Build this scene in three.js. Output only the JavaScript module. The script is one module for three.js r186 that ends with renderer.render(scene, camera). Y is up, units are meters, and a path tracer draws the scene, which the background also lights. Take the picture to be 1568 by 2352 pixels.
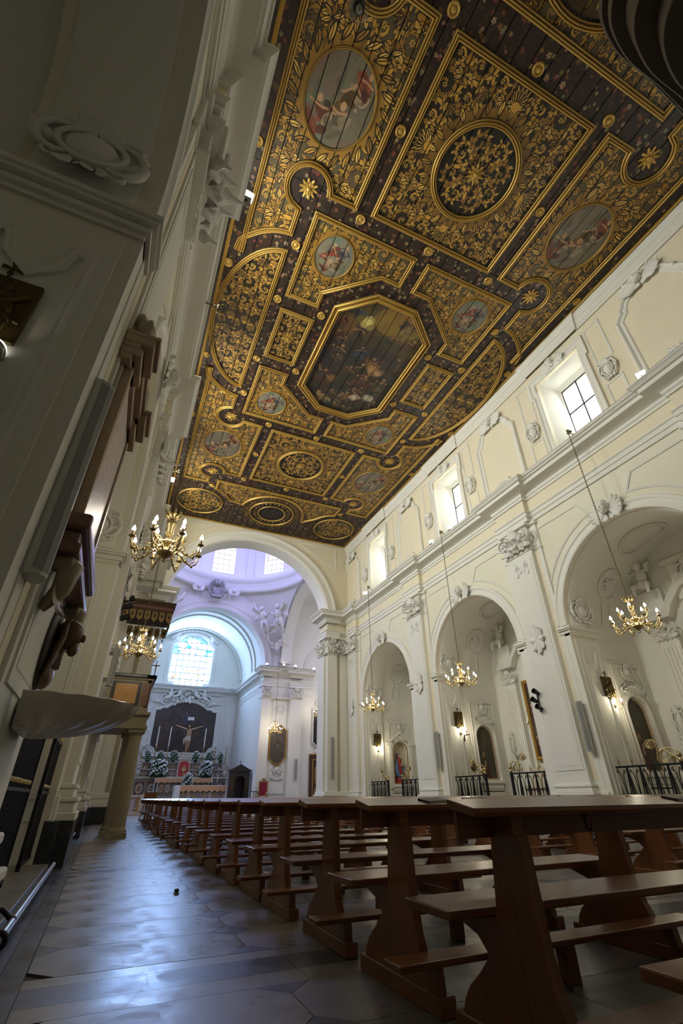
import * as THREE from 'three';
import { mergeGeometries, toCreasedNormals } from 'three/addons/utils/BufferGeometryUtils.js';
import { RoundedBoxGeometry } from 'three/addons/geometries/RoundedBoxGeometry.js';
import { RectAreaLightUniformsLib } from 'three/addons/lights/RectAreaLightUniformsLib.js';

// ---------------------------------------------------------------- camera, sky, exposure
RectAreaLightUniformsLib.init();
const scene = new THREE.Scene();
const R = Math.PI / 180;
const camera = new THREE.PerspectiveCamera(2 * Math.atan(1176 / 1047.5) / R, 1568 / 2352, 0.05, 200);
camera.rotation.order = 'YXZ';
camera.position.set(0, 0.9, 0);
camera.rotation.set(31.943 * R, -24.351 * R, -0.567 * R);
scene.add(camera);
scene.background = new THREE.Color().setRGB(0.92, 0.95, 1.0);
scene.backgroundIntensity = 2.4;
const renderer = new THREE.WebGLRenderer({ antialias: true });
renderer.toneMapping = THREE.LinearToneMapping;
renderer.toneMappingExposure = 1.12;
renderer.shadowMap.enabled = true;

// ---------------------------------------------------------------- layout of the church (metres)
const XL = -0.72, XR = 11.8, XA = 5.7;            // pier faces and the axis of the nave
const CEIL = 15.3, ZX = -25.2;                   // ceiling height, plane of the crossing arch
const ARCH = [0.17, 7.1, 14.03, 20.96];          // arch centres (distance from the camera along the nave)
const PIER = [-3.3, 3.63, 10.56, 17.5, 24.4];    // pilaster centres
const AW = 2.42, SPRING = 5.25;                  // half width and springing of the chapel arches
const DAY = [0.97, 0.985, 0.94], BLUE = [0.31, 0.32, 1.0], CYAN = [0.34, 0.52, 1.0];

function areaLight(x, y, z, w, h, look, rgb, power) {
  const l = new THREE.RectAreaLight(new THREE.Color().setRGB(...rgb), power, w, h);
  l.position.set(x, y, z); l.lookAt(...look); l.castShadow = true; scene.add(l); return l;
}
// daylight entering by the clerestory windows (one light at each pane)
for (const s of ARCH.slice(0)) {
  areaLight(XR + 0.84, 12.65, -s, 1.2, 2.1, [XR - 5, 11.6, -s], DAY, s < 2 ? 2 : 3.5);
  areaLight(XL - 0.84, 12.65, -s, 1.2, 2.1, [XL + 5, 11.6, -s], DAY, s < 2 ? 6 : 58);
}
const DOME = { x: XA, z: -32.45, r: 5.9, y: 16.6 };
for (let i = 0; i < 8; i++) {
  const a = i * Math.PI / 4 - Math.PI / 2, r = DOME.r + 0.5;
  areaLight(DOME.x + r * Math.cos(a), 19.0, DOME.z + r * Math.sin(a), 1.7, 2.6, [DOME.x, 17.2, DOME.z], BLUE, 19);
}
areaLight(5.4, 12.9, -48.78, 3.6, 4.2, [5.5, 9, -30], CYAN, 24);
// daylight from the transept windows beside the crossing (out of the frame)
areaLight(20.3, 12, -32.4, 3, 3.5, [10, 6, -32.4], [0.8, 0.8, 1], 26);
areaLight(-8.9, 12, -32.4, 3, 3.5, [2, 6, -32.4], [0.8, 0.8, 1], 26);

// ---------------------------------------------------------------- helpers
let seed = 7;
const rnd = () => { seed |= 0; seed = seed + 0x6d2b79f5 | 0; let t = Math.imul(seed ^ seed >>> 15, 1 | seed); t = t + Math.imul(t ^ t >>> 7, 61 | t) ^ t; return ((t ^ t >>> 14) >>> 0) / 4294967296; };
const rr = (a, b) => a + (b - a) * rnd();
const V = (x, y, z) => new THREE.Vector3(x, y, z);
const taken = new Map();
function numbered(n) { const k = taken.get(n) ?? 0; taken.set(n, k + 1); return k ? n + '_' + String(k).padStart(3, '0') : n; }
function shadowed(m) { m.castShadow = true; m.receiveShadow = true; return m; }
function uvm(g, swap) {                                      // uv in metres, by the axis each face looks along
  const p = g.attributes.position, n = g.attributes.normal, uv = new Float32Array(p.count * 2);
  for (let i = 0; i < p.count; i++) {
    const ax = Math.abs(n.getX(i)), ay = Math.abs(n.getY(i)), az = Math.abs(n.getZ(i)), x = p.getX(i), y = p.getY(i), z = p.getZ(i);
    let u, v; if (ay > ax && ay > az) { u = x; v = z; } else if (az > ax) { u = x; v = y; } else { u = z; v = y; }
    uv[i * 2] = swap ? v : u; uv[i * 2 + 1] = swap ? u : v;
  }
  g.setAttribute('uv', new THREE.BufferAttribute(uv, 2)); return g;
}
const clean = (g) => { let q = g.index ? g.toNonIndexed() : g; for (const k of Object.keys(q.attributes)) if (!['position', 'normal', 'uv'].includes(k)) q.deleteAttribute(k); if (!q.attributes.normal) q.computeVertexNormals(); if (!q.attributes.uv) uvm(q); return q; };
const merge = (l) => l.length === 1 ? clean(l[0]) : mergeGeometries(l.map(clean));
function put(parent, name, geos, mat) {
  const m = shadowed(new THREE.Mesh(Array.isArray(geos) ? merge(geos) : geos, mat)); m.name = name; parent.add(m); return m;
}
function thing(name, label, category, pos = [0, 0, 0], turn = 0, group) {
  const o = new THREE.Group(); o.name = numbered(name); o.position.set(...pos); o.rotation.y = turn;
  o.userData = { label, category }; if (group) o.userData.group = group; scene.add(o); return o;
}
function solo(name, label, category, geos, mat, pos = [0, 0, 0], group) {
  const o = shadowed(new THREE.Mesh(Array.isArray(geos) ? merge(geos) : geos, mat)); o.name = numbered(name); o.position.set(...pos);
  o.userData = { label, category }; if (group) o.userData.group = group; scene.add(o); return o;
}
function copyOf(src, label, pos, turn, group) {
  const c = src.clone(); c.name = numbered(src.name.replace(/_\d{3}$/, '')); c.userData = { ...src.userData }; if (label) c.userData.label = label; if (group) c.userData.group = group;
  c.position.set(...pos); c.rotation.y = turn ?? src.rotation.y; scene.add(c); return c;
}
function struct(name, label) { const o = new THREE.Group(); o.name = name; o.userData = { kind: 'structure', label, category: name.split('_')[0] }; scene.add(o); return o; }
const T = (g, x = 0, y = 0, z = 0) => g.translate(x, y, z);
const box = (x0, x1, y0, y1, z0, z1, r = 0) => { const w = x1 - x0, h = y1 - y0, d = z1 - z0; const g = r ? new RoundedBoxGeometry(w, h, d, 1, Math.min(r, w / 2.01, h / 2.01, d / 2.01)) : new THREE.BoxGeometry(w, h, d); return uvm(clean(g).translate((x0 + x1) / 2, (y0 + y1) / 2, (z0 + z1) / 2)); };
const lathe = (pts, seg = 16) => uvm(clean(new THREE.LatheGeometry(pts.map(([a, b]) => new THREE.Vector2(a, b)), seg)));
const ball = (x, y, z, a, b = a, c = a, ws = 10, hs = 7) => clean(new THREE.SphereGeometry(1, ws, hs).scale(a, b, c).translate(x, y, z));
function tube(pts, radii, seg = 6, flat = 1) {               // tapered tube through points; flat squashes it along z
  const P = pts.map((p) => p.isVector3 ? p : V(...p)), n = P.length, pos = [], idx = [];
  let prev = V(0, 0, 1);
  for (let i = 0; i < n; i++) {
    const t = P[Math.min(i + 1, n - 1)].clone().sub(P[Math.max(i - 1, 0)]).normalize();
    let a = prev.clone().sub(t.clone().multiplyScalar(prev.dot(t))); if (a.lengthSq() < 1e-6) a = Math.abs(t.x) < 0.9 ? V(1, 0, 0).sub(t.clone().multiplyScalar(t.x)) : V(0, 1, 0).sub(t.clone().multiplyScalar(t.y)); a.normalize(); prev = a;
    const b = t.clone().cross(a), r = Array.isArray(radii) ? radii[Math.min(i, radii.length - 1)] : radii;
    for (let k = 0; k < seg; k++) { const q = k / seg * Math.PI * 2, c = Math.cos(q) * r * flat, s = Math.sin(q) * r; pos.push(P[i].x + a.x * c + b.x * s, P[i].y + a.y * c + b.y * s, P[i].z + a.z * c + b.z * s); }
  }
  for (let i = 0; i < n - 1; i++) for (let k = 0; k < seg; k++) { const a = i * seg + k, b = i * seg + (k + 1) % seg; idx.push(a, b, a + seg, b, b + seg, a + seg); }
  for (const [o, f] of [[0, 1], [(n - 1) * seg, 0]]) for (let k = 1; k < seg - 1; k++) f ? idx.push(o, o + k + 1, o + k) : idx.push(o, o + k, o + k + 1);
  const g = new THREE.BufferGeometry(); g.setAttribute('position', new THREE.Float32BufferAttribute(pos, 3)); g.setIndex(idx); g.computeVertexNormals(); return uvm(clean(g));
}
// sweep a moulding profile [[a, b], ...] along a path; a is measured sideways (N x direction), b along N
function sweep(prof, path, N, closed = false, crease = 0.6) {
  const P = path.map((p) => p.isVector3 ? p : V(...p)), n = P.length, nn = V(...N), rows = [];
  for (let i = 0; i < n; i++) {
    const a = closed ? P[(i + n - 1) % n] : P[Math.max(i - 1, 0)], b = closed ? P[(i + 1) % n] : P[Math.min(i + 1, n - 1)];
    const t0 = P[i].clone().sub(a), t1 = b.clone().sub(P[i]); if (t0.lengthSq() < 1e-9) t0.copy(t1); if (t1.lengthSq() < 1e-9) t1.copy(t0); t0.normalize(); t1.normalize();
    const s0 = nn.clone().cross(t0), s1 = nn.clone().cross(t1), s = s0.clone().add(s1); s.multiplyScalar(1 / Math.max(0.3, 1 + s0.dot(s1)));
    rows.push(prof.map(([u, v]) => P[i].clone().addScaledVector(s, u).addScaledVector(nn, v)));
  }
  const pos = [], m = prof.length, q = closed ? n : n - 1;
  const tri = (a, b, c) => pos.push(a.x, a.y, a.z, b.x, b.y, b.z, c.x, c.y, c.z);
  for (let i = 0; i < q; i++) { const r0 = rows[i], r1 = rows[(i + 1) % n]; for (let k = 0; k < m - 1; k++) { tri(r0[k], r1[k], r0[k + 1]); tri(r0[k + 1], r1[k], r1[k + 1]); } }
  if (!closed) { const f = THREE.ShapeUtils.triangulateShape(prof.map(([u, v]) => new THREE.Vector2(u, v)), []); for (const [a, b, c] of f) { tri(rows[0][a], rows[0][b], rows[0][c]); tri(rows[n - 1][a], rows[n - 1][c], rows[n - 1][b]); } }
  const g = new THREE.BufferGeometry(); g.setAttribute('position', new THREE.Float32BufferAttribute(pos, 3)); g.computeVertexNormals();
  return uvm(toCreasedNormals(g, crease));
}
const shapeOf = (pts) => new THREE.Shape(pts.map(([a, b]) => new THREE.Vector2(a, b)));
const pathOf = (pts) => new THREE.Path(pts.map(([a, b]) => new THREE.Vector2(a, b)));
function extrude(outline, holes, depth, bevel = 0) {         // x, y outline pushed along +z
  const s = shapeOf(outline); for (const h of holes || []) s.holes.push(pathOf(h));
  return uvm(clean(new THREE.ExtrudeGeometry(s, { depth, bevelEnabled: bevel > 0, bevelThickness: bevel, bevelSize: bevel, bevelOffset: -bevel, bevelSegments: 1, curveSegments: 1 })));
}
const arcPts = (cx, cy, rx, ry, a0, a1, n) => Array.from({ length: n + 1 }, (_, i) => { const a = (a0 + (a1 - a0) * i / n) * R; return [cx + rx * Math.cos(a), cy + ry * Math.sin(a)]; });
const archOutline = (cx, w, y0, ys, n = 24, rise = w) => [[cx - w, y0], [cx + w, y0], ...arcPts(cx, ys, w, rise, 0, 180, n)];
const reflect = (g) => { const q = clean(g.clone()).scale(-1, 1, 1), p = q.attributes; for (const k of ['position', 'normal', 'uv']) { const a = p[k], s = a.itemSize; for (let i = 0; i < a.count; i += 3) for (let j = 0; j < s; j++) { const t = a.array[(i + 1) * s + j]; a.array[(i + 1) * s + j] = a.array[(i + 2) * s + j]; a.array[(i + 2) * s + j] = t; } } return q; };
// local (s along the nave, y, e into the wall) of a wall drawn in x, y pushed along z  ->  right-hand wall axes
const toWall = (g) => { const q = clean(g), p = q.attributes.position, n = q.attributes.normal; for (const a of [p, n]) for (let i = 0; i < a.count; i++) { const x = a.getX(i), z = a.getZ(i); a.setX(i, z); a.setZ(i, -x); } return q; };

// ---------------------------------------------------------------- textures and materials
function canvas(w, h, draw) { const c = document.createElement('canvas'); c.width = w; c.height = h; draw(c.getContext('2d'), w, h); return c; }
function tex(c, srgb = true, rx = 1, ry = 1) { const t = new THREE.CanvasTexture(c); t.wrapS = t.wrapT = THREE.RepeatWrapping; t.repeat.set(rx, ry); if (srgb) t.colorSpace = THREE.SRGBColorSpace; t.anisotropy = 8; return t; }
const css = (r, g, b, a = 1) => `rgba(${r | 0},${g | 0},${b | 0},${a})`;
function speckle(g, w, h, n, size, col, wrap = true) { for (let i = 0; i < n; i++) { const x = rnd() * w, y = rnd() * h, s = size * (0.3 + rnd()); g.fillStyle = col(); for (const dx of wrap ? [-w, 0, w] : [0]) for (const dy of wrap ? [-h, 0, h] : [0]) if (x + dx > -s && x + dx < w + s && y + dy > -s && y + dy < h + s) { g.beginPath(); g.ellipse(x + dx, y + dy, s, s * (0.5 + 0.5 * rnd()), rnd() * 3, 0, 7); g.fill(); } } }
const grainNoise = tex(canvas(256, 256, (g, w, h) => { g.fillStyle = '#808080'; g.fillRect(0, 0, w, h); speckle(g, w, h, 900, 9, () => { const v = 100 + rnd() * 60; return css(v, v, v, 0.25); }); speckle(g, w, h, 2500, 2, () => { const v = 70 + rnd() * 120; return css(v, v, v, 0.35); }); }), false, 0.7, 0.7);
function plasterTex(r, g_, b) { return tex(canvas(512, 512, (g, w, h) => { g.fillStyle = css(r, g_, b); g.fillRect(0, 0, w, h); speckle(g, w, h, 160, 60, () => { const k = rr(-7, 7); return css(r + k, g_ + k, b + k * 1.3, 0.12); }); speckle(g, w, h, 900, 5, () => { const k = rr(-14, 8); return css(r + k, g_ + k, b + k, 0.10); }); }), true, 0.35, 0.35); }
const std = (o) => new THREE.MeshStandardMaterial(o);
const M = {
  white: std({ map: plasterTex(228, 225, 214), roughness: 0.8, bumpMap: grainNoise, bumpScale: 0.002 }),
  cream: std({ map: plasterTex(230, 221, 194), roughness: 0.85, bumpMap: grainNoise, bumpScale: 0.002 }),
  pale: std({ map: plasterTex(229, 223, 203), roughness: 0.85, bumpMap: grainNoise, bumpScale: 0.002 }),
  stucco: std({ color: new THREE.Color().setRGB(0.76, 0.745, 0.68), roughness: 0.75, bumpMap: grainNoise, bumpScale: 0.003 }),
  plinth: std({ map: tex(canvas(256, 256, (g, w, h) => { g.fillStyle = '#2a2b2e'; g.fillRect(0, 0, w, h); speckle(g, w, h, 500, 8, () => css(40 + rnd() * 50, 42 + rnd() * 50, 46 + rnd() * 50, 0.35)); }), true, 1, 1), roughness: 0.35 }),
  gilt: std({ color: new THREE.Color().setRGB(0.47, 0.29, 0.06), metalness: 0.35, roughness: 0.45, bumpMap: grainNoise, bumpScale: 0.002 }),
  gold: std({ color: new THREE.Color().setRGB(0.5, 0.38, 0.17), metalness: 0.85, roughness: 0.32 }),
  iron: std({ color: new THREE.Color().setRGB(0.012, 0.012, 0.014), metalness: 0.4, roughness: 0.5 }),
  black: std({ color: new THREE.Color().setRGB(0.015, 0.015, 0.017), roughness: 0.5 }),
  grey: std({ color: new THREE.Color().setRGB(0.28, 0.28, 0.26), roughness: 0.5, metalness: 0.2 }),
  greyLight: std({ color: new THREE.Color().setRGB(0.48, 0.48, 0.44), roughness: 0.5, metalness: 0.2 }),
  bronze: std({ color: new THREE.Color().setRGB(0.10, 0.07, 0.022), metalness: 0.6, roughness: 0.42, bumpMap: grainNoise, bumpScale: 0.01 }),
  darkWood: std({ color: new THREE.Color().setRGB(0.035, 0.022, 0.014), roughness: 0.5 }),
  steel: std({ color: new THREE.Color().setRGB(0.55, 0.55, 0.55), metalness: 0.9, roughness: 0.25 }),
  redCloth: std({ color: new THREE.Color().setRGB(0.26, 0.012, 0.03), roughness: 0.85 }),
  wax: std({ color: new THREE.Color().setRGB(0.82, 0.78, 0.68), roughness: 0.5 }),
  linen: std({ color: new THREE.Color().setRGB(0.83, 0.83, 0.82), roughness: 0.9 }),
  lace: std({ color: new THREE.Color().setRGB(0.7, 0.4, 0.2), roughness: 0.9 }),
  leaf: std({ color: new THREE.Color().setRGB(0.035, 0.09, 0.03), roughness: 0.7 }),
  petal: std({ color: new THREE.Color().setRGB(0.85, 0.84, 0.8), roughness: 0.7 }),
  bulb: std({ color: 0xffffff, emissive: new THREE.Color().setRGB(1, 0.94, 0.86), emissiveIntensity: 14, roughness: 0.4 }),
  lampGlass: std({ color: 0xffffff, emissive: new THREE.Color().setRGB(1, 0.95, 0.85), emissiveIntensity: 8, roughness: 0.3 }),
  glass: new THREE.MeshPhysicalMaterial({ color: 0xffffff, transmission: 1, roughness: 0.02, thickness: 0, ior: 1.45 }),
  paper: std({ color: new THREE.Color().setRGB(0.75, 0.73, 0.66), roughness: 0.9 }),
  skin: std({ color: new THREE.Color().setRGB(0.42, 0.24, 0.12), roughness: 0.6 }),
};
function marbleTex(base, vein, n, w = 512) { return canvas(w, w, (g, W, H) => { g.fillStyle = css(...base); g.fillRect(0, 0, W, H); speckle(g, W, H, 120, 50, () => { const k = rr(-16, 16); return css(base[0] + k, base[1] + k, base[2] + k, 0.2); }); for (let i = 0; i < n; i++) { g.strokeStyle = css(...vein, rr(0.08, 0.35)); g.lineWidth = rr(0.6, 3); g.beginPath(); let x = rnd() * W, y = rnd() * H, a = rr(-0.4, 0.4); g.moveTo(x, y); for (let k = 0; k < 14; k++) { a += rr(-0.5, 0.5); x += Math.cos(a) * 26; y += Math.sin(a) * 26; g.lineTo(x, y); } g.stroke(); } speckle(g, W, H, 700, 2, () => css(vein[0], vein[1], vein[2], 0.14)); }); }
const floorBump = tex(canvas(512, 512, (g, w, h) => { g.fillStyle = '#808080'; g.fillRect(0, 0, w, h); speckle(g, w, h, 260, 34, () => { const v = 90 + rnd() * 76; return css(v, v, v, 0.3); }); speckle(g, w, h, 1500, 3, () => { const v = 60 + rnd() * 110; return css(v, v, v, 0.3); }); }), false, 0.8, 0.8);
const floorRough = tex(canvas(512, 512, (g, w, h) => { g.fillStyle = '#6a6a6a'; g.fillRect(0, 0, w, h); speckle(g, w, h, 300, 40, () => { const v = 60 + rnd() * 110; return css(v, v, v, 0.25); }); for (let i = 0; i < 160; i++) { g.strokeStyle = css(150, 150, 150, 0.3); g.lineWidth = rr(0.5, 2); const x = rnd() * w, y = rnd() * h, a = rnd() * 6; g.beginPath(); g.moveTo(x, y); g.lineTo(x + Math.cos(a) * 50, y + Math.sin(a) * 50); g.stroke(); } }), false, 0.5, 0.5);
const slabMats = [[128, 123, 114], [121, 118, 111], [133, 127, 116], [116, 112, 104]].map((b) => std({ map: tex(marbleTex(b, [92, 84, 74], 16), true, 0.6, 0.6), roughness: 0.8, roughnessMap: floorRough, bumpMap: floorBump, bumpScale: 0.0015 }));
const darkSlab = std({ map: tex(marbleTex([62, 63, 68], [84, 83, 84], 14), true, 0.7, 0.7), roughness: 0.8, roughnessMap: floorRough, bumpMap: floorBump, bumpScale: 0.0012 });
const mortar = std({ color: new THREE.Color().setRGB(0.07, 0.065, 0.06), roughness: 0.9 });
M.marble = std({ map: tex(marbleTex([190, 180, 160], [120, 104, 84], 22), true, 1.2, 1.2), roughness: 0.3 });
M.greyMarble = std({ map: tex(marbleTex([196, 188, 172], [120, 110, 96], 30), true, 1.5, 1.5), roughness: 0.25 });
M.redMarble = std({ map: tex(marbleTex([124, 88, 78], [168, 140, 126], 30), true, 1.5, 1.5), roughness: 0.3 });
M.pinkMarble = std({ map: tex(marbleTex([176, 162, 160], [110, 96, 100], 36), true, 1.2, 1.2), roughness: 0.3 });
M.brownMarble = std({ map: tex(marbleTex([178, 154, 128], [120, 96, 74], 36), true, 1.5, 1.5), roughness: 0.35 });
M.yellowMarble = std({ map: tex(marbleTex([190, 142, 74], [120, 72, 30], 40), true, 2, 2), roughness: 0.3 });
M.stone = std({ map: tex(marbleTex([146, 134, 108], [96, 86, 66], 24), true, 1.2, 1.2), roughness: 0.5 });
function woodTex(base, dark) { return canvas(1024, 256, (g, w, h) => { g.fillStyle = css(...base); g.fillRect(0, 0, w, h); for (let i = 0; i < 520; i++) { const y = rnd() * h, l = rr(80, 700), x = rnd() * w - 100; g.strokeStyle = css(dark[0], dark[1], dark[2], rr(0.04, 0.22)); g.lineWidth = rr(0.5, 3); g.beginPath(); g.moveTo(x, y); g.bezierCurveTo(x + l / 3, y + rr(-5, 5), x + l * 2 / 3, y + rr(-5, 5), x + l, y + rr(-3, 3)); g.stroke(); } for (let i = 0; i < 120; i++) { g.strokeStyle = css(base[0] * 1.35, base[1] * 1.3, base[2] * 1.2, 0.12); g.lineWidth = rr(0.5, 2); const y = rnd() * h, x = rnd() * w; g.beginPath(); g.moveTo(x, y); g.lineTo(x + rr(60, 300), y + rr(-2, 2)); g.stroke(); } }); }
M.pewA = std({ map: tex(woodTex([136, 86, 50], [66, 36, 16]), true, 0.8, 2.2), roughness: 0.24, bumpMap: grainNoise, bumpScale: 0.0008 });
M.pewB = std({ map: tex(woodTex([122, 76, 44], [58, 32, 15]), true, 0.8, 2.2), roughness: 0.28, bumpMap: grainNoise, bumpScale: 0.0008 });
// ---------------------------------------------------------------- stucco ornament, drawn in x (right), y (up), z (out of the wall)
function volute(cx, cy, r, turns, a0, dir, th, z = 0) {
  const n = Math.ceil(turns * 14), pts = [], rad = [];
  for (let i = 0; i <= n; i++) { const t = i / n, a = a0 + dir * t * turns * 2 * Math.PI, q = r * Math.pow(1 - t, 1.1) + 0.06 * r; pts.push([cx + q * Math.cos(a), cy + q * Math.sin(a), z + th * 0.5 + t * th * 0.8]); rad.push(th * (0.9 - 0.35 * t)); }
  return tube(pts, rad, 5);
}
function leafPts(x, y, ang, len, wid, lift = 0.25, curl = 0.5) {   // an arched acanthus leaf whose tip turns outward
  const rows = 7, cols = 5, pos = [], idx = [], ca = Math.cos(ang), sa = Math.sin(ang);
  for (let i = 0; i < rows; i++) { const t = i / (rows - 1), w = wid * (0.35 + Math.sin(Math.PI * Math.min(1, t * 0.92 + 0.06)) * 0.75) * (t > 0.95 ? 0.25 : 1) * (1 + 0.12 * Math.cos(t * 22));
    for (let k = 0; k < cols; k++) { const s = (k / (cols - 1) - 0.5) * 2, l = len * (t - curl * 0.25 * t * t * t), lat = s * w * 0.5, out = lift * wid * (1 - s * s * 0.8) * (k % 2 ? 0.8 : 1) + curl * wid * Math.pow(t, 3) * 0.9; pos.push(x + l * ca - lat * sa, y + l * sa + lat * ca, 0.004 + out); } }
  for (let i = 0; i < rows - 1; i++) for (let k = 0; k < cols - 1; k++) { const a = i * cols + k; idx.push(a, a + cols, a + 1, a + 1, a + cols, a + cols + 1); }
  const g = new THREE.BufferGeometry(); g.setAttribute('position', new THREE.Float32BufferAttribute(pos, 3)); g.setIndex(idx); g.computeVertexNormals(); return uvm(clean(g));
}
function shellFan(x, y, r, a0, a1, n, out = 0.3) { const l = []; for (let i = 0; i < n; i++) { const a = a0 + (a1 - a0) * (i + 0.5) / n; l.push(leafPts(x, y, a, r, r * 1.5 * Math.abs(a1 - a0) / n, 0.45, 0.4 * out * 3)); } return l; }
const cscroll = (x, y, w, h, s, th) => tube(Array.from({ length: 22 }, (_, i) => { const t = i / 21, a = (t - 0.5) * 3.9, k = 0.55 + 0.45 * Math.cos((t - 0.5) * 3.2); return [x + s * w * (Math.cos(a) - 0.2) * (0.6 + 0.4 * k), y + h * Math.sin(a) * (0.62 + 0.38 * k), th * (0.6 + 0.5 * Math.abs(t - 0.5))]; }), Array.from({ length: 22 }, (_, i) => th * (0.45 + 0.7 * Math.sin(Math.PI * i / 21))), 5);
function cartouche(w, h) {                                    // oval boss between c-scrolls under a shell
  const l = [ball(0, 0, 0, w * 0.24, h * 0.27, w * 0.13)];
  l.push(tube(arcPts(0, 0, w * 0.28, h * 0.31, 0, 360, 24).map(([a, b]) => [a, b, w * 0.05]), w * 0.035, 5));
  for (const s of [-1, 1]) { l.push(cscroll(s * w * 0.27, 0, w * 0.22, h * 0.36, s, w * 0.045), volute(s * w * 0.3, h * 0.33, w * 0.13, 1.2, s > 0 ? Math.PI : 0, -s, w * 0.035), volute(s * w * 0.26, -h * 0.34, w * 0.11, 1.2, s > 0 ? Math.PI : 0, s, w * 0.03), leafPts(s * w * 0.3, -h * 0.05, s > 0 ? 0.6 : Math.PI - 0.6, w * 0.28, w * 0.14), leafPts(s * w * 0.12, -h * 0.3, -Math.PI / 2 + s * 0.5, h * 0.26, w * 0.13)); }
  l.push(...shellFan(0, h * 0.27, h * 0.26, 0.35, Math.PI - 0.35, 5), leafPts(0, -h * 0.28, -Math.PI / 2, h * 0.26, w * 0.15));
  return merge(l);
}
function cherub(w, h) {                                       // winged child's head
  const l = [], r = h * 0.2;
  l.push(ball(0, 0, r * 0.8, r * 0.86, r, r * 0.9, 14, 10), ball(0, -r * 0.05, r * 1.72, r * 0.14, r * 0.2, r * 0.16), ball(0, -r * 0.5, r * 1.5, r * 0.22, r * 0.1, r * 0.12), ball(0, -r * 0.82, r * 1.2, r * 0.3, r * 0.24, r * 0.3));
  for (const s of [-1, 1]) l.push(ball(s * r * 0.45, -r * 0.28, r * 1.35, r * 0.32, r * 0.3, r * 0.26), ball(s * r * 0.32, r * 0.1, r * 1.53, r * 0.13, r * 0.09, r * 0.09), ball(s * r * 0.88, -r * 0.02, r * 0.75, r * 0.12, r * 0.22, r * 0.16));
  for (let i = 0; i < 15; i++) { const a = Math.PI * (i + 0.5) / 15, q = i % 2 ? 0.82 : 0.95; l.push(ball(Math.cos(a) * r * q, Math.sin(a) * r * q + r * 0.12, r * (0.9 + 0.25 * (i % 2)), r * 0.25, r * 0.23, r * 0.27, 7, 5)); }
  for (const s of [-1, 1]) for (let i = 0; i < 6; i++) l.push(leafPts(s * r * 0.6, -r * 0.6, (s > 0 ? 0 : Math.PI) + s * (-0.75 + i * 0.33), w * (0.42 - 0.025 * Math.abs(i - 3)), h * 0.2, 0.5, 0.3));
  l.push(leafPts(-r * 0.3, -r, -2, h * 0.3, h * 0.16), leafPts(r * 0.3, -r, -1.1, h * 0.3, h * 0.16));
  return merge(l);
}
function shellCrest(w, h) {
  const l = shellFan(0, 0, h * 0.75, 0.15, Math.PI - 0.15, 8);
  for (const s of [-1, 1]) { l.push(volute(s * w * 0.34, h * 0.12, w * 0.13, 1.3, s > 0 ? Math.PI : 0, s, w * 0.035), cscroll(s * w * 0.24, h * 0.36, w * 0.2, h * 0.34, s, w * 0.04), leafPts(s * w * 0.2, h * 0.08, s > 0 ? 0.4 : Math.PI - 0.4, w * 0.3, h * 0.2), leafPts(s * w * 0.12, h * 0.6, Math.PI / 2 - s * 0.6, h * 0.4, h * 0.16)); }
  l.push(ball(0, h * 0.04, 0.02, w * 0.07, h * 0.09, w * 0.05));
  return merge(l);
}
function rosette(r, n = 8, rings = 2) { const l = []; for (let q = 0; q < rings; q++) for (let i = 0; i < n; i++) l.push(leafPts(0, 0, (i + q * 0.5) / n * Math.PI * 2, r * (1 - 0.42 * q), r * 2.6 / n * (1 - 0.3 * q), 0.3 + q * 0.5, 0.3)); l.push(ball(0, 0, r * 0.18, r * 0.2, r * 0.2, r * 0.14)); return merge(l); }
function ovalFlower(w, h) { const l = []; for (let i = 0; i < 8; i++) { const a = i / 8 * Math.PI * 2, c = Math.cos(a), s = Math.sin(a); l.push(leafPts(0, 0, Math.atan2(s * h, c * w), Math.hypot(c * w, s * h) * 0.52, w * 0.36, 0.4, 0.2)); } l.push(ball(0, 0, 0.03, w * 0.12, h * 0.1, w * 0.1)); return merge(l); }
function capitalOrn(w, h) {                                   // two corner volutes, a hanging festoon of fruit and leaves under the abacus
  const l = [];
  for (const s of [-1, 1]) { l.push(volute(s * w * 0.36, h * 0.52, w * 0.19, 1.8, s > 0 ? Math.PI / 2 : Math.PI / 2, -s, w * 0.042, 0.05), leafPts(s * w * 0.36, h * 0.3, -Math.PI / 2 + s * 0.1, h * 0.34, w * 0.18, 0.5, 0.6), leafPts(s * w * 0.2, h * 0.02, Math.PI / 2 + s * 0.15, h * 0.5, w * 0.2, 0.5, 0.9)); }
  l.push(leafPts(0, h * 0.02, Math.PI / 2, h * 0.55, w * 0.26, 0.5, 0.9));
  for (let i = 0; i < 16; i++) { const t = i / 15, x = (t - 0.5) * w * 0.62, y = h * 0.5 - h * 0.3 * Math.sin(Math.PI * t); l.push(ball(x, y + rr(-0.02, 0.02), 0.09 + rr(0, 0.04), w * rr(0.045, 0.075), w * rr(0.045, 0.075), w * 0.055, 7, 5)); }
  l.push(...shellFan(0, h * 0.62, h * 0.36, 0.5, Math.PI - 0.5, 5));
  return merge(l);
}
function scrollPlume(w, h) { const l = [volute(0, h * 0.3, w * 0.45, 1.4, -1, 1, w * 0.09), leafPts(w * 0.1, h * 0.1, -Math.PI / 2 + 0.2, h * 0.5, w * 0.4), leafPts(-w * 0.2, h * 0.2, -Math.PI / 2 - 0.4, h * 0.38, w * 0.34), leafPts(0, h * 0.4, Math.PI / 2 - 0.3, h * 0.3, w * 0.3)]; return merge(l); }
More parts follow.
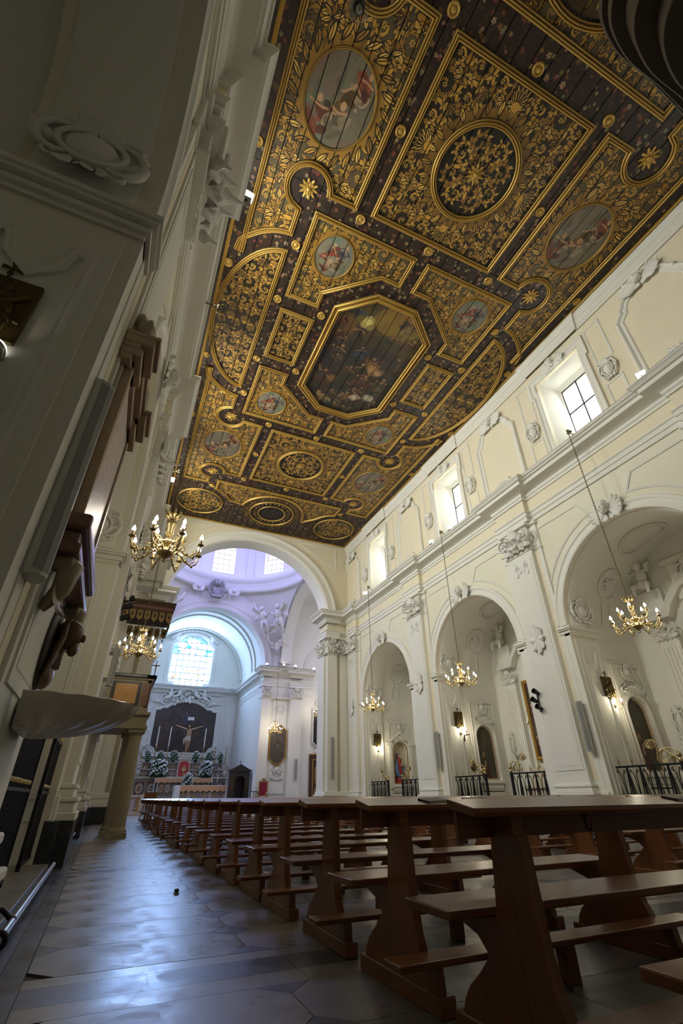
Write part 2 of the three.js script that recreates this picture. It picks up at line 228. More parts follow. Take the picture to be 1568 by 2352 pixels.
const ORN = { cartouche: cartouche(1, 1), cherub: cherub(1.2, 0.8), crest: shellCrest(1.3, 0.8), rosette: rosette(0.4), flower: ovalFlower(0.6, 1.0), capital: capitalOrn(1.2, 0.95), plume: scrollPlume(0.3, 0.7) };
function orn(parent, kind, p, size = [1, 1, 1], turn = 0, roll = 0, name = 'stucco_ornament', mat = M.stucco) {
  const m = shadowed(new THREE.Mesh(ORN[kind], mat)); m.name = name; m.position.set(...p); m.scale.set(...size); m.rotation.order = 'YXZ'; m.rotation.y = turn; m.rotation.z = roll; parent.add(m); return m;
}
// ---------------------------------------------------------------- floor: long octagonal slabs, dark lozenges, dark cross bands
const floor = struct('floor', 'polished grey marble floor with dark lozenges and bands');
put(floor, 'bed', box(-9, 20.5, -0.3, -0.012, -50, 9), mortar);
{
  const cw = 1.35, rh = 0.66, cut = 0.16, x0 = -0.19, near = [], rest = {}, restDark = [];
  const flat = (pts, h = 0.012) => extrude(pts, null, h - 0.002, 0.0018).rotateX(-Math.PI / 2).translate(0, -h + 0.001, 0);
  const slabG = flat([[-cw / 2 + cut, -rh / 2], [cw / 2 - cut, -rh / 2], [cw / 2, -rh / 2 + cut], [cw / 2, rh / 2 - cut], [cw / 2 - cut, rh / 2], [-cw / 2 + cut, rh / 2], [-cw / 2, rh / 2 - cut], [-cw / 2, -rh / 2 + cut]].map(([a, b]) => [a * 0.997, b * 0.995]));
  const lozG = flat([[-cut, 0], [0, -cut], [cut, 0], [0, cut]].map(([a, b]) => [a * 0.985, b * 0.985]));
  const halfG = (s) => flat([[-cut, 0], [cut, 0], [0, s * cut]].sort((p, q) => 0).map(([a, b]) => [a * 0.985, b]));
  const halfUp = flat([[-cut, 0], [cut, 0], [0, cut]]), halfDn = flat([[cut, 0], [-cut, 0], [0, -cut]]), sideG = flat([[0, -cut], [cut, 0], [0, cut]]);
  let nSlab = 0, nLoz = 0;
  const add = (g, mat, x, z, name, isSlab) => {
    const close = z > -12 && x < 8 && (isSlab ? nSlab < 290 : nLoz < 290);
    if (close) { isSlab ? nSlab++ : nLoz++; const m = shadowed(new THREE.Mesh(g, mat)); m.name = name; m.position.set(x, 0, z); floor.add(m); }
    else { const k = mat.uuid; (rest[k] ??= { mat, l: [] }).l.push(clean(g).clone().translate(x, 0, z)); }
  };
  let z = 1.7;                                               // far edge of the field that starts by the door
  for (let f = 0; f < 8; f++) {
    const zf = 1.18 - f * 5.32, rows = 7;                    // near edge of this field
    for (let r = 0; r < rows; r++) for (let c = 0; c < 9; c++) { const zz = zf - rh * (r + 0.5); if (zz < -36.6) continue; add(slabG, slabMats[(rnd() * 4) | 0], x0 + cw * (c + 0.5), zz, 'slab', true); }
    for (let r = 0; r <= rows; r++) for (let c = 0; c <= 9; c++) {
      const zz = zf - rh * r, xx = x0 + cw * c; if (zz < -36.4) continue;
      if (c === 0) { if (r > 0 && r < rows) add(sideG, darkSlab, xx, zz, 'lozenge', false); continue; }
      if (c === 9) continue;
      add(r === 0 ? halfUp : r === rows ? halfDn : lozG, darkSlab, xx, zz, 'lozenge', false);
    }
    const ze = zf - rh * rows;                               // pale strip, dark band, pale strip
    if (ze < -36) break;
    for (let k = 0; k < 8; k++) { const a = x0 + 1.52 * k, b = a + 1.517; add(box(a, b, -0.012, 0, ze - 0.22, ze - 0.003), slabMats[k % 4], 0, 0, 'strip', true); add(box(a, b, -0.012, 0, ze - 0.525, ze - 0.223), darkSlab, 0, 0, 'band', false); add(box(a, b, -0.012, 0, ze - 0.697, ze - 0.528), slabMats[(k + 2) % 4], 0, 0, 'strip', true); }
  }
  for (let k = 0; k < 26; k++) { const a = 2 - k * 1.5; add(box(-0.33, -0.193, -0.012, 0, a - 1.497, a), darkSlab, 0, 0, 'band', false); add(box(-0.6, -0.333, -0.012, 0, a - 1.497, a), darkSlab, 0, 0, 'band', false); }
  for (const k in rest) { const m = put(floor, 'far_slabs', rest[k].l, rest[k].mat); m.userData.kind = 'stuff'; }
  // chapel floors and transepts
  put(floor, 'chapel_floor', [box(11.97, 15.2, -0.012, 0, -25, 2.5), box(-9, -0.6, -0.012, 0, -25, 3), box(-9, 20, -0.012, -0.001, -50, -36.7), box(-9, -0.62, -0.012, -0.001, -36.7, -25), box(12, 20, -0.012, -0.001, -36.7, -25), box(-2, 13, -0.012, 0, 1.9, 8)], slabMats[1]);
}

// ---------------------------------------------------------------- nave walls (drawn for the right-hand side, mirrored for the left)
const CORNICE = [[-0.07, -0.62], [0.05, -0.62], [0.05, -0.55], [0.1, -0.5], [0.1, -0.42], [0.2, -0.36], [0.3, -0.34], [0.44, -0.3], [0.44, -0.17], [0.5, -0.15], [0.56, -0.06], [0.6, -0.04], [0.6, 0], [-0.07, 0]];
const ARCHITRAVE = [[-0.07, -0.36], [0.03, -0.36], [0.03, -0.2], [0.06, -0.2], [0.06, -0.06], [0.1, -0.03], [0.1, 0], [-0.07, 0]];
const FRAME = [[0, 0], [0.0, 0.025], [0.025, 0.035], [0.05, 0.02], [0.075, 0.02], [0.1, 0.05], [0.13, 0.05], [0.13, 0]];
const thin = [[0, 0], [0, 0.02], [0.02, 0.03], [0.04, 0.02], [0.05, 0.03], [0.07, 0.03], [0.07, 0]];
const wallPath = (pts, e = 0) => pts.map(([s, y]) => V(e, y, -s));      // in the wall's own plane
const IN = [-1, 0, 0];
const rectP = (s0, s1, y0, y1) => [[s0, y0], [s1, y0], [s1, y1], [s0, y1]];
// the path a horizontal moulding takes along the wall, stepping forward at every pilaster
function ledgePath(y, d0, d1, step, half) { const p = []; p.push(V(-d0, y, 6)); for (const c of PIER) { if (c - half > -6 && c + half < 25.2) p.push(V(-d0, y, -(c - half)), V(-d0 - step, y, -(c - half)), V(-d0 - step, y, -(c + half)), V(-d0, y, -(c + half))); } p.push(V(-d0, y, ZX)); return p; }
const keyFrame = (c, w, y0, y1) => [[c - w, y0], [c + w, y0], [c + w, y1 - 0.95], [c + w + 0.02, y1 - 0.9], [c + w - 0.1, y1 - 0.72], [c + w - 0.22, y1 - 0.62], [c + w - 0.2, y1 - 0.52], ...arcPts(c, y1 - 0.55, w - 0.28, 0.55, 12, 168, 12), [c - w + 0.2, y1 - 0.52], [c - w + 0.22, y1 - 0.62], [c - w + 0.1, y1 - 0.72], [c - w - 0.02, y1 - 0.9], [c - w, y1 - 0.95]];
function naveWall(side) {
  const W = struct('wall_' + side, side === 'right' ? 'cream and white stucco nave wall with chapel arches' : 'cream and white stucco nave wall with memorial pier');
  W.position.x = side === 'right' ? XR : XL; if (side === 'left') W.scale.x = -1;
  const rich = side === 'right';
  const s0 = -6.5, s1 = 25.2;
  // lower wall with its arches
  put(W, 'masonry', toWall(extrude([[s0, 0], ...ARCH.flatMap((c) => archOutline(c, AW, 0, SPRING).slice(0, 1).concat(archOutline(c, AW, 0, SPRING).slice(2).reverse(), [[c + AW, 0]])), [s1, 0], [s1, 10.5], [s0, 10.5]], null, 1.05)), M.pale);
  for (const c of ARCH) {
    put(W, 'archivolt', sweep([[0, 0], [0, 0.07], [0.04, 0.09], [0.09, 0.06], [0.22, 0.06], [0.26, 0.1], [0.33, 0.1], [0.36, 0.06], [0.36, 0]], wallPath(arcPts(c, SPRING, AW, AW, 0, 180, 30)), IN), M.white);
    put(W, 'soffit_band', [sweep([[0.0, 0.12], [0.02, 0.12], [0.04, 0.16], [0.04, 0.9], [0.02, 0.94], [0, 0.94]].map(([a, b]) => [-a, -b]), wallPath(arcPts(c, SPRING, AW, AW, 0, 180, 30)), IN)], M.white);
    for (const sg of [-1, 1]) {
      const js = c + sg * AW;
      put(W, 'jamb_strip', [toWall(box(Math.min(js, js + sg * 0.34), Math.max(js, js + sg * 0.34), 0.62, SPRING - 0.1, -0.06, 0.0).clone()), toWall(box(Math.min(js, js - sg * 0.04), Math.max(js, js - sg * 0.04), 0.62, SPRING - 0.42, 0.06, 0.98)), toWall(box(Math.min(js, js - sg * 0.02), Math.max(js, js - sg * 0.02), 0, 0.62, 0, 1.05))], M.white);
      put(W, 'impost', [[0, 0.06, 0.03], [0.06, 0.12, 0.07], [0.12, 0.16, 0.05], [0.16, 0.2, 0.11], [0.2, 0.26, 0.14]].map(([a, b, d]) => toWall(box(Math.min(js - sg * d, js + sg * 0.34), Math.max(js - sg * d, js + sg * 0.34), SPRING - 0.32 + a, SPRING - 0.32 + b, -d - 0.03, 1.05 + 0.1))), M.white);
      if (sg > 0) {                                          // moulded panels on the jamb that faces the door, seen from the nave
        const P = (pts) => pts.map(([e, y]) => V(e, y, -(js - 0.04)));
        put(W, 'jamb_panel', [sweep(thin.map(([a, b]) => [a * 1.1, b]), P([[0.17, 0.9], [0.86, 0.9], [0.86, 4.45], [0.7, 4.45], [0.64, 4.2], [0.52, 4.08], [0.4, 4.2], [0.34, 4.45], [0.17, 4.45]]), [0, 0, 1], true)], M.white);
        orn(W, 'cartouche', [0.52, SPRING + 0.42, -(js - 0.16)], [0.95, 0.75, 0.8], 0, 0);
      }
    }
    orn(W, 'cherub', [-0.12, SPRING + AW + 0.3, -c], [1.05, 1.15, 1.1], -Math.PI / 2, 0, 'cherub_head');
    // spandrel panels either side of the arch
    for (const sg of [-1, 1]) {
      const edge = c + sg * (AW + 0.18), top = 8.72, arc = []; for (let i = 0; i <= 10; i++) { const a = (8 + i * 7) * R; arc.push([c + sg * (AW + 0.55) * Math.cos(a), SPRING + (AW + 0.55) * Math.sin(a)]); }
      const pts = [...arc.filter(([, y]) => y < top - 0.1), [c + sg * 0.95, top], [edge + sg * 0.02 + sg * 0.1, top]];
      put(W, 'spandrel_frame', sweep(thin, wallPath(sg > 0 ? pts : pts.slice().reverse()), IN, true), M.white);
    }
  }
  // pilasters on the piers
  for (const c of PIER) {
    const full = c < 24, flatPier = !rich && c > 3 && c < 4, pd = flatPier ? 0.1 : 0.22, yb = flatPier ? 0.2 : 0.6;
    const pil = put(W, 'pilaster', [toWall(box(c - 0.86, c + (full ? 0.86 : 0.8), yb, 9.0, -0.07, 0)), toWall(box(c - 0.56, c + 0.56, yb, 9.0, -pd, -0.07)), toWall(box(c - 0.47, c + 0.47, 1.45, 7.75, -pd - 0.015, -pd))], M.white);
    put(pil, 'pilaster_field', [toWall(box(c - 0.40, c + 0.40, 1.55, 7.65, -pd - 0.019, -pd - 0.015))], M.white);
    put(W, 'cream_margin', [toWall(box(c - 0.71, c - 0.565, 1.2, 8.0, -0.074, -0.07)), toWall(box(c + 0.565, c + 0.71, 1.2, 8.0, -0.074, -0.07))], M.cream);
    put(W, 'pilaster_base', [[0.6, 0.72, 0.18], [0.72, 0.86, 0.13], [0.86, 0.93, 0.16], [0.93, 1.05, 0.07], [1.05, 1.12, 0.09]].map(([a, b, d]) => toWall(box(c - 0.56 - d, c + 0.56 + d, a - 0.6 + yb, b - 0.6 + yb, -pd - d, 0, 0.02))).concat([toWall(box(c - 0.95, c + 0.9, yb, yb + 0.35, -0.12, 0, 0.02))]), M.white);
    put(W, 'plinth', [toWall(box(c - 0.72, c + 0.72, 0, yb, -pd - 0.18, 0, 0.01)), toWall(box(c - 1.02, c + 1.02, 0, yb, -0.2, 0, 0.01))], M.plinth);
    put(W, 'capital', [toWall(box(c - 0.62, c + 0.62, 7.98, 8.06, -0.26, 0, 0.02)), toWall(box(c - 0.68, c + 0.68, 8.9, 9.02, -0.34, 0, 0.02)), toWall(box(c - 0.52, c + 0.52, 8.06, 8.9, -0.2, 0)), toWall(box(c - 0.92, c + 0.9, 8.885, 9.01, -0.14, -0.005, 0.02)), toWall(box(c - 0.9, c + 0.88, 7.965, 8.03, -0.1, -0.005, 0.02))], M.white);
    orn(W, 'capital', [-0.24, 8.03, -c], [1.15, 0.98, 1.5], -Math.PI / 2, 0, 'capital_foliage');
    if (c > 3 && !flatPier) orn(W, 'flower', [-0.245, 5.05, -c], [0.95, 0.95, 1], -Math.PI / 2, 0, 'oval_flower');
    orn(W, 'plume', [-0.24, 7.4, -c + 0.18], [0.8, 0.75, 0.6], -Math.PI / 2, 0); orn(W, 'plume', [-0.24, 7.4, -c - 0.18], [-0.8, 0.75, 0.6], -Math.PI / 2, 0);
  }
  // entablature
  const ent = (prof, y, d, step, half, name, mat) => put(W, name, sweep(prof, ledgePath(y, d, 0, step, half), [0, 1, 0]), mat);
  ent(ARCHITRAVE, 9.38, 0.02, 0.2, 0.72, 'architrave', M.white);
  put(W, 'frieze', [toWall(box(s0, s1, 9.36, 9.9, -0.03, 0)), ...PIER.map((c) => toWall(box(c - 0.72, c + 0.72, 9.3, 9.95, -0.22, 0)))], M.cream);
  ent(CORNICE, 10.5, 0.02, 0.2, 0.72, 'cornice', M.white);
  put(W, 'cornice_top', [toWall(box(s0, s1, 10.42, 10.495, -0.6, 0.02))], M.white);
  put(W, 'ledge_cable', [tube(ledgePath(10.515, 0.6, 0, 0.2, 0.72), 0.014, 5)], M.black);
  // clerestory
  const wins = ARCH, ops = wins.map((c) => rectP(c - 0.92, c + 0.92, 10.86, 14.05));
  put(W, 'clerestory', toWall(extrude(rectP(s0, s1, 10.5, 15.4), ops, 0.12)).translate(0.0, 0, 0), M.cream);
  wins.forEach((c, i) => {
    const o = [[c - 0.92, 10.86], [c + 0.92, 10.86], [c + 0.92, 14.05], [c - 0.92, 14.05]], q = [[c - 0.64, 11.5], [c + 0.64, 11.5], [c + 0.64, 13.75], [c - 0.64, 13.75]], pos = [];
    for (let k = 0; k < 4; k++) { const a = o[k], b = o[(k + 1) % 4], d = q[(k + 1) % 4], e = q[k]; const A = [0.12, a[1], -a[0]], B = [0.12, b[1], -b[0]], D = [0.78, d[1], -d[0]], E = [0.78, e[1], -e[0]]; pos.push(...A, ...B, ...D, ...A, ...D, ...E); }
    const g = new THREE.BufferGeometry(); g.setAttribute('position', new THREE.Float32BufferAttribute(pos, 3)); g.computeVertexNormals();
    put(W, 'window_splay', [uvm(g), toWall(extrude(rectP(c - 1.3, c + 1.3, 10.6, 14.4), [rectP(c - 0.64, c + 0.64, 11.5, 13.75)], 0.2)).translate(0.78, 0, 0)], M.white);
    put(W, 'window_surround', [sweep([[0, 0], [0, 0.05], [0.06, 0.07], [0.1, 0.05], [0.16, 0.05], [0.2, 0.1], [0.26, 0.1], [0.26, 0]], wallPath([[c - 0.92, 10.5], [c - 0.92, 13.7], [c - 1.0, 13.7], [c - 1.0, 14.08], [c - 0.6, 14.08], [c + 0.6, 14.08], [c + 1.0, 14.08], [c + 1.0, 13.7], [c + 0.92, 13.7], [c + 0.92, 10.5]].reverse()), IN)], M.white);
    orn(W, 'cherub', [-0.13, 14.22, -c], [0.95, 0.9, 1.0], -Math.PI / 2, 0, 'cherub_head');
    for (const sg of [-1, 1]) { orn(W, 'cartouche', [-0.06, 12.25, -c - sg * 1.62], [0.62, 0.82, 0.9], -Math.PI / 2, 0); put(W, 'side_panel', [sweep(thin, wallPath(rectP(c + sg * 1.62 - 0.24, c + sg * 1.62 + 0.24, 10.6, 11.75)), IN, true), sweep(thin, wallPath(rectP(c + sg * 1.62 - 0.24, c + sg * 1.62 + 0.24, 12.75, 14.35)), IN, true)], M.white); }
  });
  for (const c of PIER) {
    const k = keyFrame(c, 1.12, 10.5, 14.3);
    put(W, 'blind_niche_frame', [sweep([[0, 0], [0, 0.1], [0.05, 0.13], [0.09, 0.1], [0.11, 0.06], [0.19, 0.06], [0.22, 0.03], [0.22, 0]].map(([a, b]) => [-a, b]), wallPath(k), IN, true)], M.white);
    put(W, 'blind_niche_field', toWall(extrude(k.map(([a, b]) => [c + (a - c) * 0.98, b]), null, 0.012)).translate(-0.014, 0, 0), M.cream);
    orn(W, 'cherub', [-0.12, 14.28, -c], [1.25, 0.95, 0.9], -Math.PI / 2, 0, 'cherub_head');
    orn(W, 'crest', [-0.06, 10.62, -c], [0.85, 1.0, 0.9], -Math.PI / 2, 0, 'shell_crest');
  }
  // crown moulding below the ceiling, stepping forward over the windows and niches
  const crown = [V(-0.02, 15.29, 6)]; for (const c of ARCH) crown.push(V(-0.02, 15.29, -(c - 1.2)), V(-0.1, 15.29, -(c - 1.2)), V(-0.1, 15.29, -(c + 1.2)), V(-0.02, 15.29, -(c + 1.2))); crown.push(V(-0.02, 15.29, ZX));
  put(W, 'crown_moulding', sweep([[0, -0.6], [0.03, -0.6], [0.03, -0.5], [0.08, -0.44], [0.08, -0.3], [0.13, -0.26], [0.16, -0.12], [0.2, -0.08], [0.2, 0], [0, 0]], crown, [0, 1, 0]), M.white);
  // side chapels behind the arches
  for (const c of ARCH) {
    const hw = 2.62, e0 = 1.05, e1 = 3.1;
    const nicheAt = (cx) => archOutline(cx, 0.46, 1.4, 2.9, 16, 0.46);
    const wallZ = (sg, hole) => { const g = extrude([[e0, 0], [e1 + 0.3, 0], [e1 + 0.3, SPRING + 0.3], [e0, SPRING + 0.3]], hole ? [nicheAt(2.13)] : null, 0.25); return g.translate(0, 0, sg > 0 ? -(c + hw) - 0.25 : -(c - hw)); };
    put(W, 'chapel_side', [wallZ(1, rich), wallZ(-1, false)], M.white);
    put(W, 'chapel_back', [toWall(box(c - hw - 0.2, c + hw + 0.2, 0, 9, e1, e1 + 0.3))], M.white);
    // vault: half barrel running into the wall
    const vault = []; const N = 20; for (let i = 0; i < N; i++) { const a = i / N * Math.PI, b = (i + 1) / N * Math.PI, P = (t, e) => [e, SPRING + hw * Math.sin(t), -(c + hw * Math.cos(t))]; vault.push(...P(a, e0), ...P(b, e0), ...P(b, e1), ...P(a, e0), ...P(b, e1), ...P(a, e1)); const Q = (t, e) => [e, SPRING + (hw + 0.2) * Math.sin(t), -(c + (hw + 0.2) * Math.cos(t))]; vault.push(...Q(a, e0), ...Q(b, e1), ...Q(b, e0), ...Q(a, e0), ...Q(a, e1), ...Q(b, e1)); }
    const vg = new THREE.BufferGeometry(); vg.setAttribute('position', new THREE.Float32BufferAttribute(vault, 3)); vg.computeVertexNormals();
    put(W, 'chapel_vault', uvm(toCreasedNormals(vg, 0.5)), M.white);
    put(W, 'chapel_lid', toWall(box(c - hw - 0.3, c + hw + 0.3, 8.3, 8.5, 1.0, e1 + 0.3)), M.cream);
    if (!rich) continue;
    const zf = -(c + hw);                                    // chapel wall seen through the arch
    put(W, 'chapel_cornice', [sweep([[0, -0.2], [0.04, -0.2], [0.06, -0.1], [0.12, -0.06], [0.14, 0], [0, 0]], [V(e0, SPRING, zf), V(e1, SPRING, zf), V(e1, SPRING, -(c - hw))], [0, 1, 0]), sweep([[0, -0.12], [0.03, -0.12], [0.06, 0], [0, 0]], [V(e0, SPRING - 0.5, zf), V(e1, SPRING - 0.5, zf), V(e1, SPRING - 0.5, -(c - hw))], [0, 1, 0])], M.white);
    const F = (pts) => pts.map(([e, y]) => V(e, y, zf));
    put(W, 'chapel_panel', [sweep(FRAME, F([[1.42, 0.9], [2.86, 0.9], [2.86, 4.35], [1.42, 4.35]]), [0, 0, 1], true), sweep([[0, 0], [0, 0.06], [0.05, 0.08], [0.1, 0.05], [0.14, 0.05], [0.14, 0]].map(([a, b]) => [-a, b]), F(nicheAt(2.13).slice(1).concat([nicheAt(2.13)[0]])), [0, 0, 1], false)], M.white);
    put(W, 'niche_sill', [box(1.55, 2.7, 1.27, 1.4, zf - 0.02, zf + 0.14, 0.02), box(1.62, 2.63, 1.1, 1.27, zf - 0.02, zf + 0.08, 0.02), box(1.5, 2.75, 0, 0.3, zf, zf + 0.1), box(1.6, 2.65, 0.3, 1.1, zf, zf + 0.05)], M.white);
    orn(W, 'cartouche', [2.13, 4.05, zf + 0.05], [0.55, 0.5, 0.6], 0); orn(W, 'crest', [2.13, 3.42, zf + 0.04], [0.9, 0.42, 0.6], 0, 0, 'shell_crest');
    // vault medallion with ribbon bands
    const vz = (t, e, lift = 0) => V(e, SPRING + (hw - lift) * Math.sin(t), -(c + (hw - lift) * Math.cos(t)));
    const med = arcPts(2.0, 0.62, 0.42, 0.2, 0, 360, 24).map(([e, t]) => vz(t, e, 0.03)); put(W, 'vault_medallion', [tube(med, 0.045, 5), tube([vz(0.08, 1.78, 0.02), vz(0.42, 1.85, 0.02)], 0.035, 5), tube([vz(0.08, 2.22, 0.02), vz(0.42, 2.15, 0.02)], 0.035, 5), tube(arcPts(2.05, 1.35, 0.55, 0.3, 0, 360, 24).map(([e, t]) => vz(t, e, 0.03)), 0.05, 5), tube(arcPts(2.05, 1.35, 0.46, 0.25, 0, 360, 24).map(([e, t]) => vz(t, e, 0.02)), 0.03, 5)], M.white);
    const ro = orn(W, 'rosette', vz(0.62, 2.0, 0.03).toArray(), [0.7, 0.7, 0.6], 0, 0, 'rosette'); ro.rotation.x = 0.62;
  }
  return W;
}
const wallRight = naveWall('right'), wallLeft = naveWall('left');
// ---------------------------------------------------------------- painted plank ceiling with gilt frames; u across the nave, v along it from the octagon's middle
M.frameWood = std({ color: new THREE.Color().setRGB(0.06, 0.038, 0.012), roughness: 0.6 });
const ceiling = struct('ceiling', 'dark painted plank ceiling with gilt framed panels');
const U0 = 5.75, V0 = 10.72, CU = 5.85;
const mirrorU = (p) => p.map(([u, v]) => [-u, v]), mirrorV = (p) => p.map(([u, v]) => [u, -v]);
const octo = (k = 0) => { const a = 1.97 - k, b = 0.77 - k * 0.45, c = 2.93 - k, d = 1.94 - k * 0.45; return [[-a, -d], [-b, -c], [b, -c], [a, -d], [a, d], [b, c], [-b, c], [-a, d]]; };
const Lp = [[-3.64, -4.47], [-0.18, -4.47], [-0.18, -3.36], [-0.9, -3.36], [-2.42, -2.15], [-2.42, -1.58], [-3.64, -1.58]];
const smallR = [[-3.63, -1.12], [-2.37, -1.12], [-2.37, 1.12], [-3.63, 1.12]];
const lens = [[-4.0, -3.07], ...arcPts(-4.0, 0, 1.8, 3.07, 270, 90, 30).slice(1, -1), [-4.0, 3.07]];
const P1 = [[-2.13, -9.18], [2.17, -9.18], [2.17, -4.95], [-2.13, -4.95]];
const keyArc = (v, s) => arcPts(-4.02, v, 0.52, 0.52 * s, 0, -235, 18);
const sideHalf = [[-2.54, -7.07], [-2.54, -4.92], ...keyArc(-4.9, 1), [-4.02, -4.36], [-4.02, -3.5], ...arcPts(-4.0, 0, 1.8 + 0.42, 3.07 + 0.42, 270, 232, 10).slice(1).filter(([u]) => u > -5.4), [-5.42, -2.45], [-5.42, -7.07]];
const flipV = (p, m) => p.map(([u, v]) => [u, 2 * m - v]).reverse();
const sideA = [...sideHalf.slice(0, -1), [-5.42, -2.45], [-5.42, -10.35], ...[[-4.02, -10.35], [-4.02, -9.75]], ...keyArc(-4.9, 1).map(([u, v]) => [u, -14.14 - v]).reverse(), [-2.54, -9.22]];
const rowEnd = [[-3.62, 9.9], [3.62, 9.9], [3.62, 10.85], ...arcPts(4.15, 12.4, 1.62, 1.62, 250, 205, 6), ...arcPts(0, 12.15, 1.95, 1.95, 10, 10, 1).slice(0, 1), ...arcPts(0, 12.15, 1.78, 1.78, -8, -172, 22), ...arcPts(-4.15, 12.4, 1.62, 1.62, -25, -70, 6), [-3.62, 10.85]];
// which ground colour fills which panel
const panels = [];
const addP = (pts, kind) => panels.push({ pts, kind });
for (const fu of [(p) => p, mirrorU]) { for (const fv of [(p) => p, mirrorV]) { addP(fv(fu(Lp)), 'slate'); addP(fv(fu(sideA)), 'slate'); } addP(fu(smallR), 'dark'); addP(fu(lens), 'dark'); }
for (const fv of [(p) => p, mirrorV]) { addP(fv(P1), 'dark'); addP(fv(rowEnd), 'slate'); }
addP(octo(0), 'picture');

// ---- brushwork
const GOLD = ['#bb8e36', '#9c7228', '#d3aa50', '#7e581e'];
function scroll(g, x, y, r, a0, dir, col, dark) {             // one acanthus spiral with leaves along its back and a flower in its eye
  const n = 34, P = []; for (let i = 0; i <= n; i++) { const t = i / n, q = r * (1 - 0.78 * t), a = a0 + dir * t * 8.2; P.push([x + q * Math.cos(a), y + q * Math.sin(a), a, t]); }
  for (const [w, c] of [[r * 0.38, dark], [r * 0.28, col]]) { g.strokeStyle = c; g.lineCap = 'round'; for (let i = 0; i < n; i++) { g.lineWidth = w * (1 - 0.6 * P[i][3]); g.beginPath(); g.moveTo(P[i][0], P[i][1]); g.lineTo(P[i + 1][0], P[i + 1][1]); g.stroke(); } }
  for (let i = 2; i < n - 6; i += 3) { const [px, py, a, t] = P[i], s = r * 0.74 * (1 - 0.6 * t); petal(g, px, py, a + dir * 0.9, s, s * 0.5, i % 2 ? col : GOLD[2], dark); petal(g, px, py, a + Math.PI + dir * 0.7, s * 0.55, s * 0.34, col, dark); }
  for (let k = 0; k < 6; k++) petal(g, x, y, a0 + k * 1.047, r * 0.2, r * 0.12, GOLD[2], dark);
}
function petal(g, x, y, a, l, w, col, dark) {
  const c = Math.cos(a), s = Math.sin(a), ex = x + c * l, ey = y + s * l; g.beginPath(); g.moveTo(x, y); g.quadraticCurveTo(x + c * l * 0.5 - s * w, y + s * l * 0.5 + c * w, ex - s * w * 0.3, ey + c * w * 0.3); g.quadraticCurveTo(x + c * l * 0.6 + s * w * 0.7, y + s * l * 0.6 - c * w * 0.7, x, y); g.fillStyle = col; g.fill(); g.lineWidth = Math.max(1, l * 0.06); g.strokeStyle = dark; g.stroke();
  g.beginPath(); g.moveTo(x, y); g.quadraticCurveTo(x + c * l * 0.5 - s * w * 0.25, y + s * l * 0.5 + c * w * 0.25, ex, ey); g.lineWidth = Math.max(0.8, l * 0.045); g.stroke();
}
function shellMotif(g, x, y, r, a, col, dark) { for (let k = -4; k <= 4; k++) petal(g, x, y, a + k * 0.3, r * (1 - 0.03 * k * k), r * 0.24, k % 2 ? col : GOLD[2], dark); g.fillStyle = col; g.beginPath(); g.arc(x, y, r * 0.2, 0, 7); g.fill(); }
function flower(g, x, y, r, col) { g.fillStyle = col; for (let k = 0; k < 5; k++) { const a = k * 1.257 + x; g.beginPath(); g.ellipse(x + Math.cos(a) * r * 0.55, y + Math.sin(a) * r * 0.55, r * 0.5, r * 0.32, a, 0, 7); g.fill(); } g.fillStyle = '#6e5020'; g.beginPath(); g.arc(x, y, r * 0.28, 0, 7); g.fill(); }
function figures(g, x, y, rx, ry, n, sky) {                   // an oval picture: loose draped figures on clouds
  g.save(); g.beginPath(); g.ellipse(x, y, rx, ry, 0, 0, 7); g.clip(); g.fillStyle = sky; g.fillRect(x - rx, y - ry, 2 * rx, 2 * ry);
  for (let i = 0; i < 26; i++) { g.fillStyle = css(rr(80, 132), rr(76, 120), rr(66, 100), 0.4); g.beginPath(); g.ellipse(x + rr(-rx, rx), y + rr(-ry, ry), rr(0.1, 0.45) * rx, rr(0.08, 0.25) * ry, rnd() * 3, 0, 7); g.fill(); }
  for (let i = 0; i < n; i++) { const fx = x + rr(-0.55, 0.55) * rx, fy = y + rr(-0.5, 0.5) * ry, s = rx * rr(0.3, 0.46), rob = [[110, 52, 34], [104, 76, 34], [70, 72, 82], [136, 120, 96], [58, 46, 34]][(rnd() * 5) | 0];
    for (let k = 0; k < 7; k++) { const q = rr(0.6, 1.25); g.fillStyle = css(rob[0] * q, rob[1] * q, rob[2] * q, 0.85); g.beginPath(); g.ellipse(fx + rr(-0.7, 0.7) * s, fy + rr(-0.9, 0.9) * s, s * rr(0.3, 0.6), s * rr(0.16, 0.34), rr(-1.2, 1.2), 0, 7); g.fill(); }
    g.fillStyle = css(176, 138, 100); g.beginPath(); g.ellipse(fx + rr(-0.2, 0.2) * s, fy - s * 1.05, s * 0.2, s * 0.25, 0, 0, 7); g.fill(); g.lineWidth = s * 0.15; g.lineCap = 'round'; g.strokeStyle = css(166, 128, 92); for (const d of [-1, 1]) { g.beginPath(); g.moveTo(fx, fy - s * 0.6); g.lineTo(fx + d * s * rr(0.4, 0.9), fy - s * rr(-0.3, 0.8)); g.stroke(); } }
  g.restore();
}
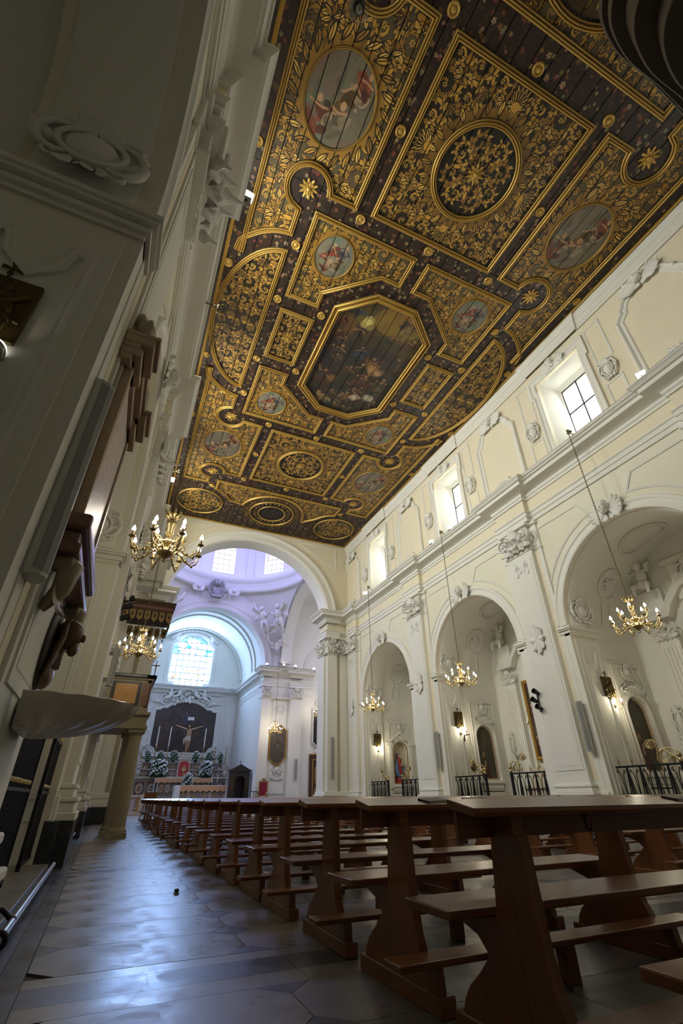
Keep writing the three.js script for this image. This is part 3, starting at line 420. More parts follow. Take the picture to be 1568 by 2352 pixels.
function paintCeiling(g, W, H, px, v0) {                      // px pixels per metre; the sheet starts at v0
  const X = (u) => (u + CU) * px, Y = (v) => (v - v0) * px, dk = '#140e06';
  g.fillStyle = '#2a1a10'; g.fillRect(0, 0, W, H);
  speckle(g, W, H, 400, 40, () => css(rr(26, 54), rr(18, 36), rr(10, 22), 0.5), false);
  for (let i = 0; i < 7000; i++) { const x = rnd() * W, y = rnd() * H, q = rnd(); if (q < 0.6) { g.fillStyle = css(rr(44, 74), rr(40, 56), rr(24, 36), 0.8); g.beginPath(); g.ellipse(x, y, rr(5, 13), rr(3, 6), rnd() * 3, 0, 7); g.fill(); } else flower(g, x, y, rr(5, 12), q < 0.8 ? css(rr(128, 170), rr(114, 146), rr(86, 112)) : q < 0.92 ? css(rr(96, 124), rr(48, 60), rr(36, 46)) : css(rr(100, 128), rr(80, 94), 46)); }
  for (const { pts, kind } of panels) {
    const vs = pts.map((p) => p[1]), us = pts.map((p) => p[0]), a = Math.min(...vs), b = Math.max(...vs), l = Math.min(...us), r = Math.max(...us); if (Y(b) < -20 || Y(a) > H + 20) continue;
    g.save(); g.beginPath(); pts.forEach(([u, v], i) => i ? g.lineTo(X(u), Y(v)) : g.moveTo(X(u), Y(v))); g.closePath(); g.clip();
    const old = seed; seed = 1000 + Math.round(Math.abs(l + r) * 37 + Math.abs(a + b) * 91);      // mirrored panels get the same hand
    const my = a + b < 0 ? 1 : -1, mx = l + r < 0 ? 1 : -1, cu = (l + r) / 2, cv = (a + b) / 2, x0 = X(l), y0 = Y(a), w = X(r) - x0, h = Y(b) - y0;
    if (kind === 'picture') {
      g.fillStyle = '#28221a'; g.fillRect(x0, y0, w, h);
      for (let i = 0; i < 420; i++) { const t = rnd(), top = t < 0.4; g.fillStyle = top ? css(rr(70, 150), rr(56, 112), rr(20, 46), 0.16) : css(rr(20, 64), rr(20, 50), rr(16, 44), 0.25); g.beginPath(); g.ellipse(x0 + rnd() * w, y0 + h * (top ? rr(0.02, 0.34) : rr(0.25, 1)), rr(20, 110), rr(12, 60), rnd() * 3, 0, 7); g.fill(); }
      g.fillStyle = css(150, 118, 40, 0.5); g.beginPath(); g.ellipse(x0 + w * 0.62, y0 + h * 0.14, w * 0.24, h * 0.1, 0, 0, 7); g.fill();
      for (let i = 0; i < 46; i++) { const t = i / 46, fx = x0 + w * rr(0.12, 0.88), fy = y0 + h * (i < 8 ? rr(0.1, 0.3) : i < 18 ? rr(0.34, 0.56) : rr(0.58, 0.94)), s = px * rr(0.16, 0.3), rob = [[92, 66, 30], [40, 56, 70], [110, 92, 58], [74, 34, 22], [58, 54, 42], [46, 40, 30]][(rnd() * 6) | 0];
        for (let k = 0; k < 10; k++) { const q = rr(0.5, 1.3); g.fillStyle = css(rob[0] * q, rob[1] * q, rob[2] * q, 0.6); g.beginPath(); g.ellipse(fx + rr(-1, 1) * s, fy + rr(-0.9, 1.1) * s, s * rr(0.3, 0.8), s * rr(0.16, 0.4), rr(-1.4, 1.4), 0, 7); g.fill(); }
        g.fillStyle = css(150, 112, 70, 0.95); g.beginPath(); g.ellipse(fx, fy - s * 1.05, s * 0.24, s * 0.3, 0, 0, 7); g.fill(); g.fillStyle = css(60, 40, 24, 0.9); g.beginPath(); g.ellipse(fx, fy - s * 1.28, s * 0.24, s * 0.16, 0, 0, 7); g.fill();
        g.lineWidth = s * 0.17; g.lineCap = 'round'; g.strokeStyle = css(140, 102, 64, 0.85); for (const d of [-1, 1]) if (rnd() < 0.7) { g.beginPath(); g.moveTo(fx, fy - s * 0.5); g.lineTo(fx + d * s * rr(0.5, 1.1), fy - s * rr(-0.2, 1)); g.stroke(); } }
      const pale = [[0.36, 0.2, 200, 190, 110], [0.72, 0.52, 170, 130, 84], [0.63, 0.52, 160, 120, 76], [0.62, 0.8, 176, 168, 140], [0.76, 0.76, 180, 172, 146], [0.3, 0.68, 120, 88, 40]]; for (const [fx, fy, ...c] of pale) for (let k = 0; k < 6; k++) { g.fillStyle = css(c[0], c[1], c[2], 0.35); g.beginPath(); g.ellipse(x0 + w * (fx + rr(-0.03, 0.03)), y0 + h * (fy + rr(-0.02, 0.02)), w * rr(0.02, 0.06), h * rr(0.012, 0.035), rnd() * 3, 0, 7); g.fill(); }
    } else {
      const dark = kind === 'dark'; g.fillStyle = dark ? '#241a0a' : '#54482e'; g.fillRect(x0, y0, w, h);
      if (!dark) speckle(g, W, H, 60, 60, () => css(rr(60, 92), rr(56, 84), rr(44, 62), 0.2), false);
      const put2 = (u, v, s, d) => { for (const f of [[1, 1], [-1, 1], [1, -1], [-1, -1]]) { } };
      const cell = dark ? 0.62 : 0.72, cols = Math.max(2, Math.round((r - l) / cell)), rows = Math.max(2, Math.round((b - a) / cell)), cx = (r - l) / cols, cy = (b - a) / rows;
      for (let i = 0; i < cols; i++) for (let k = 0; k < rows; k++) { const u = l + cx * (i + 0.5), v = a + cy * (k + 0.5), q = (i * 7 + k * 13 + 3) % 4, sx = u < cu ? 1 : -1, sv = v < cv ? 1 : -1, base = Math.atan2(sv, sx) + ((i + k) % 2 ? 2.2 : -0.6); scroll(g, X(u), Y(v), px * Math.min(cx, cy) * 0.6, base, (i + k) % 2 ? 1 : -1, GOLD[(i + k * 3) % 2], dk); }
      for (let i = 0; i <= cols; i++) for (let k = 0; k <= rows; k++) { const u = l + cx * i, v = a + cy * k; if ((i + k) % 2) shellMotif(g, X(u), Y(v), px * cell * 0.42, Math.atan2(cv - v, cu - u), GOLD[3], dk); else for (let p = 0; p < 6; p++) petal(g, X(u), Y(v), p * 1.047 + 0.4, px * cell * 0.38, px * cell * 0.15, GOLD[p % 3], dk); }
      const wide = r - l;
      if (wide > 4 && b - a > 3) {                             // rectangular field with a round medallion
        g.fillStyle = '#7a5a20'; g.beginPath(); g.arc(X(cu), Y(cv), px * 1.42, 0, 7); g.fill(); for (let k = 0; k < 28; k++) petal(g, X(cu) + px * 1.25 * Math.cos(k * 0.2244), Y(cv) + px * 1.25 * Math.sin(k * 0.2244), k * 0.2244, px * 0.34, px * 0.15, GOLD[k % 3], dk);
        for (let k = 0; k < 4; k++) shellMotif(g, X(cu) + px * 1.55 * Math.cos(k * 1.5708), Y(cv) + px * 1.55 * Math.sin(k * 1.5708), px * 0.52, k * 1.5708, GOLD[0], dk);
        g.fillStyle = '#171207'; g.beginPath(); g.arc(X(cu), Y(cv), px * 1.06, 0, 7); g.fill(); for (let k = 0; k < 8; k++) { const t = k * 0.785 + 0.39; scroll(g, X(cu) + px * 0.68 * Math.cos(t), Y(cv) + px * 0.68 * Math.sin(t), px * 0.33, t + (k % 2 ? 2 : -2), k % 2 ? 1 : -1, GOLD[k % 2], dk); } for (let k = 0; k < 16; k++) petal(g, X(cu), Y(cv), k * 0.3927, px * (k % 2 ? 0.44 : 0.34), px * 0.09, GOLD[k % 3], dk);
      } else if (kind === 'slate' && b - a > 5) {             // side field with an oval picture
        const v = a + b < 0 ? -6.95 : 6.95, u = cu; g.fillStyle = '#8f6a24'; g.beginPath(); g.ellipse(X(u), Y(v), px * 1.08, px * 1.2, 0, 0, 7); g.fill(); for (let k = 0; k < 22; k++) petal(g, X(u) + px * 1.0 * Math.cos(k * 0.2856), Y(v) + px * 1.1 * Math.sin(k * 0.2856), k * 0.2856 + 0.7, px * 0.42, px * 0.16, GOLD[k % 3], dk); figures(g, X(u), Y(v), px * 0.86, px * 0.98, 7, '#6b6450');
      } else if (kind === 'slate' && wide < 4) {              // shaped field with a smaller oval
        const u = (l + r < 0 ? -1 : 1) * 2.62, v = (a + b < 0 ? -1 : 1) * 3.42; g.fillStyle = '#8f6a24'; g.beginPath(); g.ellipse(X(u), Y(v), px * 0.78, px * 0.86, 0, 0, 7); g.fill(); for (let k = 0; k < 18; k++) petal(g, X(u) + px * 0.72 * Math.cos(k * 0.349), Y(v) + px * 0.8 * Math.sin(k * 0.349), k * 0.349 + 0.6, px * 0.3, px * 0.13, GOLD[k % 3], dk); figures(g, X(u), Y(v), px * 0.6, px * 0.66, 5, '#75705c');
      } else if (dark && b - a > 5) { g.fillStyle = '#2a1f0c'; g.fillRect(X(-6), Y(-0.35), X(6) - X(-6), px * 0.7); for (let k = 0; k < 7; k++) shellMotif(g, X(l) + w * (k + 0.5) / 7, Y(0), px * 0.34, k % 2 ? 1.57 : -1.57, GOLD[k % 2], dk); }
      else if (dark) { for (let k = 0; k < 12; k++) petal(g, X(cu), Y(cv), k * 0.5236, px * (k % 2 ? 0.36 : 0.28), px * 0.12, GOLD[k % 3], dk); }
    }
    seed = old; g.restore();
  }
  // round panels of the end rows
  for (const sv of [-1, 1]) { const v = sv * 12.15; if (Y(v) > -300 && Y(v) < H + 300) { g.fillStyle = '#4a3718'; g.beginPath(); g.arc(X(0), Y(v), px * 1.72, 0, 7); g.fill(); for (let k = 0; k < 40; k++) petal(g, X(0) + px * 1.38 * Math.cos(k * 0.157), Y(v) + px * 1.38 * Math.sin(k * 0.157), k * 0.157, px * 0.26, px * 0.1, GOLD[k % 3], dk); g.fillStyle = '#241a0c'; g.beginPath(); g.arc(X(0), Y(v), px * 1.22, 0, 7); g.fill(); for (let k = 0; k < 26; k++) petal(g, X(0) + px * 0.9 * Math.cos(k * 0.2417), Y(v) + px * 0.9 * Math.sin(k * 0.2417), k * 0.2417, px * 0.26, px * 0.12, GOLD[k % 3], dk); g.fillStyle = '#1c1509'; g.beginPath(); g.arc(X(0), Y(v), px * 0.74, 0, 7); g.fill(); for (let k = 0; k < 20; k++) petal(g, X(0), Y(v), k * 0.314, px * (k % 2 ? 0.66 : 0.5), px * 0.08, GOLD[k % 3], dk); for (const su of [-1, 1]) { const u = su * 4.15, w = sv * 12.4; g.save(); g.beginPath(); g.arc(X(u), Y(w), px * 1.2, 0, 7); g.clip(); g.fillStyle = '#3a3424'; g.fillRect(X(u) - 300, Y(w) - 300, 600, 600); for (let k = 0; k < 7; k++) { const t = k * 1.047, q = k === 6 ? 0 : 0.72; scroll(g, X(u) + px * q * Math.cos(t), Y(w) + px * q * Math.sin(t), px * 0.36, t + 1, k % 2 ? 1 : -1, GOLD[k % 2], dk); } g.restore(); } } }
  // age: soot along the boards and rubbed gilding
  for (let i = 0; i < 900; i++) { g.fillStyle = css(14, 10, 6, rr(0.05, 0.2)); g.beginPath(); g.ellipse(rnd() * W, rnd() * H, rr(2, 10), rr(10, 70), 0, 0, 7); g.fill(); }
}
const sheets = [-14.9, -5.0, 4.9].map((v0, i) => { const px = 175, H = Math.round(9.9 * px), W = Math.round(2 * CU * px); const c = canvas(W, H, (g) => { seed = 500; paintCeiling(g, W, H, px, v0); }); const t = tex(c); return { v0, v1: v0 + 9.9, mat: std({ map: t, roughness: 0.55, bumpMap: grainNoise, bumpScale: 0.002 }) }; });
{
  // planks: each board is a mesh of its own, a finger's width apart, below dark boarding
  const n = 27, w = 2 * CU / n;
  for (const sh of sheets) for (let i = 0; i < n; i++) {
    const ua = -CU + w * i + 0.012, ub = -CU + w * (i + 1) - 0.012, va = sh.v0 + 0.01, vb = Math.min(sh.v1, 14.48) - 0.006, dy = (i * 5 % 3) * 0.003;
    const g = clean(new THREE.BoxGeometry(ub - ua, 0.05, vb - va)), p = g.attributes.position, uv = g.attributes.uv;
    for (let k = 0; k < p.count; k++) { const u = p.getX(k) + (ua + ub) / 2, v = -p.getZ(k) + (va + vb) / 2; uv.setXY(k, (u + CU) / (2 * CU), 1 - (v - sh.v0) / 9.9); p.setXYZ(k, U0 + u, CEIL + 0.025 + dy + p.getY(k), -(V0 + v)); }
    put(ceiling, 'plank', g, sh.mat);
  }
  put(ceiling, 'boarding', box(-1.2, 12.6, CEIL + 0.06, CEIL + 0.3, -25.4, 9), M.darkWood);
  put(ceiling, 'end_boards', box(-1.2, 12.6, CEIL, CEIL + 0.06, 3.9, 9), M.darkWood);
}
// gilt frames standing below the boards
const DN = [0, -1, 0];
const cp = (pts) => pts.map(([u, v]) => V(U0 + u, CEIL, -(V0 + v)));
const FR = (w, h) => [[0, 0], [0, h * 0.6], [w * 0.12, h * 0.75], [w * 0.22, h * 0.5], [w * 0.36, h * 0.55], [w * 0.5, h], [w * 0.64, h * 0.95], [w * 0.7, h * 0.6], [w * 0.84, h * 0.7], [w, h * 0.45], [w, 0]];
const area2 = (p) => p.reduce((s, [a, b], i) => { const [c, d] = p[(i + 1) % p.length]; return s + a * d - b * c; }, 0);
function giltFrame(pts, w, h, name = 'gilt_frame') { const q = area2(pts) > 0 ? pts.slice().reverse() : pts; const o = put(ceiling, name, sweep([[0, 0], [0, h * 0.35], [w, h * 0.35], [w, 0]], cp(q), DN, true, 0.5), M.frameWood); const n = w > 0.25 ? 4 : w > 0.1 ? 3 : 2, g = w / n, l = []; for (let k = 0; k < n; k++) { const a = g * k + g * 0.1, b = g * (k + 1) - g * 0.12, t = h * [0.8, 0.55, 1, 0.7][(k + (n === 3 ? 1 : 0)) % 4]; l.push([[a, h * 0.3], [a + 0.008, t * 0.85], [(a + b) / 2, t], [b - 0.008, t * 0.85], [b, h * 0.3]]); } l.forEach((pr) => put(o, 'gilt_ridge', sweep(pr, cp(q), DN, true, 0.9), M.gilt)); return o; }
for (const { pts, kind } of panels) giltFrame(pts, kind === 'picture' ? 0.3 : 0.17, kind === 'picture' ? 0.16 : 0.1, kind === 'picture' ? 'octagon_frame' : 'gilt_frame');
const ring = (u, v, ru, rv, w, h) => giltFrame(arcPts(u, v, ru, rv, 0, 360, 48).slice(0, -1), w, h, 'gilt_ring');
for (const s of [-1, 1]) { ring(0.02, s * 7.06, 1.22, 1.22, 0.17, 0.09); ring(0, s * 12.15, 1.34, 1.34, 0.12, 0.08); ring(0, s * 12.15, 0.84, 0.84, 0.1, 0.07); for (const q of [-1, 1]) { ring(q * 4.15, s * 12.4, 1.3, 1.3, 0.12, 0.08); ring(q * 3.98, s * 6.95, 0.9, 1.02, 0.06, 0.05); ring(q * 2.62, s * 3.42, 0.64, 0.7, 0.05, 0.045); } }
for (const s of [-1, 1]) { put(ceiling, 'edge_moulding', sweep(FR(0.1, 0.06), cp(s > 0 ? [[5.72, -14.5], [5.72, 14.4]] : [[-5.72, 14.4], [-5.72, -14.5]]), DN), M.gilt); }
put(ceiling, 'edge_moulding', sweep(FR(0.1, 0.06), cp([[-5.8, 14.42], [5.8, 14.42]]), DN), M.gilt);
const studG = lathe([[0.001, 0.05], [0.05, 0.05], [0.055, 0.02], [0.09, 0.02], [0.11, 0.05], [0.13, 0.045], [0.145, 0]], 16).rotateX(Math.PI);
const bossG = rosette(0.3, 10, 3).rotateX(Math.PI / 2);
const spot = (u, v, g, name) => { const m = put(ceiling, name, g, M.gilt); m.position.set(U0 + u, CEIL, -(V0 + v)); };
for (const s of [-1, 1]) for (const q of [-1, 1]) { for (const [u, v] of [[2.34, 4.76], [2.22, 1.35], [3.82, 1.35], [3.84, 3.3], [5.62, 1.93], [2.33, 7.06], [2.36, 9.37], [5.6, 5.4], [3.8, 10.6]]) spot(q * u, s * v, studG, 'stud'); for (const v of [4.9, 9.24]) spot(q * 4.02, s * v, bossG, 'rosette_boss'); }
for (const s of [-1, 1]) { spot(0, s * 4.78, studG, 'stud'); spot(0.02, s * 9.38, studG, 'stud'); const m = put(ceiling, 'rosette_boss', bossG, M.gilt); m.position.set(U0 + 0.02, CEIL - 0.01, -(V0 + s * 7.06)); m.scale.setScalar(0.9); for (const q of [-1, 1]) { const b = put(ceiling, 'rosette_boss', bossG, M.gilt); b.position.set(U0 + q * 3.0, CEIL, -V0); b.scale.setScalar(0.75); } }
// ---------------------------------------------------------------- windows of the clerestory
let nWindow = 0;
function windowThing(w, h, cols, rows, bar, label, mat = M.glass, barMat = M.iron) {
  const o = struct('window_' + (++nWindow), label);
  const cw = w / cols, ch = h / rows, pane = box(-cw / 2 + 0.004, cw / 2 - 0.004, -ch / 2 + 0.004, ch / 2 - 0.004, -0.004, 0.004);
  for (let i = 0; i < cols; i++) for (let k = 0; k < rows; k++) { const m = put(o, 'pane', pane, mat); m.position.set(-w / 2 + cw * (i + 0.5), -h / 2 + ch * (k + 0.5), 0); }
  const bars = []; for (let i = 0; i <= cols; i++) bars.push(box(-w / 2 + cw * i - bar / 2, -w / 2 + cw * i + bar / 2, -h / 2, h / 2, 0.02, 0.05)); for (let k = 0; k <= rows; k++) bars.push(box(-w / 2, w / 2, -h / 2 + ch * k - bar / 2, -h / 2 + ch * k + bar / 2, 0.02, 0.05));
  put(o, 'glazing_bars', bars, barMat); return o;
}
for (const [x, t] of [[XR + 0.9, -Math.PI / 2], [XL - 0.9, Math.PI / 2]]) for (const c of ARCH) { const w = windowThing(1.28, 2.25, 2, 2, 0.035, 'clear clerestory window with thin black glazing bars'); w.position.set(x, 12.62, -c); w.rotation.y = t; }

// ---------------------------------------------------------------- arch wall between nave and crossing
const wallFar = struct('wall_crossing', 'white wall with the great arch to the crossing');
const AX = 5.6, AHW = 4.78, ASP = 10.2, ARISE = 4.35;
const bigArch = (cx, hw, rise, n = 40) => arcPts(cx, ASP, hw, rise, 0, 180, n);
put(wallFar, 'masonry', extrude([[-9, 0], [AX - AHW, 0], ...bigArch(AX, AHW, ARISE).reverse(), [AX + AHW, 0], [20.5, 0], [20.5, 18], [-9, 18]], null, 1.2).translate(0, 0, ZX - 1.2), M.cream);
put(wallFar, 'archivolt', [sweep([[0, 0], [0, 0.06], [0.06, 0.1], [0.12, 0.08], [0.4, 0.08], [0.46, 0.14], [0.56, 0.14], [0.6, 0.05], [0.6, 0]].map(([a, b]) => [-a, b]), bigArch(AX, AHW, ARISE).map(([x, y]) => V(x, y, ZX)), [0, 0, 1]), sweep([[0, -1.2], [0.05, -1.15], [0.05, -0.05], [0, 0]], bigArch(AX, AHW, ARISE).map(([x, y]) => V(x, y, ZX)), [0, 0, 1])], M.white);
for (const s of [-1, 1]) {
  const X = (a) => AX + s * a, b2 = (a0, a1, y0, y1, z0, z1, r = 0) => box(Math.min(X(a0), X(a1)), Math.max(X(a0), X(a1)), y0, y1, z0, z1, r);
  put(wallFar, 'pilaster', [b2(AHW - 0.02, AHW + 0.55, 0.6, 9.0, ZX - 0.9, ZX + 0.2), b2(AHW + 0.75, AHW + 1.35, 0.6, 9.0, ZX - 0.1, ZX + 0.14), b2(AHW - 0.14, AHW + 0.02, 0.6, 9.0, ZX - 1.05, ZX - 0.15)], M.white);
  put(wallFar, 'pilaster_base', [[0.6, 0.74, 0.2], [0.74, 0.9, 0.14], [0.9, 0.98, 0.17], [0.98, 1.12, 0.06]].map(([y0, y1, d]) => b2(AHW - 0.14 - d, AHW + 1.35 + d * 0.3, y0, y1, ZX - 1.05, ZX + 0.2 + d, 0.02)), M.white);
  put(wallFar, 'plinth', b2(AHW - 0.34, AHW + 1.5, 0, 0.6, ZX - 1.15, ZX + 0.4, 0.01), M.plinth);
  put(wallFar, 'capital', [b2(AHW - 0.2, AHW + 0.62, 7.98, 8.06, ZX - 1.1, ZX + 0.26, 0.02), b2(AHW - 0.26, AHW + 0.7, 8.9, 9.02, ZX - 1.15, ZX + 0.32, 0.02), b2(AHW + 0.7, AHW + 1.42, 8.9, 9.02, ZX - 0.1, ZX + 0.24, 0.02)], M.white);
  orn(wallFar, 'capital', [X(AHW + 0.25), 8.05, ZX + 0.22], [0.75, 0.95, 1.3], 0, 0, 'capital_foliage'); orn(wallFar, 'capital', [X(AHW + 1.05), 8.05, ZX + 0.16], [0.75, 0.95, 1.2], 0, 0, 'capital_foliage'); orn(wallFar, 'capital', [X(AHW - 0.16), 8.05, ZX - 0.6], [0.75, 0.95, 1.2], s > 0 ? -Math.PI / 2 : Math.PI / 2, 0, 'capital_foliage');
  const pth = s > 0 ? [V(XR + 0.1, 0, ZX + 0.02), V(X(AHW + 0.7), 0, ZX + 0.02), V(X(AHW + 0.7), 0, ZX + 0.2), V(X(AHW - 0.12), 0, ZX + 0.2), V(X(AHW - 0.12), 0, ZX - 1.2)].reverse() : [V(XL - 0.1, 0, ZX + 0.02), V(X(AHW + 0.7), 0, ZX + 0.02), V(X(AHW + 0.7), 0, ZX + 0.2), V(X(AHW - 0.12), 0, ZX + 0.2), V(X(AHW - 0.12), 0, ZX - 1.2)];
  for (const [prof, y, nm] of [[CORNICE, 10.5, 'cornice'], [ARCHITRAVE, 9.38, 'architrave']]) put(wallFar, nm, sweep(s > 0 ? prof.map(([a, b]) => [-a, b]) : prof.map(([a, b]) => [-a, b]), pth.map((p) => V(p.x, y, p.z)), [0, 1, 0]), M.white);
  put(wallFar, 'cornice_top', [b2(AHW - 0.7, AHW + 1.5, 10.44, 10.49, ZX - 1.2, ZX + 0.75)], M.white);
}
// spandrel panel lines of the arch wall
for (const s of [-1, 1]) put(wallFar, 'spandrel_frame', sweep(thin, (s > 0 ? [[10.9, 15.0], [10.9, 13.6], [9.3, 14.5], [8.4, 15.0]] : [[0.3, 15.0], [2.8, 15.0], [1.9, 14.5], [0.3, 13.6]]).map(([x, y]) => V(x, y, ZX)), [0, 0, 1], true), M.white);

// ---------------------------------------------------------------- crossing: pendentives, ring, drum with windows
const dome = struct('wall_dome', 'white pendentives and drum with tall daylight windows');
{
  const h = 6.05, Rs = h * Math.SQRT2, pos = [], nT = 96, nP = 14, cy = 10.25;
  const ringPhi = Math.asin(DOME.r / Rs);
  const P = (t, k) => { const m = Math.max(Math.abs(Math.cos(t)), Math.abs(Math.sin(t))), lo = Math.min(Math.PI / 2, Math.asin(Math.min(1, h / (Rs * m)))), ph = ringPhi + (lo - ringPhi) * k; return [DOME.x + Rs * Math.sin(ph) * Math.cos(t), cy + Rs * Math.cos(ph), DOME.z + Rs * Math.sin(ph) * Math.sin(t)]; };
  for (let i = 0; i < nT; i++) for (let k = 0; k < nP; k++) { const a = i / nT * 2 * Math.PI, b = (i + 1) / nT * 2 * Math.PI, q = k / nP, w = (k + 1) / nP; pos.push(...P(a, q), ...P(b, q), ...P(b, w), ...P(a, q), ...P(b, w), ...P(a, w)); }
  const g = new THREE.BufferGeometry(); g.setAttribute('position', new THREE.Float32BufferAttribute(pos, 3)); g.computeVertexNormals(); put(dome, 'pendentives', uvm(toCreasedNormals(g, 0.6)), M.white);
  const y0 = cy + Rs * Math.cos(ringPhi);
  put(dome, 'ring_cornice', lathe([[6.3, y0 - 0.3], [5.92, y0 - 0.3], [5.88, y0 - 0.15], [5.78, y0 - 0.1], [5.78, y0 + 0.2], [5.7, y0 + 0.25], [5.7, y0 + 0.45], [5.6, y0 + 0.5], [5.45, y0 + 0.7], [5.4, y0 + 0.85], [5.4, y0 + 0.95], [6.3, y0 + 0.95]], 96).translate(DOME.x, 0, DOME.z), M.white);
  // drum wall, one bay per window
  for (let i = 0; i < 8; i++) {
    const a = i * Math.PI / 4 - Math.PI / 2, bay = 2 * DOME.r * Math.tan(Math.PI / 8) + 0.1, yb = y0 + 0.9;
    const g = extrude(rectP(-bay / 2, bay / 2, yb, yb + 5), [rectP(-0.95, 0.95, yb + 0.55, yb + 3.6)], 0.5), q = merge([g]);
    const set = (geo, nm, mat) => { const m = put(dome, nm, geo, mat); m.position.set(DOME.x + DOME.r * Math.cos(a), 0, DOME.z + DOME.r * Math.sin(a)); m.rotation.y = -a + Math.PI / 2; return m; };
    set(q, 'drum_bay', M.white);
    set(merge([sweep(thin.map(([u, v]) => [u * 1.6, v * 1.4]), [[-0.95, yb + 0.55], [0.95, yb + 0.55], [0.95, yb + 3.6], [-0.95, yb + 3.6]].map(([x, y]) => V(x, y, 0)), [0, 0, -1], true), ...[-1, 1].map((s) => box(s * bay / 2 - 0.42, s * bay / 2 + 0.42, yb, yb + 4.6, -0.12, 0))]), 'drum_pilaster', M.white);
    const w = windowThing(1.9, 3.05, 4, 6, 0.03, 'tall drum window with small dark glazing bars'); w.position.set(DOME.x + (DOME.r + 0.44) * Math.cos(a), yb + 2.07, DOME.z + (DOME.r + 0.44) * Math.sin(a)); w.rotation.y = -a - Math.PI / 2;
  }
  put(dome, 'cupola', clean(new THREE.SphereGeometry(6.6, 40, 14, 0, Math.PI * 2, 0, Math.PI / 2)).translate(DOME.x, y0 + 5.4, DOME.z), M.white);
  put(dome, 'roof_slab', extrude([[-7, -7], [7, -7], [7, 7], [-7, 7]], [arcPts(0, 0, 6.0, 6.0, 0, 360, 48).slice(0, -1)], 0.3).rotateX(-Math.PI / 2).translate(DOME.x, y0 + 0.3, DOME.z), M.white);
}
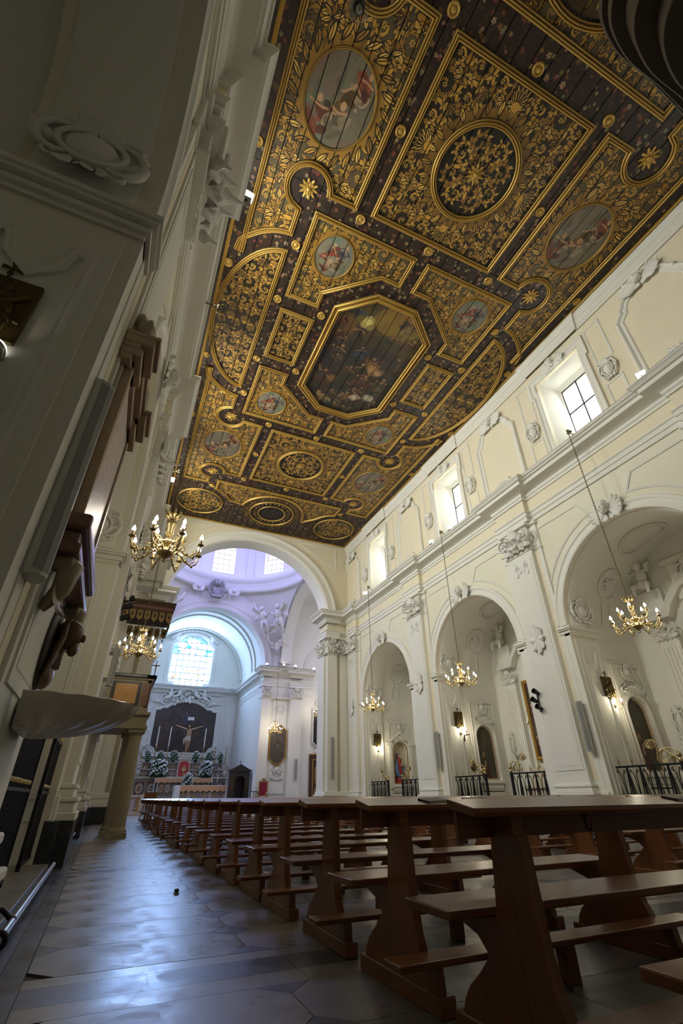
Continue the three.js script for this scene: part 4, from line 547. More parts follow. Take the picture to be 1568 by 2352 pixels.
// ---------------------------------------------------------------- chancel arch wall, piers and transepts
const ZC = -38.5, chancel = struct('wall_chancel', 'white chancel arch wall with stucco piers');
const CX = 5.6, CHW = 4.6, CRISE = 4.45;
put(chancel, 'masonry', extrude([[-9, 0], [CX - CHW, 0], ...arcPts(CX, ASP, CHW, CRISE, 0, 180, 40).reverse(), [CX + CHW, 0], [20.5, 0], [20.5, 18], [-9, 18]], null, 0.9).translate(0, 0, ZC - 0.9), M.white);
put(chancel, 'archivolt', [sweep([[0, 0], [0, 0.08], [0.08, 0.12], [0.15, 0.08], [0.45, 0.08], [0.5, 0.12], [0.56, 0.12], [0.56, 0]].map(([a, b]) => [-a, b]), arcPts(CX, ASP, CHW, CRISE, 0, 180, 40).map(([x, y]) => V(x, y, ZC)), [0, 0, 1])], M.white);
for (const s of [-1, 1]) {
  const X = (a) => CX + s * a, b2 = (a0, a1, y0, y1, z0, z1, r = 0) => box(Math.min(X(a0), X(a1)), Math.max(X(a0), X(a1)), y0, y1, z0, z1, r);
  put(chancel, 'pilaster', [b2(CHW - 0.05, CHW + 0.7, 0.5, 8.7, ZC - 0.7, ZC + 0.2), b2(CHW + 2.35, CHW + 3.35, 0.5, 8.7, ZC, ZC + 0.25), b2(CHW + 0.95, CHW + 2.15, 1.1, 7.6, ZC, ZC + 0.06)], M.white);
  put(chancel, 'capital', [b2(CHW - 0.15, CHW + 0.8, 8.6, 8.7, ZC - 0.8, ZC + 0.3, 0.02), b2(CHW + 2.25, CHW + 3.45, 8.6, 8.7, ZC, ZC + 0.36, 0.02), b2(CHW - 0.1, CHW + 3.4, 7.72, 7.8, ZC - 0.7, ZC + 0.28, 0.02)], M.white);
  orn(chancel, 'capital', [X(CHW + 0.3), 7.78, ZC + 0.22], [0.75, 0.95, 1.2], 0, 0, 'capital_foliage'); orn(chancel, 'capital', [X(CHW + 2.85), 7.78, ZC + 0.26], [1.0, 0.95, 1.2], 0, 0, 'capital_foliage');
  const pth = [V(X(9), 0, ZC + 0.02), V(X(CHW + 3.4), 0, ZC + 0.02), V(X(CHW + 3.4), 0, ZC + 0.25), V(X(CHW + 2.3), 0, ZC + 0.25), V(X(CHW + 2.3), 0, ZC + 0.04), V(X(CHW + 0.75), 0, ZC + 0.04), V(X(CHW + 0.75), 0, ZC + 0.22), V(X(CHW - 0.05), 0, ZC + 0.22), V(X(CHW - 0.05), 0, ZC - 0.9)];
  for (const [prof, y, nm] of [[CORNICE, 10.05, 'cornice'], [ARCHITRAVE, 9.05, 'architrave']]) put(chancel, nm, sweep(prof.map(([a, b]) => [s > 0 ? a : -a, b]), pth.map((p) => V(p.x, y, p.z)), [0, 1, 0]), M.white);
  put(chancel, 'cornice_top', b2(CHW - 0.6, 9, 9.99, 10.04, ZC - 0.9, ZC + 0.6), M.white);
  put(chancel, 'ledge_cable', tube([V(X(9), 10.07, ZC + 0.62), V(X(CHW + 3.9), 10.07, ZC + 0.62), V(X(CHW + 3.9), 10.07, ZC + 0.85), V(X(CHW - 0.6), 10.07, ZC + 0.82), V(X(CHW - 0.6), 10.07, ZC - 0.9)], 0.018, 5), M.black);
  // pendentive relief: two seated angels over scrolls
  const rel = [], gx = 0; for (const q of [-1, 1]) { rel.push(ball(q * 0.62, 1.25, 0.2, 0.17, 0.2, 0.2), ball(q * 0.58, 0.75, 0.16, 0.28, 0.42, 0.24), tube([[q * 0.5, 0.95, 0.25], [q * 0.3, 0.75, 0.3], [q * 0.1, 0.95, 0.25]], [0.09, 0.08, 0.05]), tube([[q * 0.7, 0.95, 0.2], [q * 1.05, 1.3, 0.25], [q * 1.2, 1.85, 0.2]], [0.1, 0.08, 0.05]), tube([[q * 0.55, 0.45, 0.22], [q * 0.35, 0.2, 0.35], [q * 0.42, -0.35, 0.25]], [0.16, 0.14, 0.07]), tube([[q * 0.68, 0.45, 0.2], [q * 0.78, 0.05, 0.32], [q * 0.7, -0.45, 0.2]], [0.16, 0.13, 0.07]), leafPts(q * 0.75, 0.9, q > 0 ? 0.7 : Math.PI - 0.7, 0.9, 0.45), leafPts(q * 0.75, 0.7, q > 0 ? -0.2 : Math.PI + 0.2, 0.7, 0.4), cscroll(q * 0.35, -0.8, 0.3, 0.55, q, 0.09), volute(q * 0.32, -1.35, 0.26, 1.4, 0, q, 0.08)); } rel.push(leafPts(0, -1.2, -Math.PI / 2, 0.6, 0.4), box(-0.6, 0.6, -0.1, 0.05, 0.02, 0.2, 0.03)); for (let i = 0; i < 14; i++) rel.push(leafPts(rr(-0.9, 0.9), rr(-0.5, 0.6), rnd() * 6.28, 0.4, 0.2));
  const m = put(chancel, 'angel_relief', rel, M.stucco); m.position.set(CX + s * 4.75, 13.35, ZC + 1.45); m.scale.setScalar(1.2); m.rotation.order = 'YXZ'; m.rotation.y = -s * Math.PI / 4; m.rotation.x = 0.5;
  // stucco sprays above and below the pier pictures
  for (const [y, k] of [[6.95, 'cartouche'], [2.75, 'cartouche'], [6.0, 'plume'], [2.0, 'crest']]) orn(chancel, k, [X(CHW + 1.55), y, ZC + 0.06], [0.85, 0.75, 0.6], 0);
  put(chancel, 'corner_pier', b2(CHW + 0.85, CHW + 3.3, 10.04, 11.1, ZC, ZC + 0.3, 0.02), M.white);
  // transept shell
  const TX = s > 0 ? 20.2 : -8.9;
  put(chancel, 'transept_end', [box(Math.min(TX, TX + s * 0.3), Math.max(TX, TX + s * 0.3), 0, 18, -39, -25)], M.white);
  put(chancel, 'transept_roof', box(Math.min(X(6.05), TX), Math.max(X(6.05), TX), 16.3, 16.6, -39, -25), M.white);
  // lunette arch of the transept, standing on the crossing's side
  put(chancel, 'transept_arch', sweep([[0, -0.5], [0, 0.4], [0.5, 0.4], [0.5, -0.5]].map(([a, b]) => [-a, b]), arcPts(0, 0, 5.6, 5.6, 0, 180, 36).map(([a, b]) => V(XA + s * 6.1, 10.4 + b, DOME.z + a)), [s, 0, 0]), M.white);
  // arched recess over the transept door
  put(chancel, 'transept_lunette', [sweep(FRAME.map(([a, b]) => [a * 2, b * 2]), arcPts(s > 0 ? 15.6 : -4.4, 10.3, 1.9, 2.0, 0, 180, 20).map(([x, y]) => V(x, y, ZC)), [0, 0, 1])], M.white);
}
// crest on the ring above the chancel arch
{ const l = [ball(0, 0.55, 0.25, 0.3, 0.36, 0.3), box(-0.42, 0.42, -0.75, -0.5, 0, 0.4, 0.05), ...shellFan(0, 0.2, 0.75, 0.4, Math.PI - 0.4, 7), leafPts(0, 0.5, -Math.PI / 2, 1.1, 0.6)]; for (const q of [-1, 1]) l.push(cscroll(q * 0.4, 0, 0.3, 0.6, q, 0.09), volute(q * 0.45, -0.3, 0.24, 1.3, 0, q, 0.08)); const m = put(chancel, 'grey_crest', l, M.grey); m.position.set(CX - 0.3, 16.0, ZC + 0.75); m.scale.set(1, 1.05, 1); for (const q of [-1, 1]) orn(chancel, 'cherub', [CX - 0.3 + q * 1.5, 16.1, ZC + 0.7], [1.0, 1.1, 1.1], 0, 0, 'cherub_head'); }

// ---------------------------------------------------------------- chancel: side walls, vault, altar wall
const ZB = -48.5, apse = struct('wall_altar', 'white altar wall with large coloured window opening');
{
  const win = [[3.55, 10.45], [3.95, 10.45], [4.1, 10.15], [4.4, 10.15], [6.4, 10.15], [6.7, 10.15], [6.85, 10.45], [7.25, 10.45], [7.35, 10.8], [7.35, 13.9], [7.1, 14.05], [6.95, 14.25], ...arcPts(5.4, 14.2, 1.4, 0.75, 4, 176, 14), [3.85, 14.25], [3.7, 14.05], [3.45, 13.9], [3.45, 10.8]];
  put(apse, 'masonry', extrude(rectP(-0.5, 12, 0, 17), [win], 0.5).translate(0, 0, ZB - 0.5), M.white);
  put(apse, 'window_frame', sweep([[0, 0], [0, 0.1], [0.1, 0.16], [0.2, 0.1], [0.34, 0.1], [0.4, 0.05], [0.4, 0]].map(([a, b]) => [-a, b]), win.map(([x, y]) => V(x, y, ZB)), [0, 0, 1], true), M.white);
  for (let i = 0; i < 15; i++) { const a = (20 + i * 10) * R; orn(apse, 'crest', [5.4 + 2.2 * Math.cos(a), 14.1 + 1.25 * Math.sin(a), ZB + 0.12], [0.4, 0.5, 0.6], 0, a - Math.PI / 2, 'garland'); }
  put(apse, 'side_wall', [box(CX - CHW - 0.75, CX - CHW - 0.25, 0, 17, ZB - 0.4, ZC - 0.4), box(CX + CHW + 0.25, CX + CHW + 0.75, 0, 17, ZB - 0.4, ZC - 0.4)], M.white);
  const r0 = CHW + 0.25, vs = 10.9, pos = []; for (let i = 0; i < 28; i++) { const a = i / 28 * Math.PI, b = (i + 1) / 28 * Math.PI, P = (t, z) => [CX + r0 * Math.cos(t), vs + r0 * Math.sin(t), z]; pos.push(...P(a, ZC - 0.85), ...P(b, ZC - 0.85), ...P(b, ZB), ...P(a, ZC - 0.85), ...P(b, ZB), ...P(a, ZB)); }
  const g = new THREE.BufferGeometry(); g.setAttribute('position', new THREE.Float32BufferAttribute(pos, 3)); g.computeVertexNormals(); put(apse, 'vault', [uvm(toCreasedNormals(g, 0.4)), box(CX - 6, CX + 6, 16.2, 16.5, ZB - 0.5, ZC - 0.2)], M.white);
  for (const [z, w] of [[ZB + 0.05, 0.5], [ZB + 4.4, 0.35], [ZB + 5.6, 0.35]]) put(apse, 'vault_rib', sweep([[0, 0], [0.1, 0], [0.1, w], [0, w]], arcPts(CX, vs, r0 - 0.02, r0 - 0.02, 0, 180, 36).map(([x, y]) => V(x, y, z)), [0, 0, 1]), M.white);
  const pth = [V(CX + CHW + 0.25, 0, ZC - 0.9), V(CX + CHW + 0.25, 0, ZB), V(CX + 3.2, 0, ZB), V(CX + 3.2, 0, ZB + 0.12), V(CX - 3.2, 0, ZB + 0.12), V(CX - 3.2, 0, ZB), V(CX - CHW - 0.25, 0, ZB), V(CX - CHW - 0.25, 0, ZC - 0.9)];
  for (const [prof, y, nm] of [[CORNICE, 9.98, 'cornice'], [ARCHITRAVE, 8.9, 'architrave']]) put(apse, nm, sweep(prof.map(([a, b]) => [a, b]), pth.map((p) => V(p.x, y, p.z)), [0, 1, 0]), M.white);
  put(apse, 'ledge_cable', tube(pth.slice(1, -1).map((p) => V(p.x * 0.985 + 0.08, 10.0, p.z + 0.6)), 0.018, 5), M.black);
  for (const x of [1.4, 9.8]) put(apse, 'pilaster', [box(x - 0.45, x + 0.45, 0.5, 8.6, ZB, ZB + 0.14), box(x - 0.3, x + 0.3, 1.5, 7.2, ZB + 0.14, ZB + 0.16)], M.white);
  // stained glass: pale panes of sky, cloud and rays behind lead bars
  const wThing = struct('window_' + (++nWindow), 'large stained glass window of pale rays and blue sky');
  const art = tex(canvas(780, 960, (c, W, H) => {
    c.fillStyle = '#b4e2f6'; c.fillRect(0, 0, W, H);
    for (let i = 0; i < 60; i++) { c.fillStyle = ['#ffffff', '#d8f2fb', '#8fd0f0', '#c4ecf9'][i % 4]; c.beginPath(); c.ellipse(rnd() * W, rnd() * H * 0.6, rr(30, 90), rr(20, 50), rnd() * 3, 0, 7); c.fill(); }
    c.fillStyle = '#ffffff'; for (const [x, y, a, b] of [[390, 120, 120, 80], [390, 260, 70, 60], [240, 300, 90, 70], [540, 300, 90, 70], [170, 180, 90, 60], [610, 170, 90, 60]]) { c.beginPath(); c.ellipse(x, y, a, b, 0, 0, 7); c.fill(); }
    for (let i = 0; i < 17; i++) { const a = Math.PI * (0.02 + 0.96 * i / 16); c.fillStyle = i % 2 ? '#fffef6' : '#dcf4fc'; c.beginPath(); c.moveTo(390, 380); c.lineTo(390 + 900 * Math.cos(a - 0.09), 380 + 900 * Math.sin(a - 0.09)); c.lineTo(390 + 900 * Math.cos(a + 0.09), 380 + 900 * Math.sin(a + 0.09)); c.fill(); }
    c.fillStyle = '#ffffff'; c.beginPath(); c.ellipse(390, 400, 60, 150, 0, 0, 7); c.fill(); for (let i = 0; i < 26; i++) { c.fillStyle = ['#f7c370', '#f0a070', '#8accf0', '#fff6d4'][i % 4]; c.fillRect(rnd() * W, H * rr(0.6, 1), rr(15, 50), rr(10, 24)); }
  }), true, 1, 1);
  const gm = new THREE.MeshPhysicalMaterial({ map: art, transmission: 1, roughness: 0.12, thickness: 0 });
  const cols = 7, rows = 8, x0 = 3.45, x1 = 7.35, y0 = 10.15, y1 = 14.95, cw = (x1 - x0) / cols, ch = (y1 - y0) / rows;
  for (let i = 0; i < cols; i++) for (let k = 0; k < rows; k++) { const p = box(x0 + cw * i + 0.01, x0 + cw * (i + 1) - 0.01, y0 + ch * k + 0.01, y0 + ch * (k + 1) - 0.01, -0.006, 0.006), a = p.attributes; for (let q = 0; q < a.position.count; q++) a.uv.setXY(q, (a.position.getX(q) - x0) / (x1 - x0), (a.position.getY(q) - y0) / (y1 - y0)); put(wThing, 'pane', p, gm).position.z = ZB - 0.3; }
  const bars = []; for (let i = 0; i <= cols; i++) bars.push(box(x0 + cw * i - 0.018, x0 + cw * i + 0.018, y0, y1, ZB - 0.27, ZB - 0.24)); for (let k = 0; k <= rows; k++) bars.push(box(x0, x1, y0 + ch * k - 0.02, y0 + ch * k + 0.02, ZB - 0.27, ZB - 0.24)); put(wThing, 'lead_bars', bars, std({ color: new THREE.Color().setRGB(0.05, 0.1, 0.14), roughness: 0.6 }));
}
// ---------------------------------------------------------------- entrance wall and organ gallery behind the camera
const wallBack = struct('wall_back', 'plain entrance wall behind the organ gallery');
put(wallBack, 'masonry', box(-1.2, 12.9, 0, 15.4, 6.4, 6.9), M.cream);
// ---------------------------------------------------------------- pews: ledge and back board, cantilevered seat in front, kneeler behind
function makePew(len, mat) {
  const o = new THREE.Group(), post = 0.22;                   // local: x along the pew from its left end, z = 0 at the far edge of the ledge, +z towards the door
  const W = mat;
  put(o, 'ledge', uvm(extrude([[-0.005, 0.868], [0.0, 0.885], [0.19, 0.852], [0.2, 0.835], [0.195, 0.82], [0.005, 0.845]].map(([a, b]) => [-a, b]), null, len, 0.004).rotateY(Math.PI / 2)), W);
  put(o, 'back_board', box(0.02, len - 0.02, 0.735, 0.85, 0.005, 0.03, 0.004), W);
  put(o, 'seat', box(0, len, 0.44, 0.475, -0.46, -0.08, 0.008), W);
  put(o, 'kneeler', box(0.0, len, 0.175, 0.205, 0.27, 0.44, 0.008), W);
  for (const x of [post, len - post - 0.05]) {
    const side = [[-0.36, 0.075], [-0.34, 0.12], [-0.3, 0.17], [-0.2, 0.24], [-0.12, 0.31], [-0.05, 0.4], [-0.03, 0.5], [0.0, 0.745], [0.19, 0.745], [0.205, 0.5], [0.215, 0.38], [0.24, 0.27], [0.29, 0.17], [0.4, 0.17], [0.41, 0.075]];
    put(o, 'post', uvm(extrude(side.map(([z, y]) => [-z, y]).reverse(), null, 0.05, 0.004).rotateY(Math.PI / 2).translate(x, 0, 0), true), W);
    put(o, 'foot', box(x - 0.02, x + 0.07, 0, 0.078, -0.4, 0.46, 0.008), W);
    put(o, 'bracket', uvm(extrude([[0.44, 0.44], [0.02, 0.44], [0.02, 0.24], [0.08, 0.29], [0.16, 0.36], [0.3, 0.4], [0.42, 0.415]], null, 0.045, 0.003).rotateY(Math.PI / 2).translate(x + 0.002, 0, -0.03), true), W);
    put(o, 'ledge_support', box(x - 0.005, x + 0.055, 0.74, 0.84, 0.03, 0.16, 0.004), W);
  }
  put(o, 'kneeler_leg', box(len / 2 - 0.04, len / 2 + 0.04, 0, 0.176, 0.31, 0.39, 0.005), W);
  return o;
}
{
  const A = makePew(2.3, M.pewA), B = makePew(2.3, M.pewB), zs = [-2.09, -3.07, -4.14, -5.32, -6.27, -7.37];
  for (let k = 6; k < 21; k++) zs.push(-7.37 - (k - 5) * 1.06);
  const lab = ['first', 'second', 'third', 'fourth', 'fifth', 'sixth', 'seventh', 'eighth', 'ninth', 'tenth', 'eleventh', 'twelfth', 'thirteenth', 'fourteenth', 'fifteenth', 'sixteenth', 'seventeenth', 'eighteenth', 'nineteenth', 'twentieth', 'twenty-first'];
  const place = (src, label, x, z, group, turn = 0) => { const c = src.clone(); c.name = numbered('pew'); c.userData = { label, category: 'pew', group }; c.position.set(x, 0, z); c.rotation.y = turn; scene.add(c); return c; };
  place(A, 'brown wooden pew nearest the entrance, only its seat edge in view', 1.52, -0.86, 'pews of the row beside the holy water stoup', -0.02);
  zs.forEach((z, i) => place(i % 2 ? A : B, `brown wooden pew with kneeler, ${lab[i]} full pew from the entrance on the stoup side`, 1.47 + (i > 5 ? 0.04 * Math.sin(i * 1.7) : 0), z, i < 6 ? 'pews of the row beside the holy water stoup' : 'close ranks of pews before the pulpit', 0.012 * Math.sin(i * 2.3)));
  for (let i = 0; i < 19; i++) place(i % 2 ? B : A, `brown wooden pew with kneeler, ${lab[i]} from the entrance beside the chapel railings`, 6.35 + 0.03 * Math.sin(i * 2.1), -3.9 - i * 1.1, 'pews of the block beside the chapel railings', 0.012 * Math.cos(i * 1.9));
  // leaflets and books left on the pews
  const sheet = box(-0.075, 0.075, 0, 0.004, -0.1, 0.1), book = (c) => c;
  const paper = (x, y, z, t, label) => { const p = solo('leaflet', label, 'leaflet', sheet.clone(), M.paper, [x, y, z], 'white leaflets left on the pew seats'); p.rotation.y = t; };
  for (const [x, z, t] of [[7.1, -6.3, 0.3], [7.9, -7.45, 1.2], [2.5, -7.6, 0.2], [2.95, -7.62, -0.3]]) paper(x, 0.476, z, t, 'white printed leaflet lying on a pew seat');
  for (const [x, z, t, i] of [[2.35, -2.99, 0.1, 1], [3.0, -2.0, -0.05, 0], [2.0, -2.99, 0.2, 1]]) { const o = thing('hymn_book', 'thin dark hymn book lying on a pew ledge', 'book', [x, 0.868, z], t, 'dark hymn books on the pew ledges'); o.rotation.x = 0.165; put(o, 'cover', box(-0.1, 0.1, 0, 0.012, -0.05, 0.05, 0.002), M.black); put(o, 'pages', box(-0.096, 0.102, 0.003, 0.009, -0.047, 0.052), M.paper); }
  const hook = solo('bag_hook', 'small black bag hook under the near pew ledge', 'hook', [tube([[0, 0, 0], [0, -0.05, 0], [0.03, -0.055, 0], [0.035, -0.03, 0]], 0.006, 5), box(-0.015, 0.015, -0.01, 0.03, -0.01, 0.004)], M.black, [2.28, 0.8, -2.06]);
}
// small black stopper lying in the aisle
{ const o = thing('door_stopper', 'small dark rubber stopper lying on the aisle floor', 'stopper', [0.98, 0, -6.7]); put(o, 'knob', lathe([[0.001, 0.045], [0.02, 0.044], [0.028, 0.03], [0.02, 0.018], [0.024, 0.01]], 12), M.black); put(o, 'foot', lathe([[0.001, 0.014], [0.03, 0.012], [0.032, 0], [0.001, 0]], 12), M.greyLight); }
// ---------------------------------------------------------------- chandeliers
const linkG = (() => { const l = []; const t = (rot) => { const g = clean(new THREE.TorusGeometry(0.022, 0.006, 4, 8)).scale(1, 1.6, 1); return rot ? g.rotateY(Math.PI / 2) : g; }; return [t(0), t(1)]; })();
const chain = (len) => { const l = []; for (let i = 0; i * 0.052 < len; i++) l.push(linkG[i % 2].clone().translate(0, i * 0.052 + 0.03, 0)); return merge(l); };
function chandelierProto(label, pos, len, far) {
  const o = thing('chandelier', label, 'chandelier', pos, 0, 'brass candle chandeliers hung from the cornices');
  put(o, 'stem', lathe([[0.001, -0.16], [0.02, -0.15], [0.028, -0.13], [0.012, -0.11], [0.05, -0.08], [0.11, -0.03], [0.13, 0.0], [0.115, 0.03], [0.05, 0.06], [0.035, 0.1], [0.06, 0.14], [0.085, 0.18], [0.06, 0.22], [0.03, 0.26], [0.045, 0.3], [0.06, 0.36], [0.055, 0.42], [0.075, 0.5], [0.085, 0.55], [0.05, 0.56], [0.02, 0.58], [0.016, 0.66]], 18), M.gold);
  const crown = []; for (let i = 0; i < 8; i++) { const a = i * Math.PI / 4; crown.push(tube([0, 1, 2, 3, 4].map((k) => { const r = 0.03 + [0, 0.05, 0.085, 0.1, 0.085][k], y = 0.64 + [0, 0.02, 0.05, 0.1, 0.12][k]; return [r * Math.cos(a), y, r * Math.sin(a)]; }), [0.02, 0.026, 0.024, 0.016, 0.012], 5), ball(0.115 * Math.cos(a), 0.745, 0.115 * Math.sin(a), 0.016)); } crown.push(lathe([[0.05, 0.62], [0.07, 0.65], [0.05, 0.68]], 12)); put(o, 'crown', crown, M.gold);
  const armL = tube([[0.1, 0.0, 0], [0.16, 0.05, 0], [0.24, 0.03, 0], [0.33, -0.05, 0], [0.43, -0.09, 0], [0.51, -0.05, 0], [0.54, 0.04, 0], [0.54, 0.09, 0]], [0.015, 0.016, 0.013, 0.014, 0.013, 0.014, 0.012, 0.011], 6), curl = [tube([[0.2, 0.04, 0], [0.24, 0.09, 0], [0.3, 0.08, 0], [0.3, 0.03, 0], [0.26, 0.03, 0]], [0.014, 0.013, 0.012, 0.01, 0.012], 5), tube([[0.4, -0.09, 0], [0.44, -0.03, 0], [0.49, -0.01, 0], [0.47, 0.03, 0]], [0.013, 0.012, 0.01, 0.01], 5), ball(0.34, -0.035, 0, 0.025), ball(0.45, -0.1, 0, 0.022), ball(0.17, 0.06, 0, 0.026)];
  const slim = 1; const armGeo = merge([armL, ...curl]), upGeo = merge([tube([[0.06, 0.2, 0], [0.12, 0.18, 0], [0.19, 0.16, 0], [0.26, 0.19, 0], [0.3, 0.27, 0], [0.3, 0.33, 0]], [0.016, 0.018, 0.016, 0.017, 0.014, 0.013], 6), tube([[0.14, 0.18, 0], [0.17, 0.23, 0], [0.21, 0.23, 0], [0.2, 0.19, 0]], [0.012, 0.011, 0.01, 0.009], 5), ball(0.22, 0.16, 0, 0.02)]);
  const cup = lathe([[0.006, 0], [0.03, 0.012], [0.05, 0.03], [0.055, 0.036], [0.03, 0.036], [0.02, 0.05]], 12), sleeve = lathe([[0.017, 0.036], [0.018, 0.12], [0.012, 0.125]], 10), bulb = lathe([[0.001, 0.225], [0.01, 0.205], [0.025, 0.172], [0.03, 0.15], [0.024, 0.13], [0.013, 0.12]], 10);
  const add = (g, a, r, y) => { const arm = put(o, 'arm', g, M.gold); arm.rotation.y = a; for (const [nm, gg, mm] of [['candle_cup', cup, M.gold], ['candle_sleeve', sleeve, M.sleeve], ['bulb', bulb, M.bulb]]) put(arm, nm, gg, mm).position.set(r, y, 0); };
  M.sleeve ??= std({ color: new THREE.Color().setRGB(0.5, 0.36, 0.16), roughness: 0.5 });
  for (let i = 0; i < 8; i++) add(armGeo, i * Math.PI / 4 + 0.15, 0.54, 0.085); for (let i = 0; i < 4; i++) add(upGeo, i * Math.PI / 2 + 0.5, 0.3, 0.32);
  put(o, 'chain', chain(len), M.chain).position.y = 0.64;
  put(o, 'bracket', [box(-0.04, 0.04, len + 0.64, len + 0.7, -0.04, 0.04, 0.01), ball(0, len + 0.76, 0, 0.05), ball(0.08, len + 0.74, 0.03, 0.04), tube([[0, len + 0.66, 0], [0.12, len + 0.7, 0], [0.4, len + 0.66, 0]], 0.018, 6)], M.chain);
  return o;
}
M.chain = std({ color: new THREE.Color().setRGB(0.22, 0.18, 0.1), metalness: 0.7, roughness: 0.5 });
const chandelierLights = [];
function hang(src, label, x, y, z, t, power, mirror) { const o = src ? copyOf(src, label, [x, y, z], t) : chandelierProto(label, [x, y, z], 10.4 - y - 0.5, false); chandelierLights.push([x, y + 0.25, z, power]); return o; }
const ch0 = hang(null, 'brass candle chandelier hanging in the chapel arch with the single large gilt shell railing', 11.05, 4.35, -7.0, 0, 3.5);
hang(ch0, 'brass candle chandelier hanging before the chapel arch with black spotlights on its pier', 11.05, 4.35, -14.0, 0.2, 3.5);
hang(ch0, 'brass candle chandelier hanging before the chapel arch of the standing Madonna statue', 11.05, 4.45, -20.95, 0.4, 3.5);
hang(ch0, 'large brass candle chandelier hanging above the memorial wall, before the great arch', 0.115, 4.15, -6.95, 3.3, 3.5);
hang(ch0, 'brass candle chandelier hanging in front of the pulpit canopy', 0.11, 4.3, -13.95, 2.9, 3.5);
const chS = copyOf(ch0, 'small brass chandelier before the oval picture on the chancel pier', [11.0, 5.1, -37.0], 0.3); chandelierLights.push([11.0, 5.4, -37.0, 6]);
const chT = copyOf(ch0, 'brass chandelier before the dark transept painting of a pale martyr', [14.75, 6.5, -37.2], 0.1); chandelierLights.push([14.75, 6.8, -37.2, 4]);
for (const [o, top] of [[chS, 10.1], [chT, 10.1]]) { const L = 10.4 - 4.35 - 0.5, n = top - o.position.y - 0.64; for (const m of o.children) { if (m.name === 'chain') m.scale.y = n / L; if (m.name === 'bracket') m.position.y = n - L; } }
chandelierLights.forEach(([x, y, z, p]) => { const l = new THREE.PointLight(new THREE.Color().setRGB(1, 0.86, 0.62), p, 0, 2); l.position.set(x, y, z); l.shadow.radius = 12; l.castShadow = true; scene.add(l); });

// ---------------------------------------------------------------- floodlights on the cornices
function flood(label, x, y, z, aim, power, group, big = 1) {
  const o = thing('floodlight', label, 'floodlight', [x, y, z], 0, group);
  const h = new THREE.Group(); const d = V(...aim).sub(V(x, y + 0.17, z)).normalize();
  const body = put(o, 'housing', box(-0.13 * big, 0.13 * big, -0.09 * big, 0.09 * big, -0.1, 0, 0.01), M.grey); body.position.set(0, 0.17, 0); body.lookAt(0 + d.x, 0.17 + d.y, d.z);
  const face = put(o, 'lamp_face', box(-0.115 * big, 0.115 * big, -0.075 * big, 0.075 * big, 0.001, 0.008), M.lampGlass); face.position.copy(body.position); face.quaternion.copy(body.quaternion);
  put(o, 'stand', [box(-0.02, 0.02, 0, 0.12, -0.02, 0.02), box(-0.09, 0.09, 0, 0.015, -0.07, 0.07)], M.grey);
  if (power) areaLight(x + d.x * 0.02, y + 0.17 + d.y * 0.02, z + d.z * 0.02, 0.22 * big, 0.15 * big, [x + d.x, y + 0.17 + d.y, z + d.z], [1, 0.87, 0.68], power);
  return o;
}
const GF = 'floodlights standing on the nave cornices', GC = 'floodlights standing on the crossing cornice';
const FP = 540;
flood('lit floodlight on the right cornice beside the first clerestory window', XR - 0.68, 10.52, -4.5, [5.2, 15.3, -3.2], FP, GF);
flood('lit floodlight on the right cornice below the second clerestory window', XR - 0.55, 10.52, -13.6, [5.2, 15.3, -12.2], FP, GF);
flood('small lit floodlight on the right cornice beyond the second window', XR - 0.55, 10.52, -15.0, [6.2, 15.3, -17.2], FP, GF, 0.8);
flood('lit floodlight on the right cornice next to the great arch', XR - 0.55, 10.52, -21.7, [6.2, 15.3, -21.2], FP, GF);
flood('bright lit floodlight at the edge of the left cornice over the memorial pier', XL + 0.86, 10.52, -4.55, [6.2, 15.3, -3.4], FP, GF);
flood('lit floodlight on the left cornice halfway along the nave', XL + 0.62, 10.52, -14.7, [6.2, 15.3, -13.4], FP, GF);
flood('lit floodlight on the left cornice next to the great arch', XL + 0.62, 10.52, -22.8, [5.6, 15.3, -21.5], FP, GF);
for (const [x, z, l] of [[10.2, ZC + 0.75, 'at the chancel arch corner'], [11.6, ZC + 0.95, 'over the oval picture'], [12.6, ZC + 0.95, 'over the broad pier pilaster'], [14.4, ZC + 0.6, 'over the transept door']]) flood('lit floodlight on the crossing cornice ' + l, x, 10.08, z, [x, 15, z + 2.2], 45, GC, 0.8);
